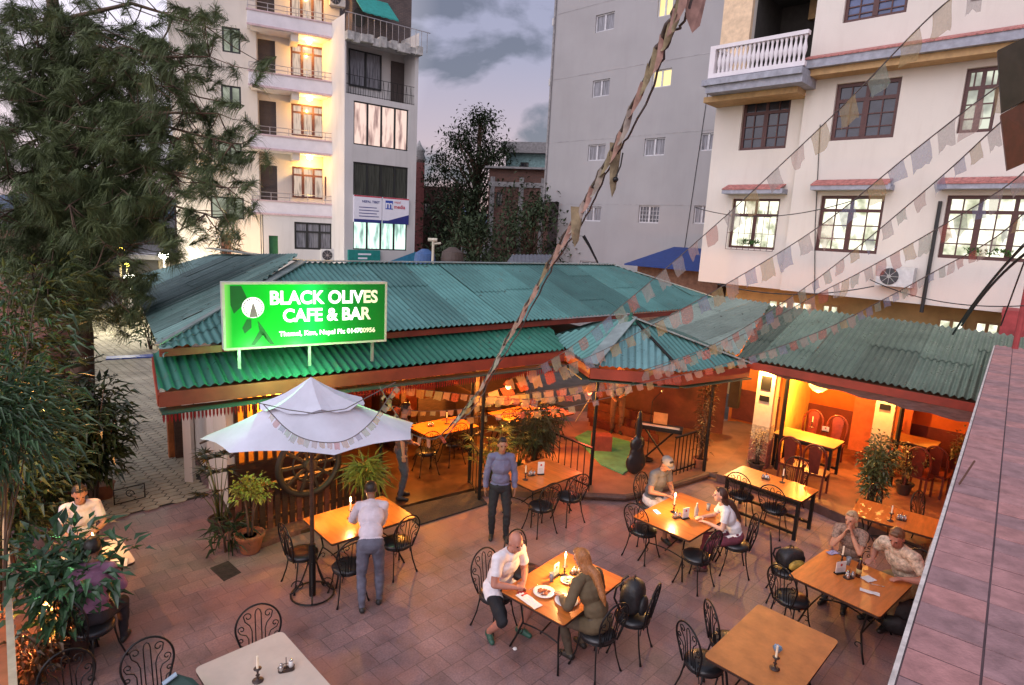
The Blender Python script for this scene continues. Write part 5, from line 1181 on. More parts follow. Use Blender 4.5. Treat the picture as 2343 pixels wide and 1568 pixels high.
WC=[None,None]
def wchair(u,v,face,label,z=PZ+.46,floor=PZ):
    p=at(u,v,z); rz=R_(face-90)
    if WC[0] is None:
        WC[0]=wood_chair0(label); WC[1]=subtree(WC[0]); WC[0].location=(p.x,p.y,floor); WC[0].rotation_euler=(0,0,rz); WC[0]['group']='wooden chairs of the dining rooms'; return
    dup(WC[0],(p.x,p.y,floor),rz,label,'wooden chairs of the dining rooms',WC[1])
def dtable(u,v,L,W,label):
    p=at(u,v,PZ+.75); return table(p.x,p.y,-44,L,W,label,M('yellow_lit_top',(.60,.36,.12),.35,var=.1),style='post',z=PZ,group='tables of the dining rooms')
dtable(1850,1000,1.25,.72,'yellow lit table of the first dining room between four wooden chairs')
dtable(2085,1005,1.0,.72,'yellow lit table of the second dining room behind the bushy potted plant')
wchair(1812,1058,48,'arched wooden chair in front of the first dining table, left one'); wchair(1868,1078,48,'arched wooden chair in front of the first dining table, right one')
wchair(1850,1000,-130,'arched wooden chair behind the first dining table, left one'); wchair(1905,1015,-130,'arched wooden chair behind the first dining table, right one')
wchair(2105,1085,40,'arched wooden chair of the second dining room, left one'); wchair(2143,1082,40,'arched wooden chair of the second dining room, right one beside the brick wall')
# ------------------------------------------------------------------ small things on the tables
m_flame=M('flame',(1,.7,.3),.5,emit=(1,.60,.18),es=60); m_wax=M('wax',(.8,.72,.6),.5,emit=(1,.6,.25),es=.15); m_iron=M('wrought_iron',(.05,.03,.025),.5)
m_china=M('white_china',(.78,.76,.74),.25,var=.04); m_steel=M('steel',(.5,.48,.46),.25,.8); m_paper=M('white_paper',(.78,.76,.74),.8,var=.05)
def candle(u,v,z,label,lit=False,pw=20):
    p=at(u,v,z); t=thing('candlestick',label,'candlestick',p); 
    q=MB(); q.lathe([(.05,0),(.052,.006),(.03,.012),(.01,.02),(.008,.05),(.02,.06),(.008,.075),(.012,.11),(.035,.125),(.037,.13),(.014,.133)],n=14); q.obj('holder',m_iron,t,smooth=True)
    q=MB(); hh=.13; q.lathe([(.011,.128),(.0105,.128+hh),(.004,.133+hh)],n=10); q.obj('candle',m_wax,t)
    if lit:
        q=MB(); q.lathe([(.002,.0),(.011,.014),(.012,.024),(.006,.045),(.001,.062)],c=(0,0,.135+hh),n=10); q.obj('flame',m_flame,t,smooth=True)
        lamp('candle_light','POINT',(0,0,0),pw,(1,.50,.16),.03).location=Vector(p)+Vector((0,0,.20+hh))
    return t
def caddy(u,v,z,label,n=3,rz=.4):
    p=at(u,v,z); t=thing('condiment_set',label,'condiment set',p,rz)
    q=MB(); q.tube([(math.cos(a)*.075,math.sin(a)*.045,.03) for a in [2*math.pi*k/18 for k in range(18)]],.004,5,closed=True); q.tube([(0,0,.0),(0,0,.13)],.004,5); q.slab([(x,y,.006) for x,y in rrect(.15,.09,.03)],.006); q.obj('rack',m_iron,t)
    for i in range(n):
        x=-.045+.045*i*(2/(max(1,n-1))) ; q=MB(); q.lathe([(.022,.007),(.026,.03),(.024,.06),(.016,.07)],c=(x,.018*(1 if i%2 else -1),0),n=12); j=q.obj('pot',m_china if i%2 else m_steel,t,smooth=True)
        q=MB(); q.lathe([(.017,.0705),(.014,.085),(.004,.09)],c=(x,.018*(1 if i%2 else -1),0),n=10); q.obj('lid',m_steel,j,smooth=True)
    return t
def card(u,v,z,label,rz,w=.12,h=.2,red=True):
    p=at(u,v,z); t=thing('menu_card',label,'menu card',p,rz)
    q=MB(); q.box(-w/2,-.03,0,w/2,.03,.018); q.obj('stand',m_black,t)
    q=MB(); q.box(-w/2,-.004,.018,w/2,.004,h+.018); c=q.obj('card',m_paper,t)
    q=MB(); q.lathe([(.018,0),(.018,.001)],n=12); q.v=[(x-.0,-.0055-z_,y+h*.82) for x,y,z_ in q.v]; q.obj('red_mark',M('red_ink',(.5,.04,.03),.6),c)
    q=MB(); [q.box(-w*.36,-.0055,h*(.2+.1*i),w*(.34-.06*(i%2)),-.0042,h*(.215+.1*i)) for i in range(4)]; q.obj('printed_line',M('grey_ink',(.25,.22,.25),.6),c)
    return t
def flat(u,v,z,w,l,rz,label,cat='napkin',mat=None,name='napkin',n=6):
    p=at(u,v,z+.004); q=MB(); V=[];Fc=[]
    for i in range(n+1):
        for j in range(n+1): V.append(((i/n-.5)*w,(j/n-.5)*l,.004+.008*noise.noise(Vector((i*.6+u,j*.6,0)))))
    for i in range(n):
        for j in range(n): Fc.append((i*(n+1)+j,(i+1)*(n+1)+j,(i+1)*(n+1)+j+1,i*(n+1)+j+1))
    q.add(V,Fc); q.add([(x,y,z_-.003) for x,y,z_ in V],[tuple(reversed(f)) for f in Fc]); o=q.obj(name,mat or m_paper,loc=p,rz=rz); return tag(o,label,cat)
def plate(u,v,z,r,label,foodcol):
    p=at(u,v,z); t=thing('plate',label,'plate',p)
    q=MB(); q.lathe([(r*.5,0),(r*.65,.004),(r,.018),(r*.99,.021),(r*.64,.008),(.01,.007)],n=28); q.obj('dish',m_china,t,smooth=True)
    q=MB(); 
    for i in range(26):
        a=random.uniform(0,6.28); d=r*.5*random.random()**.5; s_=random.uniform(.008,.018); q.ell((math.cos(a)*d-r*.05,math.sin(a)*d,.012+s_*.4),(s_*1.4,s_,s_*.7),6)
    q.obj('food',M('food_'+foodcol,{'red':(.35,.10,.04),'green':(.12,.12,.04),'rice':(.5,.45,.30)}[foodcol],.7,var=.7,scale=30),t)
    return t
def bottle(u,v,z,label,mat,h=.24,r=.032,cap=None,lab=None):
    p=at(u,v,z); t=thing('bottle',label,'bottle',p)
    q=MB(); q.lathe([(r*.9,0),(r,.01),(r,h*.58),(r*.45,h*.76),(r*.36,h*.95)],n=14); q.obj('body',mat,t,smooth=True)
    q=MB(); q.lathe([(r*.4,h*.951),(r*.4,h),(r*.1,h+.002)],n=10); q.obj('cap',cap or m_paper,t)
    if lab: q=MB(); q.lathe([(r*1.02,h*.2),(r*1.02,h*.45)],n=14); q.obj('paper_label',lab,t,smooth=True)
    return t
m_clear=M('clear_plastic',(.55,.6,.65),.1,trans=.6,spec=.6,var=.05); m_beer=M('brown_glass',(.06,.015,.005),.1,spec=.8)
TZ=.752
# table 1
candle(590,1558,TZ,'small iron candlestick with an unlit pink candle on the cream table'); caddy(655,1532,TZ,'chrome and red pepper pots on the cream table',2)
candle(802,1186,TZ,'burning candle on the umbrella table beside the leaning waiter',True,16)
candle(1291,1318,TZ,'tall burning candle on the table with the plates of food',True,22)
caddy(1316,1312,TZ,'condiment pots beside the burning candle, on the table with the plates',3); 
plate(1245,1357,TZ,.135,'white plate with red food in front of the bald man','red'); plate(1296,1377,TZ,.14,'white plate with green salad nearest to the long haired person','green'); plate(1300,1330,TZ,.10,'smaller white plate beside the burning candle','rice')
card(1272,1318,TZ,'white folded napkin card standing beside the plates',.9,.11,.15)
flat(1210,1374,TZ,.13,.34,R_(40),'long printed menu sheet lying on the corner of the plates table','menu',m_paper,'menu_sheet'); flat(1195,1358,TZ,.10,.10,R_(45),'red folded leaflet under the menu sheet','leaflet',MT['red_ink'],'leaflet')
flat(1350,1325,TZ,.03,.05,.3,'small lighter colored packet on the plates table','packet',m_steel,'packet') if 0 else None
candle(1202,1098,TZ,'unlit white candle on the table behind the standing waiter'); caddy(1216,1088,TZ,'white condiment pots on the table behind the standing waiter',3); card(1237,1086,TZ,'white menu card standing on the table behind the standing waiter',.25,.12,.22)
candle(1541,1172,TZ,'burning candle on the table with the water bottle',True,20); caddy(1548,1184,TZ,'dark condiment pots by the candle on the water bottle table',3); card(1568,1187,TZ,'white menu card standing by the water bottle',.5,.13,.16)
bottle(1592,1184,TZ,'clear plastic water bottle on the table of the young woman',m_clear,.24,.033); 
p=at(1620,1168,TZ); q=MB(); q.lathe([(.026,0),(.032,.11),(.030,.11),(.024,.006)],n=14); tag(q.obj('drinking_glass',m_clear,loc=p,smooth=True),'clear drinking glass between the water bottle and the young woman','glass')
flat(1503,1172,TZ,.07,.14,.3,'glowing phone held by the man in the cap','phone',M('phone_screen',(.1,.2,.2),.3,emit=(.25,.8,.8),es=1.6),'phone',1)
candle(1790,1104,TZ,'unlit candle on a dark stick on the long black legged table'); caddy(1752,1096,TZ,'steel condiment pots on the long black legged table',3,-.6)
candle(1772,1530,TZ,'pewter candlestick with a stub, alone on the bare worn table'); 
p=at(1778,1492,TZ); t=thing('sugar_bowl','small glass bowl with blue and white packets on the bare worn table','bowl',p); q=MB(); q.lathe([(.02,0),(.03,.01),(.05,.05),(.048,.05),(.02,.012)],n=14); q.obj('dish',m_clear,t,smooth=True); q=MB(); [q.box(-.03+.012*i,-.02,.02,-.024+.012*i,.02,.075+.008*(i%2),rz=.2*i) for i in range(5)]; q.obj('packets',M('blue_packet',(.25,.4,.6),.6,var=.7,scale=40),t)
candle(1925,1290,TZ,'white pillar candle by the menu card on the beer bottle table'); card(1922,1312,TZ,'yellowish menu card on the beer bottle table',.3,.16,.15); bottle(1963,1320,TZ,'brown beer bottle on the table beside the brick wall',m_beer,.26,.034,M('gold_cap',(.5,.35,.1),.4),M('gold_label',(.55,.40,.15),.6)); caddy(1942,1322,TZ,'condiment pots between the menu card and the beer bottle',3)
flat(1987,1325,TZ,.16,.13,.4,'crumpled white napkin right of the beer bottle'); flat(1990,1355,TZ,.22,.08,R_(-30),'white cutlery sleeve at the right corner of the beer bottle table'); flat(1905,1265,TZ,.17,.09,.4,'blue and white leaflet at the back of the beer bottle table','leaflet',M('blue_leaflet',(.3,.32,.55),.7,var=.6,scale=30),'leaflet')
candle(2037,1192,TZ,'unlit candle on the half hidden table behind the grey haired woman'); caddy(2062,1190,TZ,'row of condiment pots on the half hidden table',4,-.5)
candle(1022,970,.815,'white candle on the brightly lit inside table'); caddy(985,975,.815,'condiment pots on the brightly lit inside table',3); caddy(1196,930,.815,'condiment pots on the inside table under the pendant lamp',3)
candle(1857,978,PZ+TZ,'white candle on the first dining table'); card(1888,988,PZ+TZ,'white folded card on the first dining table',-.6,.14,.10); candle(2060,985,PZ+TZ,'candle on the table of the second dining room')
flat(270,1290,.722,.2,.2,.5,'crumpled white napkin on the small cream table at the left'); candle(215,1275,.722,'burning candle hidden behind the rubber plant leaves',True,9)
def glass(u,v,z,label):
    p=at(u,v,z); q=MB(); q.lathe([(.026,0),(.033,.11),(.031,.11),(.024,.006)],n=14); tag(q.obj('drinking_glass',m_clear,loc=p,smooth=True),label,'glass')
glass(1335,1318,TZ,'drinking glass at the back of the plates table, right of the candle'); glass(1262,1330,TZ,'drinking glass between the bald man and the white plates'); glass(1940,1292,TZ,'drinking glass behind the menu card on the beer bottle table')
def cutlery(u,v,z,rz,label):
    p=at(u,v,z); q=MB(); q.tube([(-.09,0,.004),(.03,0,.005),(.045,0,.006)],[.004,.003,.003],5); q.ell((.065,0,.006),(.022,.011,.003),8); tag(q.obj('spoon',m_steel,loc=p,rz=rz,smooth=True),label,'spoon')
cutlery(1222,1345,TZ,.8,'steel spoon left of the red food plate'); cutlery(1330,1372,TZ,1.2,'steel spoon right of the green salad plate'); cutlery(2008,1340,TZ,-.4,'steel spoon beside the crumpled napkin on the beer bottle table')
q=MB(); p=at(1178,1488,0); q.ell((0,0,.02),(.03,.025,.02),8); q.v=[(x+.006*noise.noise(Vector((x*90,y*90,z*90))),y,z) for x,y,z in q.v]; tag(q.obj('paper_scrap',m_paper,loc=p),'small crumpled white paper on the paving below the bald man','litter')
# bags
def backpack(p,rz,label,w=.30,d=.2,h=.42,accent=None):
    t=thing('backpack',label,'bag',p,rz); q=MB(); K=10
    q.ell((0,0,h/2),(w/2,d/2,h/2),14)
    q.v=[(max(-w*.46,min(w*.46,x*1.25))+.01*noise.noise(Vector((x*9,y*9,z*9))),max(-d*.46,min(d*.46,y*1.3)),max(0.0,z)+.012*noise.noise(Vector((x*12,y*12,z*12+4)))) for x,y,z in q.v]
    m_bag=M('black_nylon',(.02,.02,.022),.5,var=.4,scale=20,bump=.5,bscale=40); q.obj('sack',m_bag,t,smooth=True)
    q=MB(); q.ell((0,-d*.52,h*.33),(w*.36,d*.22,h*.26),10); q.obj('front_pocket',accent or m_bag,t,smooth=True)
    for s_ in (-1,1): q=MB(); q.tube([(s_*w*.25,d*.4,h*.9),(s_*w*.3,d*.7,h*.7),(s_*w*.32,d*.75,h*.4),(s_*w*.28,d*.45,h*.1)],.014,5); q.obj('strap',m_bag,t,smooth=True)
    q=MB(); q.tube([(-.04,0,h*.97),(-.03,0,h*1.06),(.03,0,h*1.06),(.04,0,h*.97)],.009,5); q.obj('handle',m_bag,t)
    return t
backpack((P3c.x-.02,P3c.y+.0,.505),R_(60),'black backpack standing on the iron chair right of the long haired person',.34,.26,.46)
backpack((P8a.x+.03,P8a.y,.505),R_(20),'black bag with a yellow patch on the iron chair left of the beer bottle table',.40,.25,.30,M('yellow_patch',(.45,.28,.05),.6,var=.6,scale=12))
pb=at(2045,1440,0); backpack((pb.x,pb.y,0),R_(-30),'large black bag with a red light lying by the foot of the brick wall',.5,.35,.5)
# instruments on the stage
def stage_things():
    p=at(1452,1085,.12); t=thing('guitar_case','black guitar case standing upright beside the green carpet','guitar case',p,R_(20)); q=MB()
    q.ell((0,0,.27),(.24,.10,.27),16); q.ell((0,0,.46),(.17,.09,.22),14); q.ell((0,0,.66),(.18,.09,.19),14); q.ell((0,0,1.0),(.075,.06,.42),12)
    gm=vox(q,.02,'body'); gm.materials.append(m_seat); gm.polygons.foreach_set('use_smooth',[True]*len(gm.polygons)); o=bpy.data.objects.new('body',gm); COL.objects.link(o); o.parent=t; q=MB(); q.tube([(-.05,-.09,.55),(-.02,-.14,.62),(.02,-.14,.68),(.05,-.08,.75)],.012,6); q.obj('handle',m_seat,t)
    p=at(1500,1060,.15); t=thing('keyboard','black electronic keyboard on a folding stand on the stage','keyboard',p,R_(-20)); q=MB(); q.box(-.5,-.16,.78,.5,.14,.87); q.obj('body',m_black,t); q=MB(); q.box(-.44,-.15,.871,.44,-.03,.879); k=q.obj('keys',m_china,t)
    for s_ in (-1,1): q=MB(); q.bar((s_*.35,-.12,0),(-s_*.35,.08,.779),.03); q.obj('stand_leg',m_black,t)
    q=MB(); q.box(-.15,.10,.871,.15,.12,1.12); q.obj('music_stand',M('orange_sheet',(.6,.3,.1),.7),t)
    p=at(1480,1052,.15); t=thing('microphone_stand','thin microphone stand at the left of the keyboard','stand',p); q=MB(); q.tube([(0,0,0),(0,0,1.35)],.01,6); q.tube([(0,0,1.35),(.18,.05,1.55)],.008,6); q.obj('pole',m_black,t); q=MB(); q.lathe([(.14,0),(.14,.02),(.02,.03)],n=14); q.obj('base',m_black,t); q=MB(); q.ell((.2,.055,1.57),(.025,.025,.035)); q.obj('microphone',m_steel,t,smooth=True)
    p=at(1330,955,.12); t=thing('cue_stick','thin pale wooden stick leaning beside the corner post','stick',p); q=MB(); a=aty(1317,965,12.3); b=aty(1350,912,12.0); q.tube([a-t.location,b-t.location],.012,6); q.obj('shaft',M('pale_wood',(.5,.3,.15),.6),t)
    for u,v,l in ((1462,965,'portrait poster with an orange face hanging behind the keyboard'),(1408,950,'dark blue poster on the stage back panel')):
        pass
stage_things()
# dark folded parasol edge at the bottom
p=at(395,1600,.9); t=thing('folded_parasol','dark green folded cloth with a pale blue edge at the bottom left edge','parasol',(p.x,p.y,0)); q=MB(); P=[at(370,1568,.95),at(405,1542,1.0),at(440,1552,.95),at(480,1590,.85),at(430,1640,.8),at(360,1620,.85)]; q.slab(P,.06); q.obj('cloth',M('dark_green_cloth',(.02,.05,.04),.6,var=.5),t,world=True)
q=MB(); q.bar(at(372,1566,.97),at(404,1542,1.02),.05,.01); q.obj('edge_band',M('pale_blue_band',(.3,.4,.5),.5),t,world=True); q=MB(); q.tube([(p.x,p.y,0),(p.x,p.y,.85)],.02,6); q.obj('pole',m_black,t,world=True)
# drain cover
q=MB(); c=[at(*w,.005) for w in ((480,1300),(522,1283),(552,1310),(512,1330))]; q.slab(c,.004); tag(q.obj('drain_cover',M('rusty_iron',(.045,.03,.025),.7,var=.5,scale=12,bump=.6)),'square rusty drain cover in the paving left of the umbrella foot','drain cover')
# ------------------------------------------------------------------ people
def ik(a,c,l1,l2,pole):
    d=c-a; L=d.length
    if L>(l1+l2)*.995: c=a+d*((l1+l2)*.995/L); d=c-a; L=d.length
    x=(l1*l1-l2*l2+L*L)/(2*L); h=math.sqrt(max(0,l1*l1-x*x)); u=d/L; p=(pole-u*pole.dot(u)).normalized()
    return a+u*x+p*h,c
def capsule(mb,a,b,ra,rb,n=10):
    a,b=Vector(a),Vector(b); d=(b-a); L=max(d.length,1e-4); d/=L; pts=[];rr=[]
    for t in (-1,-.8,-.45,0): pts.append(a+d*ra*t*1.0); rr.append(ra*math.sqrt(max(0.003,1-t*t)))
    for t in (0,.45,.8,1): pts.append(b+d*rb*t); rr.append(rb*math.sqrt(max(0.003,1-t*t)))
    pts[4]=b+d*1e-3
    mb.tube(pts,rr,n)
def submesh(me,mask,off,name,mat,parent,wr=.004,ws=14,loose=None):
    nv=len(me.vertices); co=np.empty(nv*3); me.vertices.foreach_get('co',co); co=co.reshape(-1,3); no=np.empty(nv*3); me.vertices.foreach_get('normal',no); no=no.reshape(-1,3)
    F=[tuple(p.vertices) for p,k in zip(me.polygons,mask) if k]
    if not F: return None
    used=sorted({i for f in F for i in f}); mp={u:i for i,u in enumerate(used)}; V=[]
    for u in used:
        p=co[u]; n_=no[u]; o_=off+wr*noise.noise(Vector(p)*ws)+wr*.6*noise.noise(Vector((p[0]*16+p[2]*9,p[1]*16,p[2]*15)))
        if loose: o_+=loose(p)
        V.append(p+n_*o_)
    q=bpy.data.meshes.new(name); q.from_pydata([tuple(v) for v in V],[],[tuple(mp[i] for i in f) for f in F]); q.materials.append(mat); q.polygons.foreach_set('use_smooth',[True]*len(F)); q.update()
    o=bpy.data.objects.new(name,q); COL.objects.link(o); o.parent=parent; return o
def person(label,x,y,face,pose='sit',z=0,h=1.72,lean=8,side=0,turn=0,head=(0,0),hands=None,feet=None,skin=(.42,.24,.17),shirt=(.5,.5,.5),pants=(.05,.05,.06),shoe=(.02,.02,.02),sleeve='short',legs='long',hair='short',hairc=(.02,.015,.012),build=1,vs=.0085,cap=None,seat=.50,curl=.5,shirt_long=0,smat=None):
    k=h/1.72; rt=thing('person',label,'person',(x,y,z),R_(face-90))
    P=[]   # primitives: (kind,a,b,ra,rb,region)
    mb=MB()
    def cap_(a,b,ra,rb,reg,n=12): P.append((Vector(a),Vector(b),ra,rb,reg)); capsule(mb,a,b,ra,rb,n)
    def ell(c,r,reg,mat=None): 
        P.append((Vector(c),Vector(c)+Vector((0,0,1e-3)),min(r)*.5+max(r)*.5,min(r)*.5+max(r)*.5,reg)); mb.ell(c,r,14,mat)
    sit=pose=='sit'; pz=(seat+.095*k) if sit else .93*k
    pel=Vector((0,0 if sit else 0,pz)); a=R_(lean); sd=R_(side)
    up=Vector((math.sin(sd),math.sin(a),math.cos(a))).normalized(); tw=Matrix.Rotation(R_(turn),3,up); rx=(tw@Vector((1,0,0))); rx=(rx-up*rx.dot(up)).normalized(); fy=up.cross(rx)
    B=Matrix((rx,fy,up)).transposed()   # torso frame
    waist=pel+up*.15*k; a2=R_(lean*1.35); up2=(Vector((math.sin(sd),math.sin(a2),math.cos(a2)))).normalized(); chest=waist+up2*.21*k; nb=chest+up2*.19*k; 
    bw=build
    ell(pel,(.165*k*bw,.115*k*bw,.115*k),'pants',B); cap_(pel+Vector((-.07*k,0,0)),pel+Vector((.07*k,0,0)),.10*k*bw,.10*k*bw,'pants')
    ell(waist,(.145*k*bw,.108*k*bw,.14*k),'shirt',B); ell(chest,(.165*k*bw,.115*k*bw,.165*k),'shirt',B); ell(nb-up2*.05*k,(.13*k*bw,.085*k,.07*k),'shirt',B)
    sh=[nb-up2*.045*k+rx*s_*.165*k*bw for s_ in (-1,1)]
    for s_ in (0,1): cap_(nb-up2*.02*k,sh[s_],.055*k,.055*k*bw,'shirt')
    yaw,pit=head; Hm=Matrix.Rotation(R_(yaw),3,'Z')@Matrix.Rotation(R_(pit),3,'X')   # pitch<0 looks down
    hup=(up2*.6+Vector((0,0,.4))).normalized(); hc=nb+hup*.10*k+(Hm@Vector((0,.035,.08)))*k
    cap_(nb-up2*.03*k,hc-Vector((0,0,.05*k))+Hm@Vector((0,-.02,0)),.056*k,.05*k,'skin')
    Q=lambda x_,y_,z_: hc+Hm@Vector((x_*k,y_*k,z_*k))
    ell(Q(0,-.008,.02),(.077*k,.096*k,.098*k),'head',Hm); ell(Q(0,.022,-.045),(.056*k,.066*k,.066*k),'head',Hm); ell(Q(0,.05,-.085),(.03*k,.03*k,.026*k),'head',Hm)
    capsule(mb,Q(0,.084,.012),Q(0,.105,-.022),.010*k,.015*k,8)
    for s_ in (-1,1): mb.ell(Q(s_*.078,-.008,-.008),(.012*k,.022*k,.032*k),8,Hm); mb.ell(Q(s_*.032,.078,.028),(.024*k,.012*k,.010*k),8,Hm)
    mb.ell(Q(0,.086,-.052),(.026*k,.012*k,.010*k),8,Hm)
    # arms
    hands=hands or [(-.24,.02,.0),(.24,.02,.0)]
    for s_,hd in zip((0,1),hands):
        sg=-1 if s_==0 else 1; S=sh[s_]; tgt=Vector(hd[:3]) if sit or len(hd)>3 or hd[2]>.2 else Vector((sg*.26*k,.02,.80*k))
        pole=Vector((sg*.7,-.45,-.6)); E,Wp=ik(S,tgt,.285*k,.25*k,pole); m_=S.lerp(E,.62)
        cap_(S,m_,.053*k*bw,.046*k*bw,'shirt'); cap_(m_,E,.046*k*bw,.040*k*bw,'shirt' if sleeve=='long' else 'skin')
        m2=E.lerp(Wp,.45); cap_(E,m2,.040*k*bw,.037*k*bw,'shirt' if sleeve=='long' else 'skin'); cap_(m2,Wp,.036*k*bw,.026*k,'shirt' if sleeve=='long' else 'skin')
        fd=(Wp-E).normalized()
        if len(hd)>3: fd=(fd*.3+Vector(hd[3])).normalized()
        pn=Vector((0,0,-1)) if abs(fd.z)<.75 else Vector((-sg,0,0)); pn=(pn-fd*pn.dot(fd)).normalized(); sdv=fd.cross(pn); 
        th=1 if sdv.x*sg<0 else -1
        pc=Wp+fd*.045*k; Hh=Matrix((sdv,pn,fd)).transposed(); P.append((Wp,pc+fd*.09,.03,.03,'skin')); mb.ell(pc,(.040*k,.016*k,.050*k),12,Hh)
        for i,(o_,L_) in enumerate(((-.030,.062),(-.010,.075),(.011,.072),(.030,.055))):
            o_=-o_*th; b=pc+fd*.038*k+sdv*o_*k; c1=curl*.5; p0=b
            for j,(fr,rr) in enumerate(((.45,.0098),(.32,.0092),(.23,.0085))):
                ang=c1*(j+1)*.9; d_=(fd*math.cos(ang)+pn*math.sin(ang)+sdv*o_*2).normalized(); p1=p0+d_*L_*fr*k; capsule(mb,p0,p1,rr*k,rr*.93*k,8); p0=p1
        b=Wp+fd*.018*k+sdv*th*.030*k; t1=b+(fd*.6+sdv*th*.7+pn*.25).normalized()*.034*k; t2=t1+(fd*.9+sdv*th*.15+pn*.4).normalized()*.03*k; capsule(mb,b,t1,.012*k,.0105*k,8); capsule(mb,t1,t2,.0105*k,.009*k,8)
    # legs
    if sit: feet=feet or [(-.13,.45,0),(.13,.45,0)]
    else: feet=feet or [(-.10,.02,0),(.10,.0,0)]
    for s_,ft in zip((0,1),feet):
        sg=-1 if s_==0 else 1; Hp=pel+Vector((sg*.088*k*bw,0,-.02*k)); an=Vector((ft[0],ft[1],.085*k+ft[2])); Kn,an=ik(Hp,an,.43*k,.41*k,Vector((sg*.25,1,.9 if sit else .1)))
        th_='pants'; m_=Hp.lerp(Kn,.78); cap_(Hp,m_,.083*k*bw,.065*k*bw,'pants'); cap_(m_,Kn,.063*k*bw,.056*k,'pants')
        lr='pants' if legs=='long' else 'skin'; m_=Kn.lerp(an,.12); cap_(Kn,m_,.056*k,.052*k,'pants' if legs!='bare' else 'skin')
        cap_(m_,Kn.lerp(an,.4),.052*k,.054*k,lr); cap_(Kn.lerp(an,.4),an,.053*k,.036*k,lr)
        out=Vector((sg*.18,1,0)).normalized() if len(ft)<4 else Vector(ft[3]).normalized()
        fr='shoe'; cap_(an+Vector((0,0,-.045*k))-out*.035*k,an+out*.13*k+Vector((0,0,-.058*k)),.036*k,.027*k,fr); cap_(an+Vector((0,0,-.035*k)),an+out*.07*k+Vector((0,0,-.045*k)),.036*k,.034*k,fr)
    me=vox(mb,vs,'body')
    sk=M('skin_%02d'%(int(skin[0]*100)),skin,.55,var=.10,scale=12,bump=.1,bscale=80)
    me.materials.append(sk); me.polygons.foreach_set('use_smooth',[True]*len(me.polygons))
    body=bpy.data.objects.new('body',me); COL.objects.link(body); body.parent=rt
    # nearest primitive of each face decides what covers it
    nf=len(me.polygons); c=np.empty(nf*3); me.polygons.foreach_get('center',c); c=c.reshape(-1,3); best=np.full(nf,1e9); reg=np.zeros(nf,int); names=['skin','head','shirt','pants','shoe']
    for (A,B_,ra,rb,rg) in P:
        a_=np.array(A); d_=np.array(B_)-a_; t=np.clip(((c-a_)@d_)/max(1e-9,d_@d_),0,1); dist=np.linalg.norm(c-(a_+t[:,None]*d_),axis=1)-(ra+(rb-ra)*t); m_=dist<best; best[m_]=dist[m_]; reg[m_]=names.index(rg)
    wpl=np.array(waist); un=np.array(up); hgt=(c-wpl)@un
    R3=reg==3
    near_=np.linalg.norm((c-np.array(pel))[:,:2],axis=1)<.21*build*k
    if shirt_long: R2=(reg==2)|((reg==3)&(hgt>-shirt_long)&near_)
    else: R2=(reg==2)|((reg==3)&(hgt>-.10*k)&(np.linalg.norm((c-np.array(pel))[:,:2],axis=1)<.2))
    sm=smat or M('cloth_%02d%02d%02d'%tuple(int(v*100) for v in shirt),shirt,.85,var=.14,scale=9,bump=.3,bscale=22)
    pm=M('trousers_%02d%02d%02d'%tuple(int(v*100) for v in pants),pants,.85,var=.25,scale=9,bump=.3,bscale=22); fm=M('shoe_%02d%02d%02d'%tuple(int(v*100) for v in shoe),shoe,.5,var=.2)
    submesh(me,R3,.010,'trousers' if legs=='long' else 'shorts',pm,rt,.009); submesh(me,R2,.015,'shirt',sm,rt,.010,12)
    
    an_=[np.array(q_[1]) for q_ in P if q_[4]=='shoe']; d0=np.minimum(*[np.linalg.norm(c-q_,axis=1) for q_ in an_[:2]]); d1=np.minimum(*[np.linalg.norm(c-q_,axis=1) for q_ in an_[2:4]])
    submesh(me,(reg==4)&(d0<=d1),.007,'shoe',fm,rt,.001); submesh(me,(reg==4)&(d0>d1),.007,'shoe',fm,rt,.001)
    # collar
    if sleeve=='long' or build>1.1:
        q=MB(); q.tube([nb+up2*.012*k+(rx*math.cos(t)+fy*math.sin(t))*.066*k+up2*(-.022 if math.sin(t)>.6 else 0)*k for t in [2*math.pi*i/20 for i in range(20)]],.012,6,closed=True); q.obj('collar',sm,rt,smooth=True)
    for s_ in (-1,1):
        q=MB(); q.ell(Q(s_*.031,.083,.006),(.013*k,.007*k,.007*k),8,Hm); q.obj('eye',M('eye_dark',(.02,.012,.01),.2),rt,smooth=True)
    q=MB(); q.ell(Q(0,.096,-.052),(.021*k,.006*k,.005*k),8,Hm); q.obj('mouth',M('lip',(.28,.09,.07),.5),rt,smooth=True)
    # hair
    if hair!='bald':
        hb=MB(); hb.ell(Q(0,-.026,.034),(.086*k,.094*k,.096*k),14,Hm); capsule(hb,Q(-.03,.05,.098),Q(.03,.05,.098),.026*k,.026*k)
        if hair in('long','pony','bob'):
            for s_ in (-1,1): capsule(hb,Q(s_*.066,-.02,.03),Q(s_*.070,-.03,-.09),.028*k,.022*k)
            capsule(hb,Q(0,-.07,.03),Q(0,-.075,-.10),.06*k,.06*k)
        if hair in('long',):
            st=Q(0,-.075,-.09); e1=nb-fy*.125*k+rx*.02; e2=chest-fy*.155*k*bw-up2*.06*k
            capsule(hb,st,e1,.058*k,.062*k); capsule(hb,e1,e2,.062*k,.040*k); capsule(hb,e2,e2-up2*.10*k,.040*k,.012*k)
            for s_ in (-1,1): capsule(hb,Q(s_*.06,-.04,-.08),nb-fy*.06*k+rx*s_*.06*k-up2*.08,.03*k,.02*k)
        if hair=='pony': capsule(hb,Q(0,-.11,0),Q(.01,-.15,-.10),.03*k,.03*k); capsule(hb,Q(.01,-.15,-.10),nb-fy*.12*k-up2*.10,.032*k,.012*k)
        hm_=vox(hb,.011,'hair'); V=np.empty(len(hm_.vertices)*3); hm_.vertices.foreach_get('co',V); V=V.reshape(-1,3)
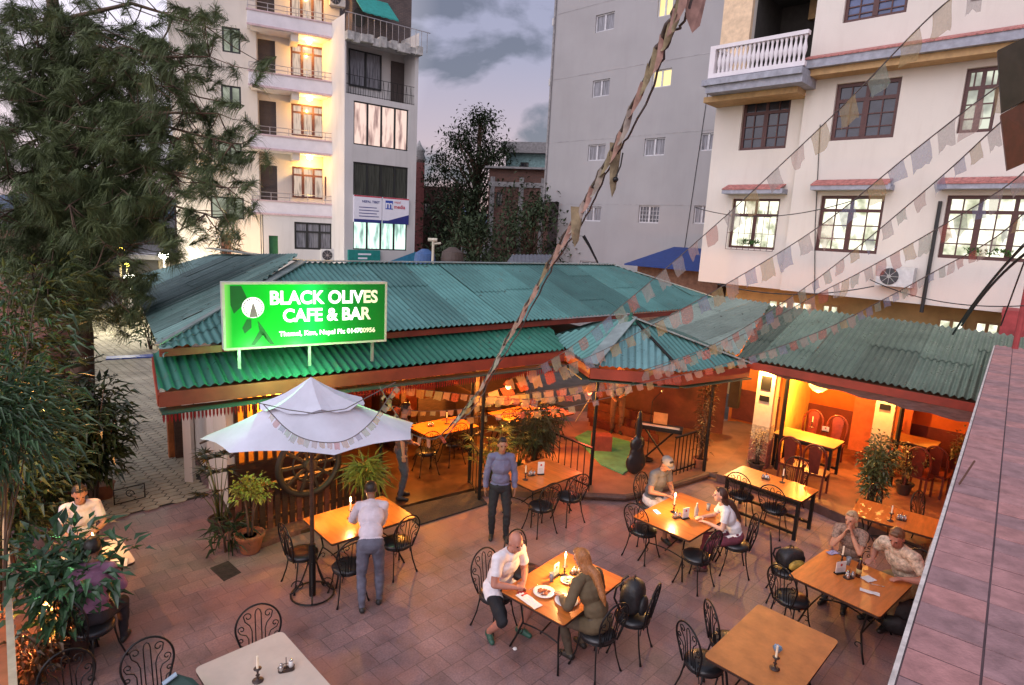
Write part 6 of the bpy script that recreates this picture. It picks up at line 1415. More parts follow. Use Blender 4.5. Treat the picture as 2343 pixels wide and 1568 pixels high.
        for i,v in enumerate(V): V[i]=v+np.array(noise.noise_vector(Vector((v[0]*45,v[1]*45,v[2]*9))))*.005
        hm_.vertices.foreach_set('co',V.ravel()); hm_.materials.append(M('hair_%02d%02d'%(int(hairc[0]*100),int(hairc[1]*100)),hairc,.5,var=.5,scale=30,stretch=(4,4,.6))); hm_.polygons.foreach_set('use_smooth',[True]*len(hm_.polygons)); o=bpy.data.objects.new('hair',hm_); COL.objects.link(o); o.parent=rt
    if cap:
        q=MB(); q.ell(Q(0,-.012,.05),(.092*k,.108*k,.088*k),16,Hm); q.v=[tuple(Vector(v)) for v in q.v]; o=q.obj('cap',M('cap_cloth',cap,.85,var=.2),rt,smooth=True)
        q=MB(); q.add([Q(.085*math.cos(t)*1.0,.06+.085*math.sin(t),.045-.012*math.sin(t)) for t in [math.pi*i/10 for i in range(11)]],[tuple(range(11))]); b_=q.obj('visor',MT['cap_cloth'],o)
        b_.parent=o; q=b_.modifiers.new('s','SOLIDIFY'); q.thickness=.006
    return rt
def mp(k,a,b): return near(k,a,b)
# 1 standing waiter
p=at(1138,1232,0)
person('waiter standing in a grey blue shirt and black trousers near the entrance mat',p.x,p.y,-84,'stand',h=1.70,lean=1,head=(6,-4),skin=(.30,.14,.09),shirt=(.13,.135,.24),pants=(.014,.016,.022),sleeve='long',feet=[(-.13,.05,0),(.10,-.03,0)],vs=.008,hairc=(.012,.01,.01))
# 2 leaning waiter
p=at(846,1392,0)
person('waiter in a white shirt leaning over the umbrella table, seen from behind',p.x,p.y,102,'stand',h=1.70,lean=34,head=(10,-34),hands=[(-.22,.66,.92,(0,1,-.2)),(.10,.60,.84,(0,1,-.2))],skin=(.22,.11,.07),shirt=(.62,.56,.62),pants=(.12,.12,.16),sleeve='long',feet=[(-.10,-.06,0),(.12,.10,0)],shoe=(.025,.02,.02),vs=.008)
# 3 man in the entrance behind the umbrella
p=at(915,1140,.06)
person('dark dressed man standing in the cafe entrance, half hidden by the white umbrella',p.x,p.y,10,'stand',z=.06,h=1.76,lean=3,hands=[(-.2,.2,1.0,(0,1,0)),(.24,.05,.80)],skin=(.45,.24,.17),shirt=(.10,.07,.07),pants=(.07,.08,.12),sleeve='short',vs=.010)
# 4 bald man
x,y=near(3,-.40,.74)
M4=(x,y)
person('bald man in a white shirt and black shorts sitting with folded hands at the plates',x,y,-45,'sit',h=1.80,lean=16,head=(-8,-22),hands=[(-.06,.40,.80,(1,.3,0)),(.10,.42,.80,(-1,.4,0))],feet=[(-.16,.30,0),(.20,.10,0,(.5,1,0))],skin=(.46,.20,.14),shirt=(.74,.70,.72),pants=(.012,.012,.015),shoe=(.03,.10,.07),legs='short',hair='bald',build=1.12,curl=1.1,vs=.008,shirt_long=.22)
# 5 long haired person
person('person with long reddish hair and a dark olive tunic eating, seen from behind',P3b.x,P3b.y,133,'sit',h=1.72,lean=20,head=(4,-20),hands=[(-.22,.40,.80,(.3,1,0)),(.14,.42,.81,(-.3,1,0))],feet=[(-.12,.30,0),(.16,.34,0)],skin=(.42,.22,.15),shirt=(.12,.085,.045),pants=(.10,.075,.05),shoe=(.03,.025,.02),sleeve='long',hair='long',hairc=(.34,.13,.04),build=1.05,vs=.008,shirt_long=.25)
# 6 man in a cap
t6=person('man in a grey cap and dark grey t-shirt looking down at his phone',P5m.x,P5m.y,-52,'sit',h=1.76,lean=12,head=(0,-32),hands=[(-.08,.36,.80,(.3,1,0)),(.10,.36,.80,(-.3,1,0))],skin=(.36,.17,.11),shirt=(.11,.115,.13),pants=(.55,.50,.52),legs='short',hair='short',cap=(.24,.21,.19),build=1.06,curl=1.1,vs=.0085)
# 7 young woman
person('young woman with long brown hair, white top and maroon trousers leaning on the table',P5w.x,P5w.y,172,'sit',h=1.64,lean=22,head=(4,-2),hands=[(-.10,.46,.79,(.6,1,0)),(.10,.50,.79,(-.5,1,0))],skin=(.62,.36,.27),shirt=(.72,.70,.72),pants=(.14,.03,.05),shoe=(.1,.05,.04),hair='long',hairc=(.055,.022,.014),build=.9,vs=.008)
# 8 grey haired woman
person('older woman with pale blond hair, hands at her mouth, at the beer bottle table',S8w[0],S8w[1],TB[8][2]-85,'sit',h=1.64,lean=14,head=(-10,-8),hands=[(-.06,.30,1.05,(.2,.1,1)),(.05,.30,1.03,(-.2,.1,1))],skin=(.60,.30,.19),shirt=(.30,.22,.17),hair='bob',hairc=(.45,.30,.17),vs=.0095,smat=M('floral_cloth',(.30,.20,.15),.85,var=.6,scale=40))
# 9 broad man next to the wall
person('broad shouldered brown haired man in a peach shirt reaching across the beer bottle table',S8m[0],S8m[1],TB[8][2]-112,'sit',h=1.86,lean=24,head=(20,-26),hands=[(-.22,.42,.80,(.2,1,0)),(.26,.40,.82,(-.2,1,0))],skin=(.46,.20,.12),shirt=(.66,.50,.36),pants=(.30,.22,.10),hair='short',hairc=(.16,.08,.04),build=1.25,vs=.0095,smat=M('printed_sand_cloth',(.60,.47,.36),.85,var=.55,scale=22))
# 10 candle lit person at the left
person('candle lit person in a white t-shirt sitting behind the rubber plant at the left',PLb.x,PLb.y,-52,'sit',h=1.74,lean=10,head=(0,-20),hands=[(-.1,.38,.80,(.3,1,0)),(.12,.38,.80,(-.3,1,0))],skin=(.40,.20,.13),shirt=(.62,.60,.66),hair='short',vs=.010)
# 11 person in a purple shirt
person('person in a purple pink shirt and dark trousers, hidden by the rubber plant',PLa.x,PLa.y,110,'sit',h=1.70,lean=12,head=(0,-10),hands=[(-.1,.34,.80,(.3,1,0)),(.12,.36,.80,(-.3,1,0))],feet=[(-.10,.3,0),(.20,.34,0)],skin=(.36,.18,.12),shirt=(.36,.17,.28),pants=(.03,.025,.03),sleeve='long',hair='short',vs=.010)
# 12 blurred musician
p=at(1408,1015,.15)+Vector((.15,.9,0))
person('person in a pale blue top standing at the back of the stage',p.x,p.y,-100,'stand',z=.13,h=1.72,lean=4,hands=[(-.12,.26,1.05,(.5,.5,0)),(.14,.24,.95,(-.5,.5,0))],skin=(.40,.2,.14),shirt=(.20,.26,.40),pants=(.10,.05,.04),sleeve='long',vs=.011)
# patch on the grey shirt
q=MB(); 
# ------------------------------------------------------------------ plants
def leafmat(name,col,rough=.45,var=.45): return M(name,col,rough,var=var,scale=7,spec=.5)
m_pot=M('terracotta_pot',(.28,.10,.045),.8,var=.3,scale=8); m_soil=M('soil',(.04,.025,.02),1); m_dpot=M('dark_pot',(.05,.03,.025),.6)
m_bark=M('bark',(.12,.075,.05),.95,var=.5,scale=8,bump=.8,bscale=25,stretch=(1,1,.3))
def pot(t,r=.16,h=.26,mat=None):
    q=MB(); q.lathe([(r*.62,0),(r*.70,.02),(r*.95,h*.86),(r*1.08,h*.86),(r*1.1,h),(r*.98,h),(r*.93,h*.9)],n=20); q.obj('pot',mat or m_pot,t,smooth=False)
    q=MB(); q.lathe([(r*.92,h*.88),(r*.5,h*.9),(.01,h*.9)],n=16); q.obj('soil',m_soil,t)
def bushy(name,label,p,h,sp,nl,L,w,mat,potr=None,stems=5,base=.3,droop=.3,cat='plant',shape='ball',matpot=None,group=None,updir=.35,pos=None):
    t=thing(name,label,cat,p,random.uniform(0,6),group); rnd=random.Random(hash(label)%1000 if 0 else len(label)*7+int(h*100))
    if potr: pot(t,potr,potr*1.5,matpot); z0=potr*1.3
    else: z0=0
    s_=MB(); tips=[]
    for i in range(stems):
        a=2*math.pi*i/stems+rnd.uniform(-.4,.4); r=sp*rnd.uniform(.25,.8); top=Vector((math.cos(a)*r,math.sin(a)*r,z0+(h-z0)*rnd.uniform(.65,1)))
        pts=[Vector((math.cos(a)*.03,math.sin(a)*.03,z0)),Vector((top.x*.35,top.y*.35,z0+(top.z-z0)*.5)),top]; s_.tube(pts,[.018,.013,.005],5); tips.append(pts)
    s_.obj('stem',m_bark,t,smooth=True)
    q=MB()
    for i in range(nl):
        pts=rnd.choice(tips); f=rnd.random()**.6; 
        c=(pts[0].lerp(pts[1],f*2) if f<.5 else pts[1].lerp(pts[2],f*2-1))
        if c.z<h*base: c.z=h*base+rnd.uniform(0,.2)*h
        d=Vector((rnd.gauss(0,1),rnd.gauss(0,1),rnd.gauss(updir,.6))); d.normalize()
        c=c+Vector((d.x,d.y,d.z*.6))*sp*rnd.random()**.5*.65
        l=L*rnd.uniform(.6,1.2); q.leaf(c,d,Vector((0,0,1)),l,w*l/L,droop=rnd.uniform(0,droop*2))
    q.obj('foliage',mat,t); return t
def fan_palm(name,label,p,h,nf,rad,mat,potr=None,group=None):
    t=thing(name,label,'palm',p,0,group); rnd=random.Random(len(label))
    if potr: pot(t,potr,potr*1.4,m_dpot)
    s_=MB(); q=MB()
    for i in range(nf):
        a=rnd.uniform(0,6.28); r=rad*rnd.uniform(.3,1); z=h*rnd.uniform(.45,1); c=Vector((math.cos(a)*r,math.sin(a)*r,z)); s_.tube([Vector((math.cos(a)*.04,math.sin(a)*.04,.15)),Vector((c.x*.4,c.y*.4,z*.6)),c],[.012,.008,.005],5)
        o=Vector((math.cos(a),math.sin(a),.35)).normalized(); sd=o.cross(Vector((0,0,1))).normalized(); u_=sd.cross(o)
        for k in range(11):
            b=(k-5)/5*1.75; d=(o*math.cos(b)+sd*math.sin(b)+u_*.15).normalized(); q.leaf(c,d,u_,rnd.uniform(.19,.27),.032,.15,rnd.uniform(.1,.5))
    s_.obj('stem',M('green_stem',(.10,.13,.04),.6),t,smooth=True); q.obj('fronds',mat,t); return t
gdark=leafmat('dark_leaf',(.028,.055,.02)); gmid=leafmat('mid_leaf',(.05,.10,.03)); gyel=leafmat('yellow_green_leaf',(.28,.26,.04)); golive=leafmat('olive_leaf',(.10,.11,.035)); gblue=leafmat('bluish_leaf',(.06,.115,.05)); grub=leafmat('rubber_leaf',(.045,.10,.045),.25); gbrn=leafmat('brownish_leaf',(.11,.08,.03))
# by the fence under the umbrella
bushy('potted_shrub','yellow green potted shrub in a ribbed terracotta pot at the end of the fence',at(573,1262,0),1.22,.30,420,.085,.05,gyel,potr=.20,stems=4,base=.72)
fan_palm('fan_palm','dark spiky palm at the fence corner beside the hexagonal paving',at(505,1215,0),1.25,14,.42,leafmat('dark_palm',(.03,.04,.018)),.17)
bushy('spider_plant','long leaved yellow green plant hanging over the fence behind the leaning waiter',at(835,1190,.0),1.15,.28,260,.30,.028,leafmat('spider_leaf',(.20,.24,.05)),potr=.16,stems=5,base=.62,droop=.6)
q=bushy('low_spiky_plant','low dark spiky plant in the kerb left of the terracotta pot',at(520,1262,0),.5,.26,80,.28,.03,gdark,stems=4,base=.2,droop=.6)
bushy('potted_plant','dark round plant pot with green leaves behind the long leaved plant',at(860,1165,0),.95,.2,120,.12,.05,gmid,potr=.16,stems=4,base=.6,matpot=m_dpot)
# entrance ferns
fan_palm('fan_palm','bright yellow green fan palm behind the standing waiter',at(1120,1115,0),1.25,24,.40,leafmat('bright_palm',(.26,.26,.05)),.18)
fan_palm('fan_palm','olive fan palm directly right of the standing waiter at the railing',at(1180,1092,.12),1.15,20,.42,golive,.18)
bushy('areca_plant','big feathery olive bush behind the railing and the menu card table',at(1222,1080,.12),1.42,.50,1500,.20,.022,leafmat('areca_leaf',(.075,.07,.03)),potr=.2,stems=9,base=.35,droop=.6)
bushy('climbing_plant','tall reddish leafy climbing plant along the post at the right side of the stage',at(1600,1070,.12),2.0,.22,420,.12,.05,leafmat('reddish_leaf',(.16,.08,.035)),potr=.15,stems=4,base=.15)
bushy('potted_shrub','tall bushy potted plant in a dark pot in front of the right pillar',at(1985,1190,0),1.72,.30,1100,.12,.055,leafmat('bush_leaf',(.11,.13,.045)),potr=.22,stems=6,base=.28,matpot=m_dpot)
bushy('potted_shrub','small variegated bush at the foot of the left pillar',at(1728,1082,PZ),1.0,.2,260,.07,.035,leafmat('variegated_leaf',(.32,.24,.13)),potr=.16,stems=5,base=.4,matpot=m_dpot)
bushy('potted_shrub','leafy plant beside the arched chairs, right of the bushy potted plant',at(2065,1130,PZ),1.05,.28,300,.11,.055,leafmat('warm_leaf',(.16,.12,.04)),potr=.16,stems=5,base=.4,matpot=m_dpot)
bushy('potted_shrub','pale leaved plant at the right end of the second dining room next to the wall',at(2185,1120,PZ),1.3,.25,300,.10,.05,gbrn,potr=.16,stems=4,base=.5,matpot=m_dpot)
# left side
bushy('rubber_plant','large rubber plant with broad glossy leaves in the left foreground',at(160,1500,0),1.52,.60,760,.20,.09,grub,potr=.24,stems=8,base=.30,droop=.35,matpot=m_dpot)
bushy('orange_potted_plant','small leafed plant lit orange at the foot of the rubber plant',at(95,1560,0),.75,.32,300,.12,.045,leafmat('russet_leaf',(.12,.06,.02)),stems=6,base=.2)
LP=at(215,1170,0)
bushy('leafy_shrub','tall dark shrub with glossy leaves beside the hexagonal paving',LP,2.35,.66,1700,.20,.075,leafmat('glossy_leaf',(.035,.055,.022),.22),stems=10,base=.30,droop=.5)
bushy('leafy_shrub','dark shrub behind the pink pillar at the far left',at(90,1130,0),2.5,.55,1300,.17,.055,gdark,stems=9,base=.35,droop=.5)
bushy('bamboo_bush','tall bluish green bamboo like bush at the left edge of the picture',Vector((-5.5,6.0,0)),4.0,1.05,3600,.17,.036,gblue,stems=12,base=.58,droop=.5)
bushy('bamboo_bush','yellowish green bush below the pine at the left',Vector((-7.9,8.9,0)),4.1,1.35,4200,.20,.045,leafmat('yellowish_leaf',(.09,.12,.03)),stems=12,base=.35,droop=.5)
bushy('leafy_shrub','small green shrub at the left end of the green roof beside the lane',at(345,800,0),2.2,.8,600,.28,.08,gmid,stems=8,base=.1)
bushy('leafy_shrub','green leafy shrub in front of the pink pillar at the far left',at(40,1300,0),1.9,.6,800,.19,.075,leafmat('shrub_leaf',(.05,.085,.03),.3),stems=8,base=.25,droop=.4)
bushy('leafy_shrub','low leafy shrub between the candle lit person and the orange trunk',at(120,1235,0),1.5,.45,600,.17,.07,leafmat('fresh_leaf',(.06,.10,.03),.3),stems=8,base=.3,droop=.4)
def araucaria():
    t=thing('monkey_puzzle_tree','dark tiered conifer with long horizontal branches over the hexagonal paving','tree',at(168,1160,0)); s_=MB(); s_.tube([(0,0,0),(.02,0,1.6),(0,.02,3.0)],[.05,.035,.012],7); s_.obj('trunk',m_bark,t,smooth=True); q=MB(); rnd=random.Random(3)
    for tier in range(6):
        z=1.15+tier*.34; R=1.15-.13*tier
        for k in range(7):
            a=k*2*math.pi/7+tier*.5+rnd.uniform(-.15,.15); d=Vector((math.cos(a),math.sin(a),.02)); e_=Vector((d.x*R,d.y*R,z+.05)); q.tube([(0,0,z),Vector((d.x*R*.6,d.y*R*.6,z-.02)),e_],.010,4); sd=Vector((-d.y,d.x,0))
            for j in range(34):
                f=(j+4)/38; c=Vector((d.x*R*f,d.y*R*f,z+.05*f*f)); g=1 if j%2 else -1; L=.17*(1-.45*f)
                q.leaf(c,(sd*g+d*.5+Vector((0,0,rnd.uniform(-.1,.35)))),Vector((0,0,1)),L,.030,.2,.1)
    q.obj('crown',leafmat('conifer_leaf',(.025,.045,.02),.4),t)
araucaria()
# chir pine with drooping needle tufts
def pine():
    base=Vector((-8.9,12.2,0)); t=thing('pine_tree','big pine with drooping needle tufts filling the upper left','tree',base); rnd=random.Random(11)
    tr=MB(); tr.tube([(0,0,0),(.12,.05,2.5),(-.05,0,5),(.1,0,8),(0,0,10.5)],[.24,.20,.17,.12,.05],10); tr.obj('trunk',M('pine_bark',(.10,.06,.04),.95,var=.5,scale=6,bump=.8,bscale=20,stretch=(1,1,.3)),t,smooth=True)
    br=MB(); nd=MB(); tips=[]
    specs=[]
    for u,v,y in [(10,150,11.5),(70,180,11.5),(5,300,10.8),(30,480,10.6),(210,700,10.2),(250,660,10.4),(170,680,10),(110,640,10),(100,80,12),(60,330,11),(140,150,12),(210,60,12),(330,150,11.5),(400,200,11),(470,60,11.5),(480,130,11),(500,260,11),(450,330,11),(430,400,11),(520,430,10.6),(470,490,10.8),(380,470,11),(330,380,11),(270,300,11),(200,260,11),(120,420,10.6),(60,520,10.4),(150,560,10.5),(250,480,10.8),(300,560,10.6),(200,640,10.4),(230,400,11),(380,300,11.5),(430,150,12),(20,230,11),(260,160,12.5),(100,250,11.5),(350,250,12),(180,340,11),(60,620,10.2),(280,640,10.6),(300,450,10.6),(530,330,11),(20,400,10.5),(160,470,10.2),(90,480,10.8),(240,560,10.2),(340,500,10.8),(150,90,12)]:
        specs.append(aty(u,v,y)-base)
    for P_ in specs:
        z0=min(9.8,max(2.6,P_.z-rnd.uniform(-.2,.8))); a=Vector((0,0,z0)); mid=a.lerp(P_,.55)+Vector((0,0,.35)); pts=[a,mid,P_]; br.tube(pts,[.05,.032,.012],5)
        n=7
        for i in range(n):
            f=.35+.65*i/(n-1); c=(a.lerp(mid,f*2) if f<.5 else mid.lerp(P_,f*2-1)); 
            for _ in range(3 if f<.9 else 4):
                o_=Vector((rnd.gauss(0,.42),rnd.gauss(0,.42),rnd.gauss(-.08,.32))); e_=c+o_; br.tube([c,c+o_*.5+Vector((0,0,-.04)),e_],[.012,.009,.005],4); tips.append(e_)
    for e_ in tips:
        ax=Vector((rnd.gauss(0,.5),rnd.gauss(0,.5),rnd.uniform(-.2,.8))).normalized()
        for j in range(160):
            d=(Vector((rnd.gauss(0,1),rnd.gauss(0,1),rnd.gauss(0,1))).normalized()+ax*1.15).normalized(); L=rnd.uniform(.20,.34); s0=e_-ax*rnd.uniform(-.05,.30); sd=d.cross(Vector((rnd.random(),rnd.random(),rnd.random()))).normalized()*.0040
            m1=s0+d*L*.5+Vector((0,0,-.03)); tip=s0+d*L+Vector((0,0,-.21*L/.3))
            nd.add([s0-sd,s0+sd,m1+sd,m1-sd,tip],[(0,1,2,3),(3,2,4)])
    br.obj('branches',MT['bark'],t,smooth=True); nd.obj('crown',leafmat('pine_needle',(.10,.135,.05),.6,.5),t)
pine()
# the dark tree between the blocks
def broad(name,label,c0,h,rx,rz_,ntuft,nl,L,mat,seed,gap=.35,trunk=.35,zmin=.3):
    t=thing(name,label,'tree',c0); rnd=random.Random(seed); tr=MB(); tr.tube([(0,0,0),(.1,0,h*.35),(0,.1,h*.6),(.15,0,h*.92)],[trunk,trunk*.75,trunk*.5,trunk*.12],8)
    q=MB(); cl=[]
    for i in range(ntuft):
        a=rnd.uniform(0,6.28); f=rnd.random()**.5; zz=rnd.uniform(zmin,1); w=math.sin(min(1,(zz-zmin)/(1-zmin)*.9+.12)*math.pi)**.6; c=Vector((math.cos(a)*rx*f*w,math.sin(a)*rx*f*w,h*zz)); cl.append(c)
        z0=max(h*.2,c.z-rnd.uniform(.1,.3)*h); tr.tube([(0,0,z0),(c.x*.5,c.y*.5,(z0+c.z)/2+.2),tuple(c)],[trunk*.3,trunk*.16,trunk*.05],4)
        s_=rz_*rnd.uniform(.5,1.2)
        for j in range(nl):
            d=Vector((rnd.gauss(0,1),rnd.gauss(0,1),rnd.gauss(0,.7))); p_=c+d*s_*.5; q.leaf(p_,Vector((rnd.gauss(0,1),rnd.gauss(0,1),rnd.gauss(-.2,.6))),Vector((0,0,1)),L*rnd.uniform(.6,1.3),L*.45,.1,.2)
    tr.obj('trunk',MT['bark'],t,smooth=True); q.obj('crown',mat,t); return t
p=aty(1085,560,43); g1=leafmat('tree_leaf',(.03,.05,.018),.85)
broad('tall_tree','tall loose crowned tree standing dark against the evening sky between the blocks',Vector((p.x,p.y,0)),aty(1085,262,43).z,3.2,1.3,90,120,.30,g1,5,zmin=.36,trunk=.4)
for u,v,y,rx,s_,lab in ((1045,470,36,2.6,3,'dark bushy tree below the tall one, in front of the dark brick house'),(1215,480,33,2.6,9,'dark bushy tree against the grey apartment block'),(1090,540,30,1.9,12,'small dark tree between the dark tank and the brick house'),(1190,420,41,1.8,21,'small tree growing by the teal upper house')):
    p=aty(u,560,y); broad('dark_tree',lab,Vector((p.x,p.y,0)),aty(u,v,y).z+.6,rx,1.2,34,85,.30,g1,s_,zmin=.25,trunk=.2)
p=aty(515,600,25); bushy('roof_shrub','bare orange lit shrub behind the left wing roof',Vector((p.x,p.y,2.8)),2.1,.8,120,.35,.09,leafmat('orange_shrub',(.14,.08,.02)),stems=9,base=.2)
# ------------------------------------------------------------------ left side walls, posts and lamps
def left_side():
    t=thing('terrace_wall','orange lit wall with a pink pillar at the far left','wall',at(20,1200,0)); q=MB()
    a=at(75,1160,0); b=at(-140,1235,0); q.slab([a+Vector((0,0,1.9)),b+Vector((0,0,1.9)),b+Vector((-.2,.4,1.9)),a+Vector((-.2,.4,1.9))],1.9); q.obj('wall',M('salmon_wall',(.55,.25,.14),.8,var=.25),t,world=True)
    q=MB(); c=at(62,1185,0); q.tube([(c.x,c.y,0),(c.x,c.y,2.0)],.05,8); q.obj('white_pipe',M('white_pipe',(.62,.52,.46),.6),t,world=True)
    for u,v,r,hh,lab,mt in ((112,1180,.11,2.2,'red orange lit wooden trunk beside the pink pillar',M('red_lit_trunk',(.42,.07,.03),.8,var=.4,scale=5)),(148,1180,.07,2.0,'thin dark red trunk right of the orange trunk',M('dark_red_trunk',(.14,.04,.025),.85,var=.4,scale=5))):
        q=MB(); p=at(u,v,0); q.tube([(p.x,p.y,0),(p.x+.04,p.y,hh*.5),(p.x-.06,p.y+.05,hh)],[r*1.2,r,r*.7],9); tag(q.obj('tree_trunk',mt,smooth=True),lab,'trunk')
    q=MB(); p=at(85,1178,0); q.lathe([(.11,0),(.13,.35),(.12,.42)],c=(p.x,p.y,.5),n=16); q.lathe([(.1,0),(.1,.5)],c=(p.x,p.y,0),n=12); tag(q.obj('dark_bin',m_black,smooth=True),'dark cylindrical bin beside the orange trunk','bin')
    # low orange planter wall in the left foreground
    q=MB(); a,b=at(20,1330,.55),at(28,1600,.55); q.slab([a,b,b+Vector((-1.5,0,0)),a+Vector((-1.5,0,0))],.55); tag(q.obj('planter_wall',M('orange_plaster',(.45,.15,.06),.8,var=.4,scale=2)),'low orange plastered planter wall at the left edge','planter')
    q=MB(); a,b=at(8,1150,.9),at(30,1568,.9); q.bar(a,b+(b-a)*.3,.06); tag(q.obj('pale_rail',M('pale_wood_rail',(.5,.42,.3),.7,var=.2)),'pale wooden rail running down the left edge','rail')
    lamp('hidden_lamp','POINT',at(105,1420,.5),40,(1,.30,.08),.03)
    # lit face of the pillar
    lamp('wall_light','POINT',at(150,1000,2.1),30,(1,.42,.12),.03)
    # wrought iron stand
    q=MB(); a,b=at(262,1158,0),at(332,1140,0); q.tube([a,a+Vector((0,0,.28)),b+Vector((0,0,.28)),b],.012,5); q.tube([a+Vector((0,0,.02)),b+Vector((0,0,.02))],.012,5)
    m_=a.lerp(b,.5); q.tube([m_+Vector((.09*math.cos(x)*(1-x/9),0,.15+.09*math.sin(x)*(1-x/9))) for x in [i*.5 for i in range(14)]],.008,5); tag(q.obj('scroll_stand',m_black,smooth=True),'small black scroll iron stand at the edge of the hexagonal paving','stand')
    q=MB(); p=at(240,1140,0); q.lathe([(.12,0),(.16,.26),(.18,.28),(.16,.28)],c=tuple(p),n=16); tag(q.obj('flower_pot',m_pot,smooth=True),'terracotta pot under the tall glossy shrub','pot')
left_side()
# street lamps and the gate at the end of the lane
def street_lamp(u,v,y,label,pw,mat,r=.16,col=(1,.93,.7)):
    p=aty(u,v,y); t=thing('street_lamp',label,'street lamp',(p.x,p.y,0)); q=MB(); q.tube([(0,0,0),(0,0,p.z-.1)],.05,8); q.obj('pole',m_rail,t); q=MB(); q.ell((0,0,p.z),(r,r,r*.8)); q.obj('lamp_head',mat,t,smooth=True); lamp('street_light','POINT',p+Vector((.25,-.4,-.1)),pw,col,.15)
street_lamp(297,636,26,'bright white street lamp at the end of the lane by the green roof',220,m_bulbw,.22)
street_lamp(375,584,28,'white lamp above the left wing of the green roof',160,m_bulbw,.2)
street_lamp(273,574,30,'yellow lamp shining through the pine, highest of the lane lamps',120,M('yellow_bulb',(1,.9,.3),.5,emit=(1,.80,.10),es=14),.24,(1,.8,.2)); street_lamp(290,606,30,'small yellow lamp below the round yellow one at the lane',80,MT['yellow_bulb'],.12,(1,.8,.3))
F=Plane(aty(280,705,34)[:2],8); 
def ex3(rt,F,xl,xr,H):
    q=MB(); q.box(xl+.5,-.08,.0,xr-2.5,-.003,2.6); q.obj('gate',M('dark_gate',(.06,.06,.06),.7),rt); q=MB(); q.box(xl+3,-.3,H+.003,xr,2,H+.25); q.obj('roof',M('grey_roof',(.3,.3,.3),.8),rt)
boxhouse('lane_house','low pale house with a dark gate closing the lane behind the pine',F,120,470,592,M('pale_house',(.42,.38,.33),.85,var=.2),[(330,560,372,520)],extra=ex3)
F=Plane(aty(50,560,17)[:2],6); boxhouse('brick_house','brick house with a pinkish lit top behind the bamboo at the left edge',F,-160,88,523,brickmat('pink_brick',(.42,.17,.12),(.34,.14,.10),(.2,.12,.1),.24,.08,.01,.9,.4,.3,swap=1),dep=1.2)
# pale house behind the pine, left of the balcony building
# ------------------------------------------------------------------ prayer flags
FC=[(.46,.13,.10),(.40,.35,.33),(.44,.32,.16),(.24,.26,.38),(.30,.34,.28),(.48,.33,.29)]
fmats=[]
for i,c in enumerate(FC):
    m=M('flag_cloth_%s'%'abcdef'[i],c,.9,var=.35,scale=14,detail=8); b=m.node_tree.nodes['Principled BSDF']; nt=m.node_tree
    tr=nt.nodes.new('ShaderNodeBsdfTranslucent'); tr.inputs[0].default_value=(*[min(1,x*1.3) for x in c],1); mx=nt.nodes.new('ShaderNodeMixShader'); mx.inputs[0].default_value=.42; nt.links.new(b.outputs[0],mx.inputs[1]); nt.links.new(tr.outputs[0],mx.inputs[2]); 
    tp=nt.nodes.new('ShaderNodeBsdfTransparent'); m2=nt.nodes.new('ShaderNodeMixShader'); m2.inputs[0].default_value=.48; nt.links.new(mx.outputs[0],m2.inputs[1]); nt.links.new(tp.outputs[0],m2.inputs[2]); nt.links.new(m2.outputs[0],nt.nodes['Material Output'].inputs[0]); fmats.append(m)
m_cord=M('flag_cord',(.12,.10,.10),.9)
FM={}
def flagmesh(k):
    if k in FM: return FM[k]
    rnd=random.Random(k); n=5; V=[];Fc=[]; ph=rnd.uniform(0,6); am=rnd.uniform(.03,.10); cut=rnd.random()
    for i in range(n+1):
        for j in range(n+1):
            x=i/n; z=-j/n; V.append((x*(1-.12*j/n*cut)+.10*cut*j/n,am*math.sin(x*5+ph+z*3)*(-z+.2),z*(1-.18*rnd.random()*(j==n))))
    for i in range(n):
        for j in range(n): Fc.append((i*(n+1)+j,(i+1)*(n+1)+j,(i+1)*(n+1)+j+1,i*(n+1)+j+1))
    me=bpy.data.meshes.new('flag'); me.from_pydata(V,[],Fc); me.materials.append(fmats[k%6]); me.polygons.foreach_set('use_smooth',[True]*len(Fc)); FM[k]=me; return me
def flagline(label,pts,size,gap,seed,drop=1.0):
    """pts: (u,v,distance north) of points along the cord"""
    W_=[aty(*p) for p in pts]; t=thing('prayer_flag_string',label,'flag string',W_[0],0,None); rnd=random.Random(seed)
    # smooth curve through the points
    S=[];
    for i in range(len(W_)-1):
        p0,p1,p2,p3=W_[max(i-1,0)],W_[i],W_[i+1],W_[min(i+2,len(W_)-1)]
        for k in range(12):
            s_=k/12; S.append(.5*((2*p1)+(p2-p0)*s_+(2*p0-5*p1+4*p2-p3)*s_*s_+(3*p1-p0-3*p2+p3)*s_**3))
    S.append(W_[-1]); q=MB(); q.tube(S,.006,5); q.obj('cord',m_cord,t,world=True)
    # place flags by arc length
    acc=0; nxt=.15; k=seed
    for a,b in zip(S,S[1:]):
        L=(b-a).length; 
        while nxt<acc+L:
            f=(nxt-acc)/L; p=a.lerp(b,f); d=(b-a).normalized(); w=size*rnd.uniform(.85,1.1)
            o=bpy.data.objects.new('flag',flagmesh((k*7+rnd.randint(0,5))%24)); COL.objects.link(o); o.parent=t
            zax=Vector((rnd.uniform(-.1,.1),rnd.uniform(-.25,.25),1)).normalized(); y_=zax.cross(d).normalized(); z_=d.cross(y_).normalized(); M_=Matrix((d,y_,z_)).transposed().to_4x4(); 
            o.matrix_local=Matrix.Translation(p-t.location)@M_@Matrix.Diagonal((w,w,w*drop*rnd.uniform(.85,1.15),1))
            nxt+=size+gap*rnd.uniform(.5,1.6); k+=1
        acc+=L
flagline('highest string of large prayer flags, from the upper right to the cafe eave',[(2290,-70,4.3),(2144,24,5.0),(1948,223,6.0),(1785,379,6.9),(1634,518,7.9),(1452,675,9.3),(1288,807,10.7),(1168,868,11.6)],.235,.12,1)
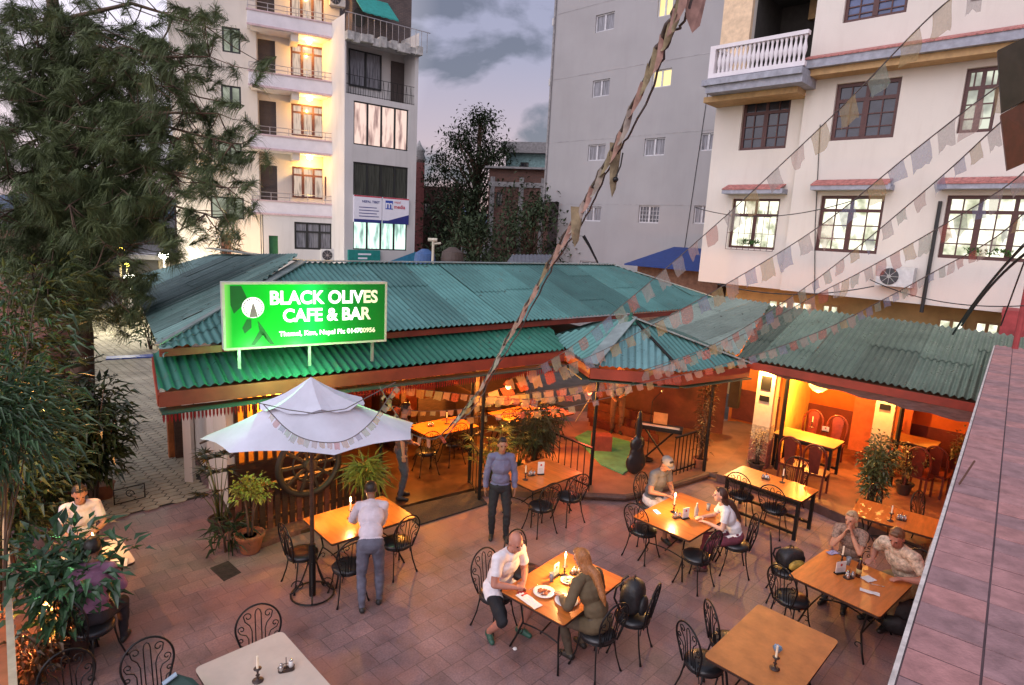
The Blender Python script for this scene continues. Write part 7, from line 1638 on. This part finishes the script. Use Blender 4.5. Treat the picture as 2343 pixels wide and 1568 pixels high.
flagline('second string of large prayer flags, crossing the brown shutter at the right',[(2370,150,4.6),(2271,207,5.0),(2084,351,5.9),(1881,514,7.0),(1705,625,8.2),(1526,726,9.6),(1362,810,10.9),(1243,855,11.8),(1100,905,12.3)],.24,.09,2)
flagline('string of small prayer flags starting at the lower part of the shutter',[(2380,215,4.8),(2291,279,5.2),(2152,406,6.0),(1952,574,7.3),(1815,677,8.5),(1648,781,9.9),(1500,838,10.9),(1340,880,11.6),(1180,902,12.1)],.17,.10,3)
flagline('fourth string of prayer flags in front of the wide lit window',[(2400,320,5.0),(2319,414,5.4),(2140,526,6.4),(1971,622,7.6),(1871,673,8.5),(1690,770,9.8),(1480,850,11.0),(1280,892,11.8),(1090,912,12.3)],.19,.06,4)
flagline('lowest string of tiny prayer flags, running over the dining room roof',[(2400,430,5.2),(2280,542,6.0),(2138,622,7.0),(2015,689,8.0),(1879,757,9.0),(1700,821,10.0),(1500,872,10.8),(1300,905,11.4),(1120,918,11.9)],.135,.05,5)
flagline('upper row of faded flags along the cafe eave left of the twisted rope',[(868,882,10.2),(980,893,10.7),(1090,905,11.2),(1220,916,11.6)],.16,.02,6)
flagline('lower row of small flags below the cafe eave left of the twisted rope',[(872,920,10.1),(950,940,10.5),(1040,938,10.9),(1100,928,11.2)],.12,.05,7)
flagline('pale loop of cord with narrow white flags hanging at the umbrella tip',[(868,884,8.9),(905,945,8.7),(938,990,8.5),(985,1005,8.4),(1010,996,8.4)],.05,.14,8,2.6)
flagline('short row of white flags along the cafe front beside the red lamp',[(1010,962,10.9),(1150,948,11.0),(1280,935,11.1),(1400,908,11.2)],.13,.22,9)
def twisted_rope():
    W_=[aty(*p) for p in ((1010,996,8.4),(1060,940,8.1),(1105,880,7.8),(1160,775,7.2),(1240,632,6.4),(1330,470,5.6),(1400,345,5.0),(1480,165,4.3),(1530,50,3.9),(1575,-60,3.6))]
    t=thing('flag_rope','thick twisted rope of old faded prayer flags hanging across the sky and grey block','flag string',W_[0]); rnd=random.Random(4); q=MB(); S=[]
    for i in range(len(W_)-1):
        for k in range(10): S.append(W_[i].lerp(W_[i+1],k/10)+Vector((rnd.gauss(0,.006),0,rnd.gauss(0,.006))))
    q.tube(S,[.010+.015*abs(noise.noise(p*2.3))*(i/len(S)*.8+.1) for i,p in enumerate(S)],7); q.obj('rope',M('dark_rope',(.10,.075,.065),.95,var=.5,scale=20),t,world=True,smooth=True)
    off=[p+Vector((.05,0,-.05+.04*math.sin(i*.35))) for i,p in enumerate(S)]; q=MB(); q.tube(off,.008,5); q.obj('cord',m_cord,t,world=True)
    mats=[M('old_cloth_a',(.33,.27,.23),.95,var=.35,scale=12),M('old_cloth_b',(.36,.21,.17),.95,var=.35,scale=12),M('old_cloth_c',(.28,.22,.13),.95,var=.4,scale=12)]
    for i in range(2,len(S)-3,3):
        q=MB(); n=5; L=rnd.uniform(.18,.40); a,b=S[i],S[min(i+4,len(S)-1)]; V=[];Fc=[]; dr=rnd.uniform(.03,.09)+.10*i/len(S)
        for j in range(n+1):
            for k in range(4):
                p=a.lerp(b,j/n*1.0); ww=math.sin((j+.6)/(n+1.2)*math.pi); V.append(p+Vector((.02*math.sin(j+k),.03*math.sin(j*1.7+i)*k/3,-dr*ww*k/3)))
        for j in range(n):
            for k in range(3): Fc.append((j*4+k,(j+1)*4+k,(j+1)*4+k+1,j*4+k+1))
        q.add(V,Fc); q.obj('old_flag',rnd.choice(mats),t,world=True,smooth=True)
    for (u,v,y,w_,l_) in ((1405,390,5.0,.10,.42),(1318,520,5.6,.12,.36),(1590,10,3.7,.16,.3)):
        q=MB(); p=aty(u,v,y); V=[p+Vector((-w_/2,0,l_/2)),p+Vector((w_/2,.02,l_/2)),p+Vector((w_*.3,.03,-l_/3)),p+Vector((0,.0,-l_/2)),p+Vector((-w_*.3,-.02,-l_/4))]; q.add(V,[(0,1,2,3,4)]); q.obj('torn_flag',rnd.choice(mats),t,world=True)
    q=MB(); q.tube([aty(1425,350,5.0),aty(1420,380,5.0),aty(1409,405,5.0)],.006,5); c=aty(1408,411,5.0); q.ell(c,(.025,.02,.022)); q.obj('knotted_end',m_black,t,world=True)
    q=MB(); q.tube([aty(1335,540,5.5),aty(1348,562,5.5),aty(1368,602,5.5)],[.016,.012,.008],6); q.obj('loose_end',m_black,t,world=True)
twisted_rope()
# thin cord crossing the umbrella with a frayed fringe of flags
flagline('fringe of small faded flags hanging in an arc over the umbrella top',[(602,925,7.0),(660,985,6.9),(720,1010,6.85),(790,1008,6.85),(850,965,6.95),(905,885,7.2)],.075,.012,12,1.3)
q=MB(); q.tube([aty(590,922,6.95),aty(660,938,6.9),aty(718,946,6.9),aty(790,936,6.95),aty(905,875,7.3)],.006,5); tag(q.obj('cord',m_cord),'thin dark cord crossing the peak of the white umbrella','cord')
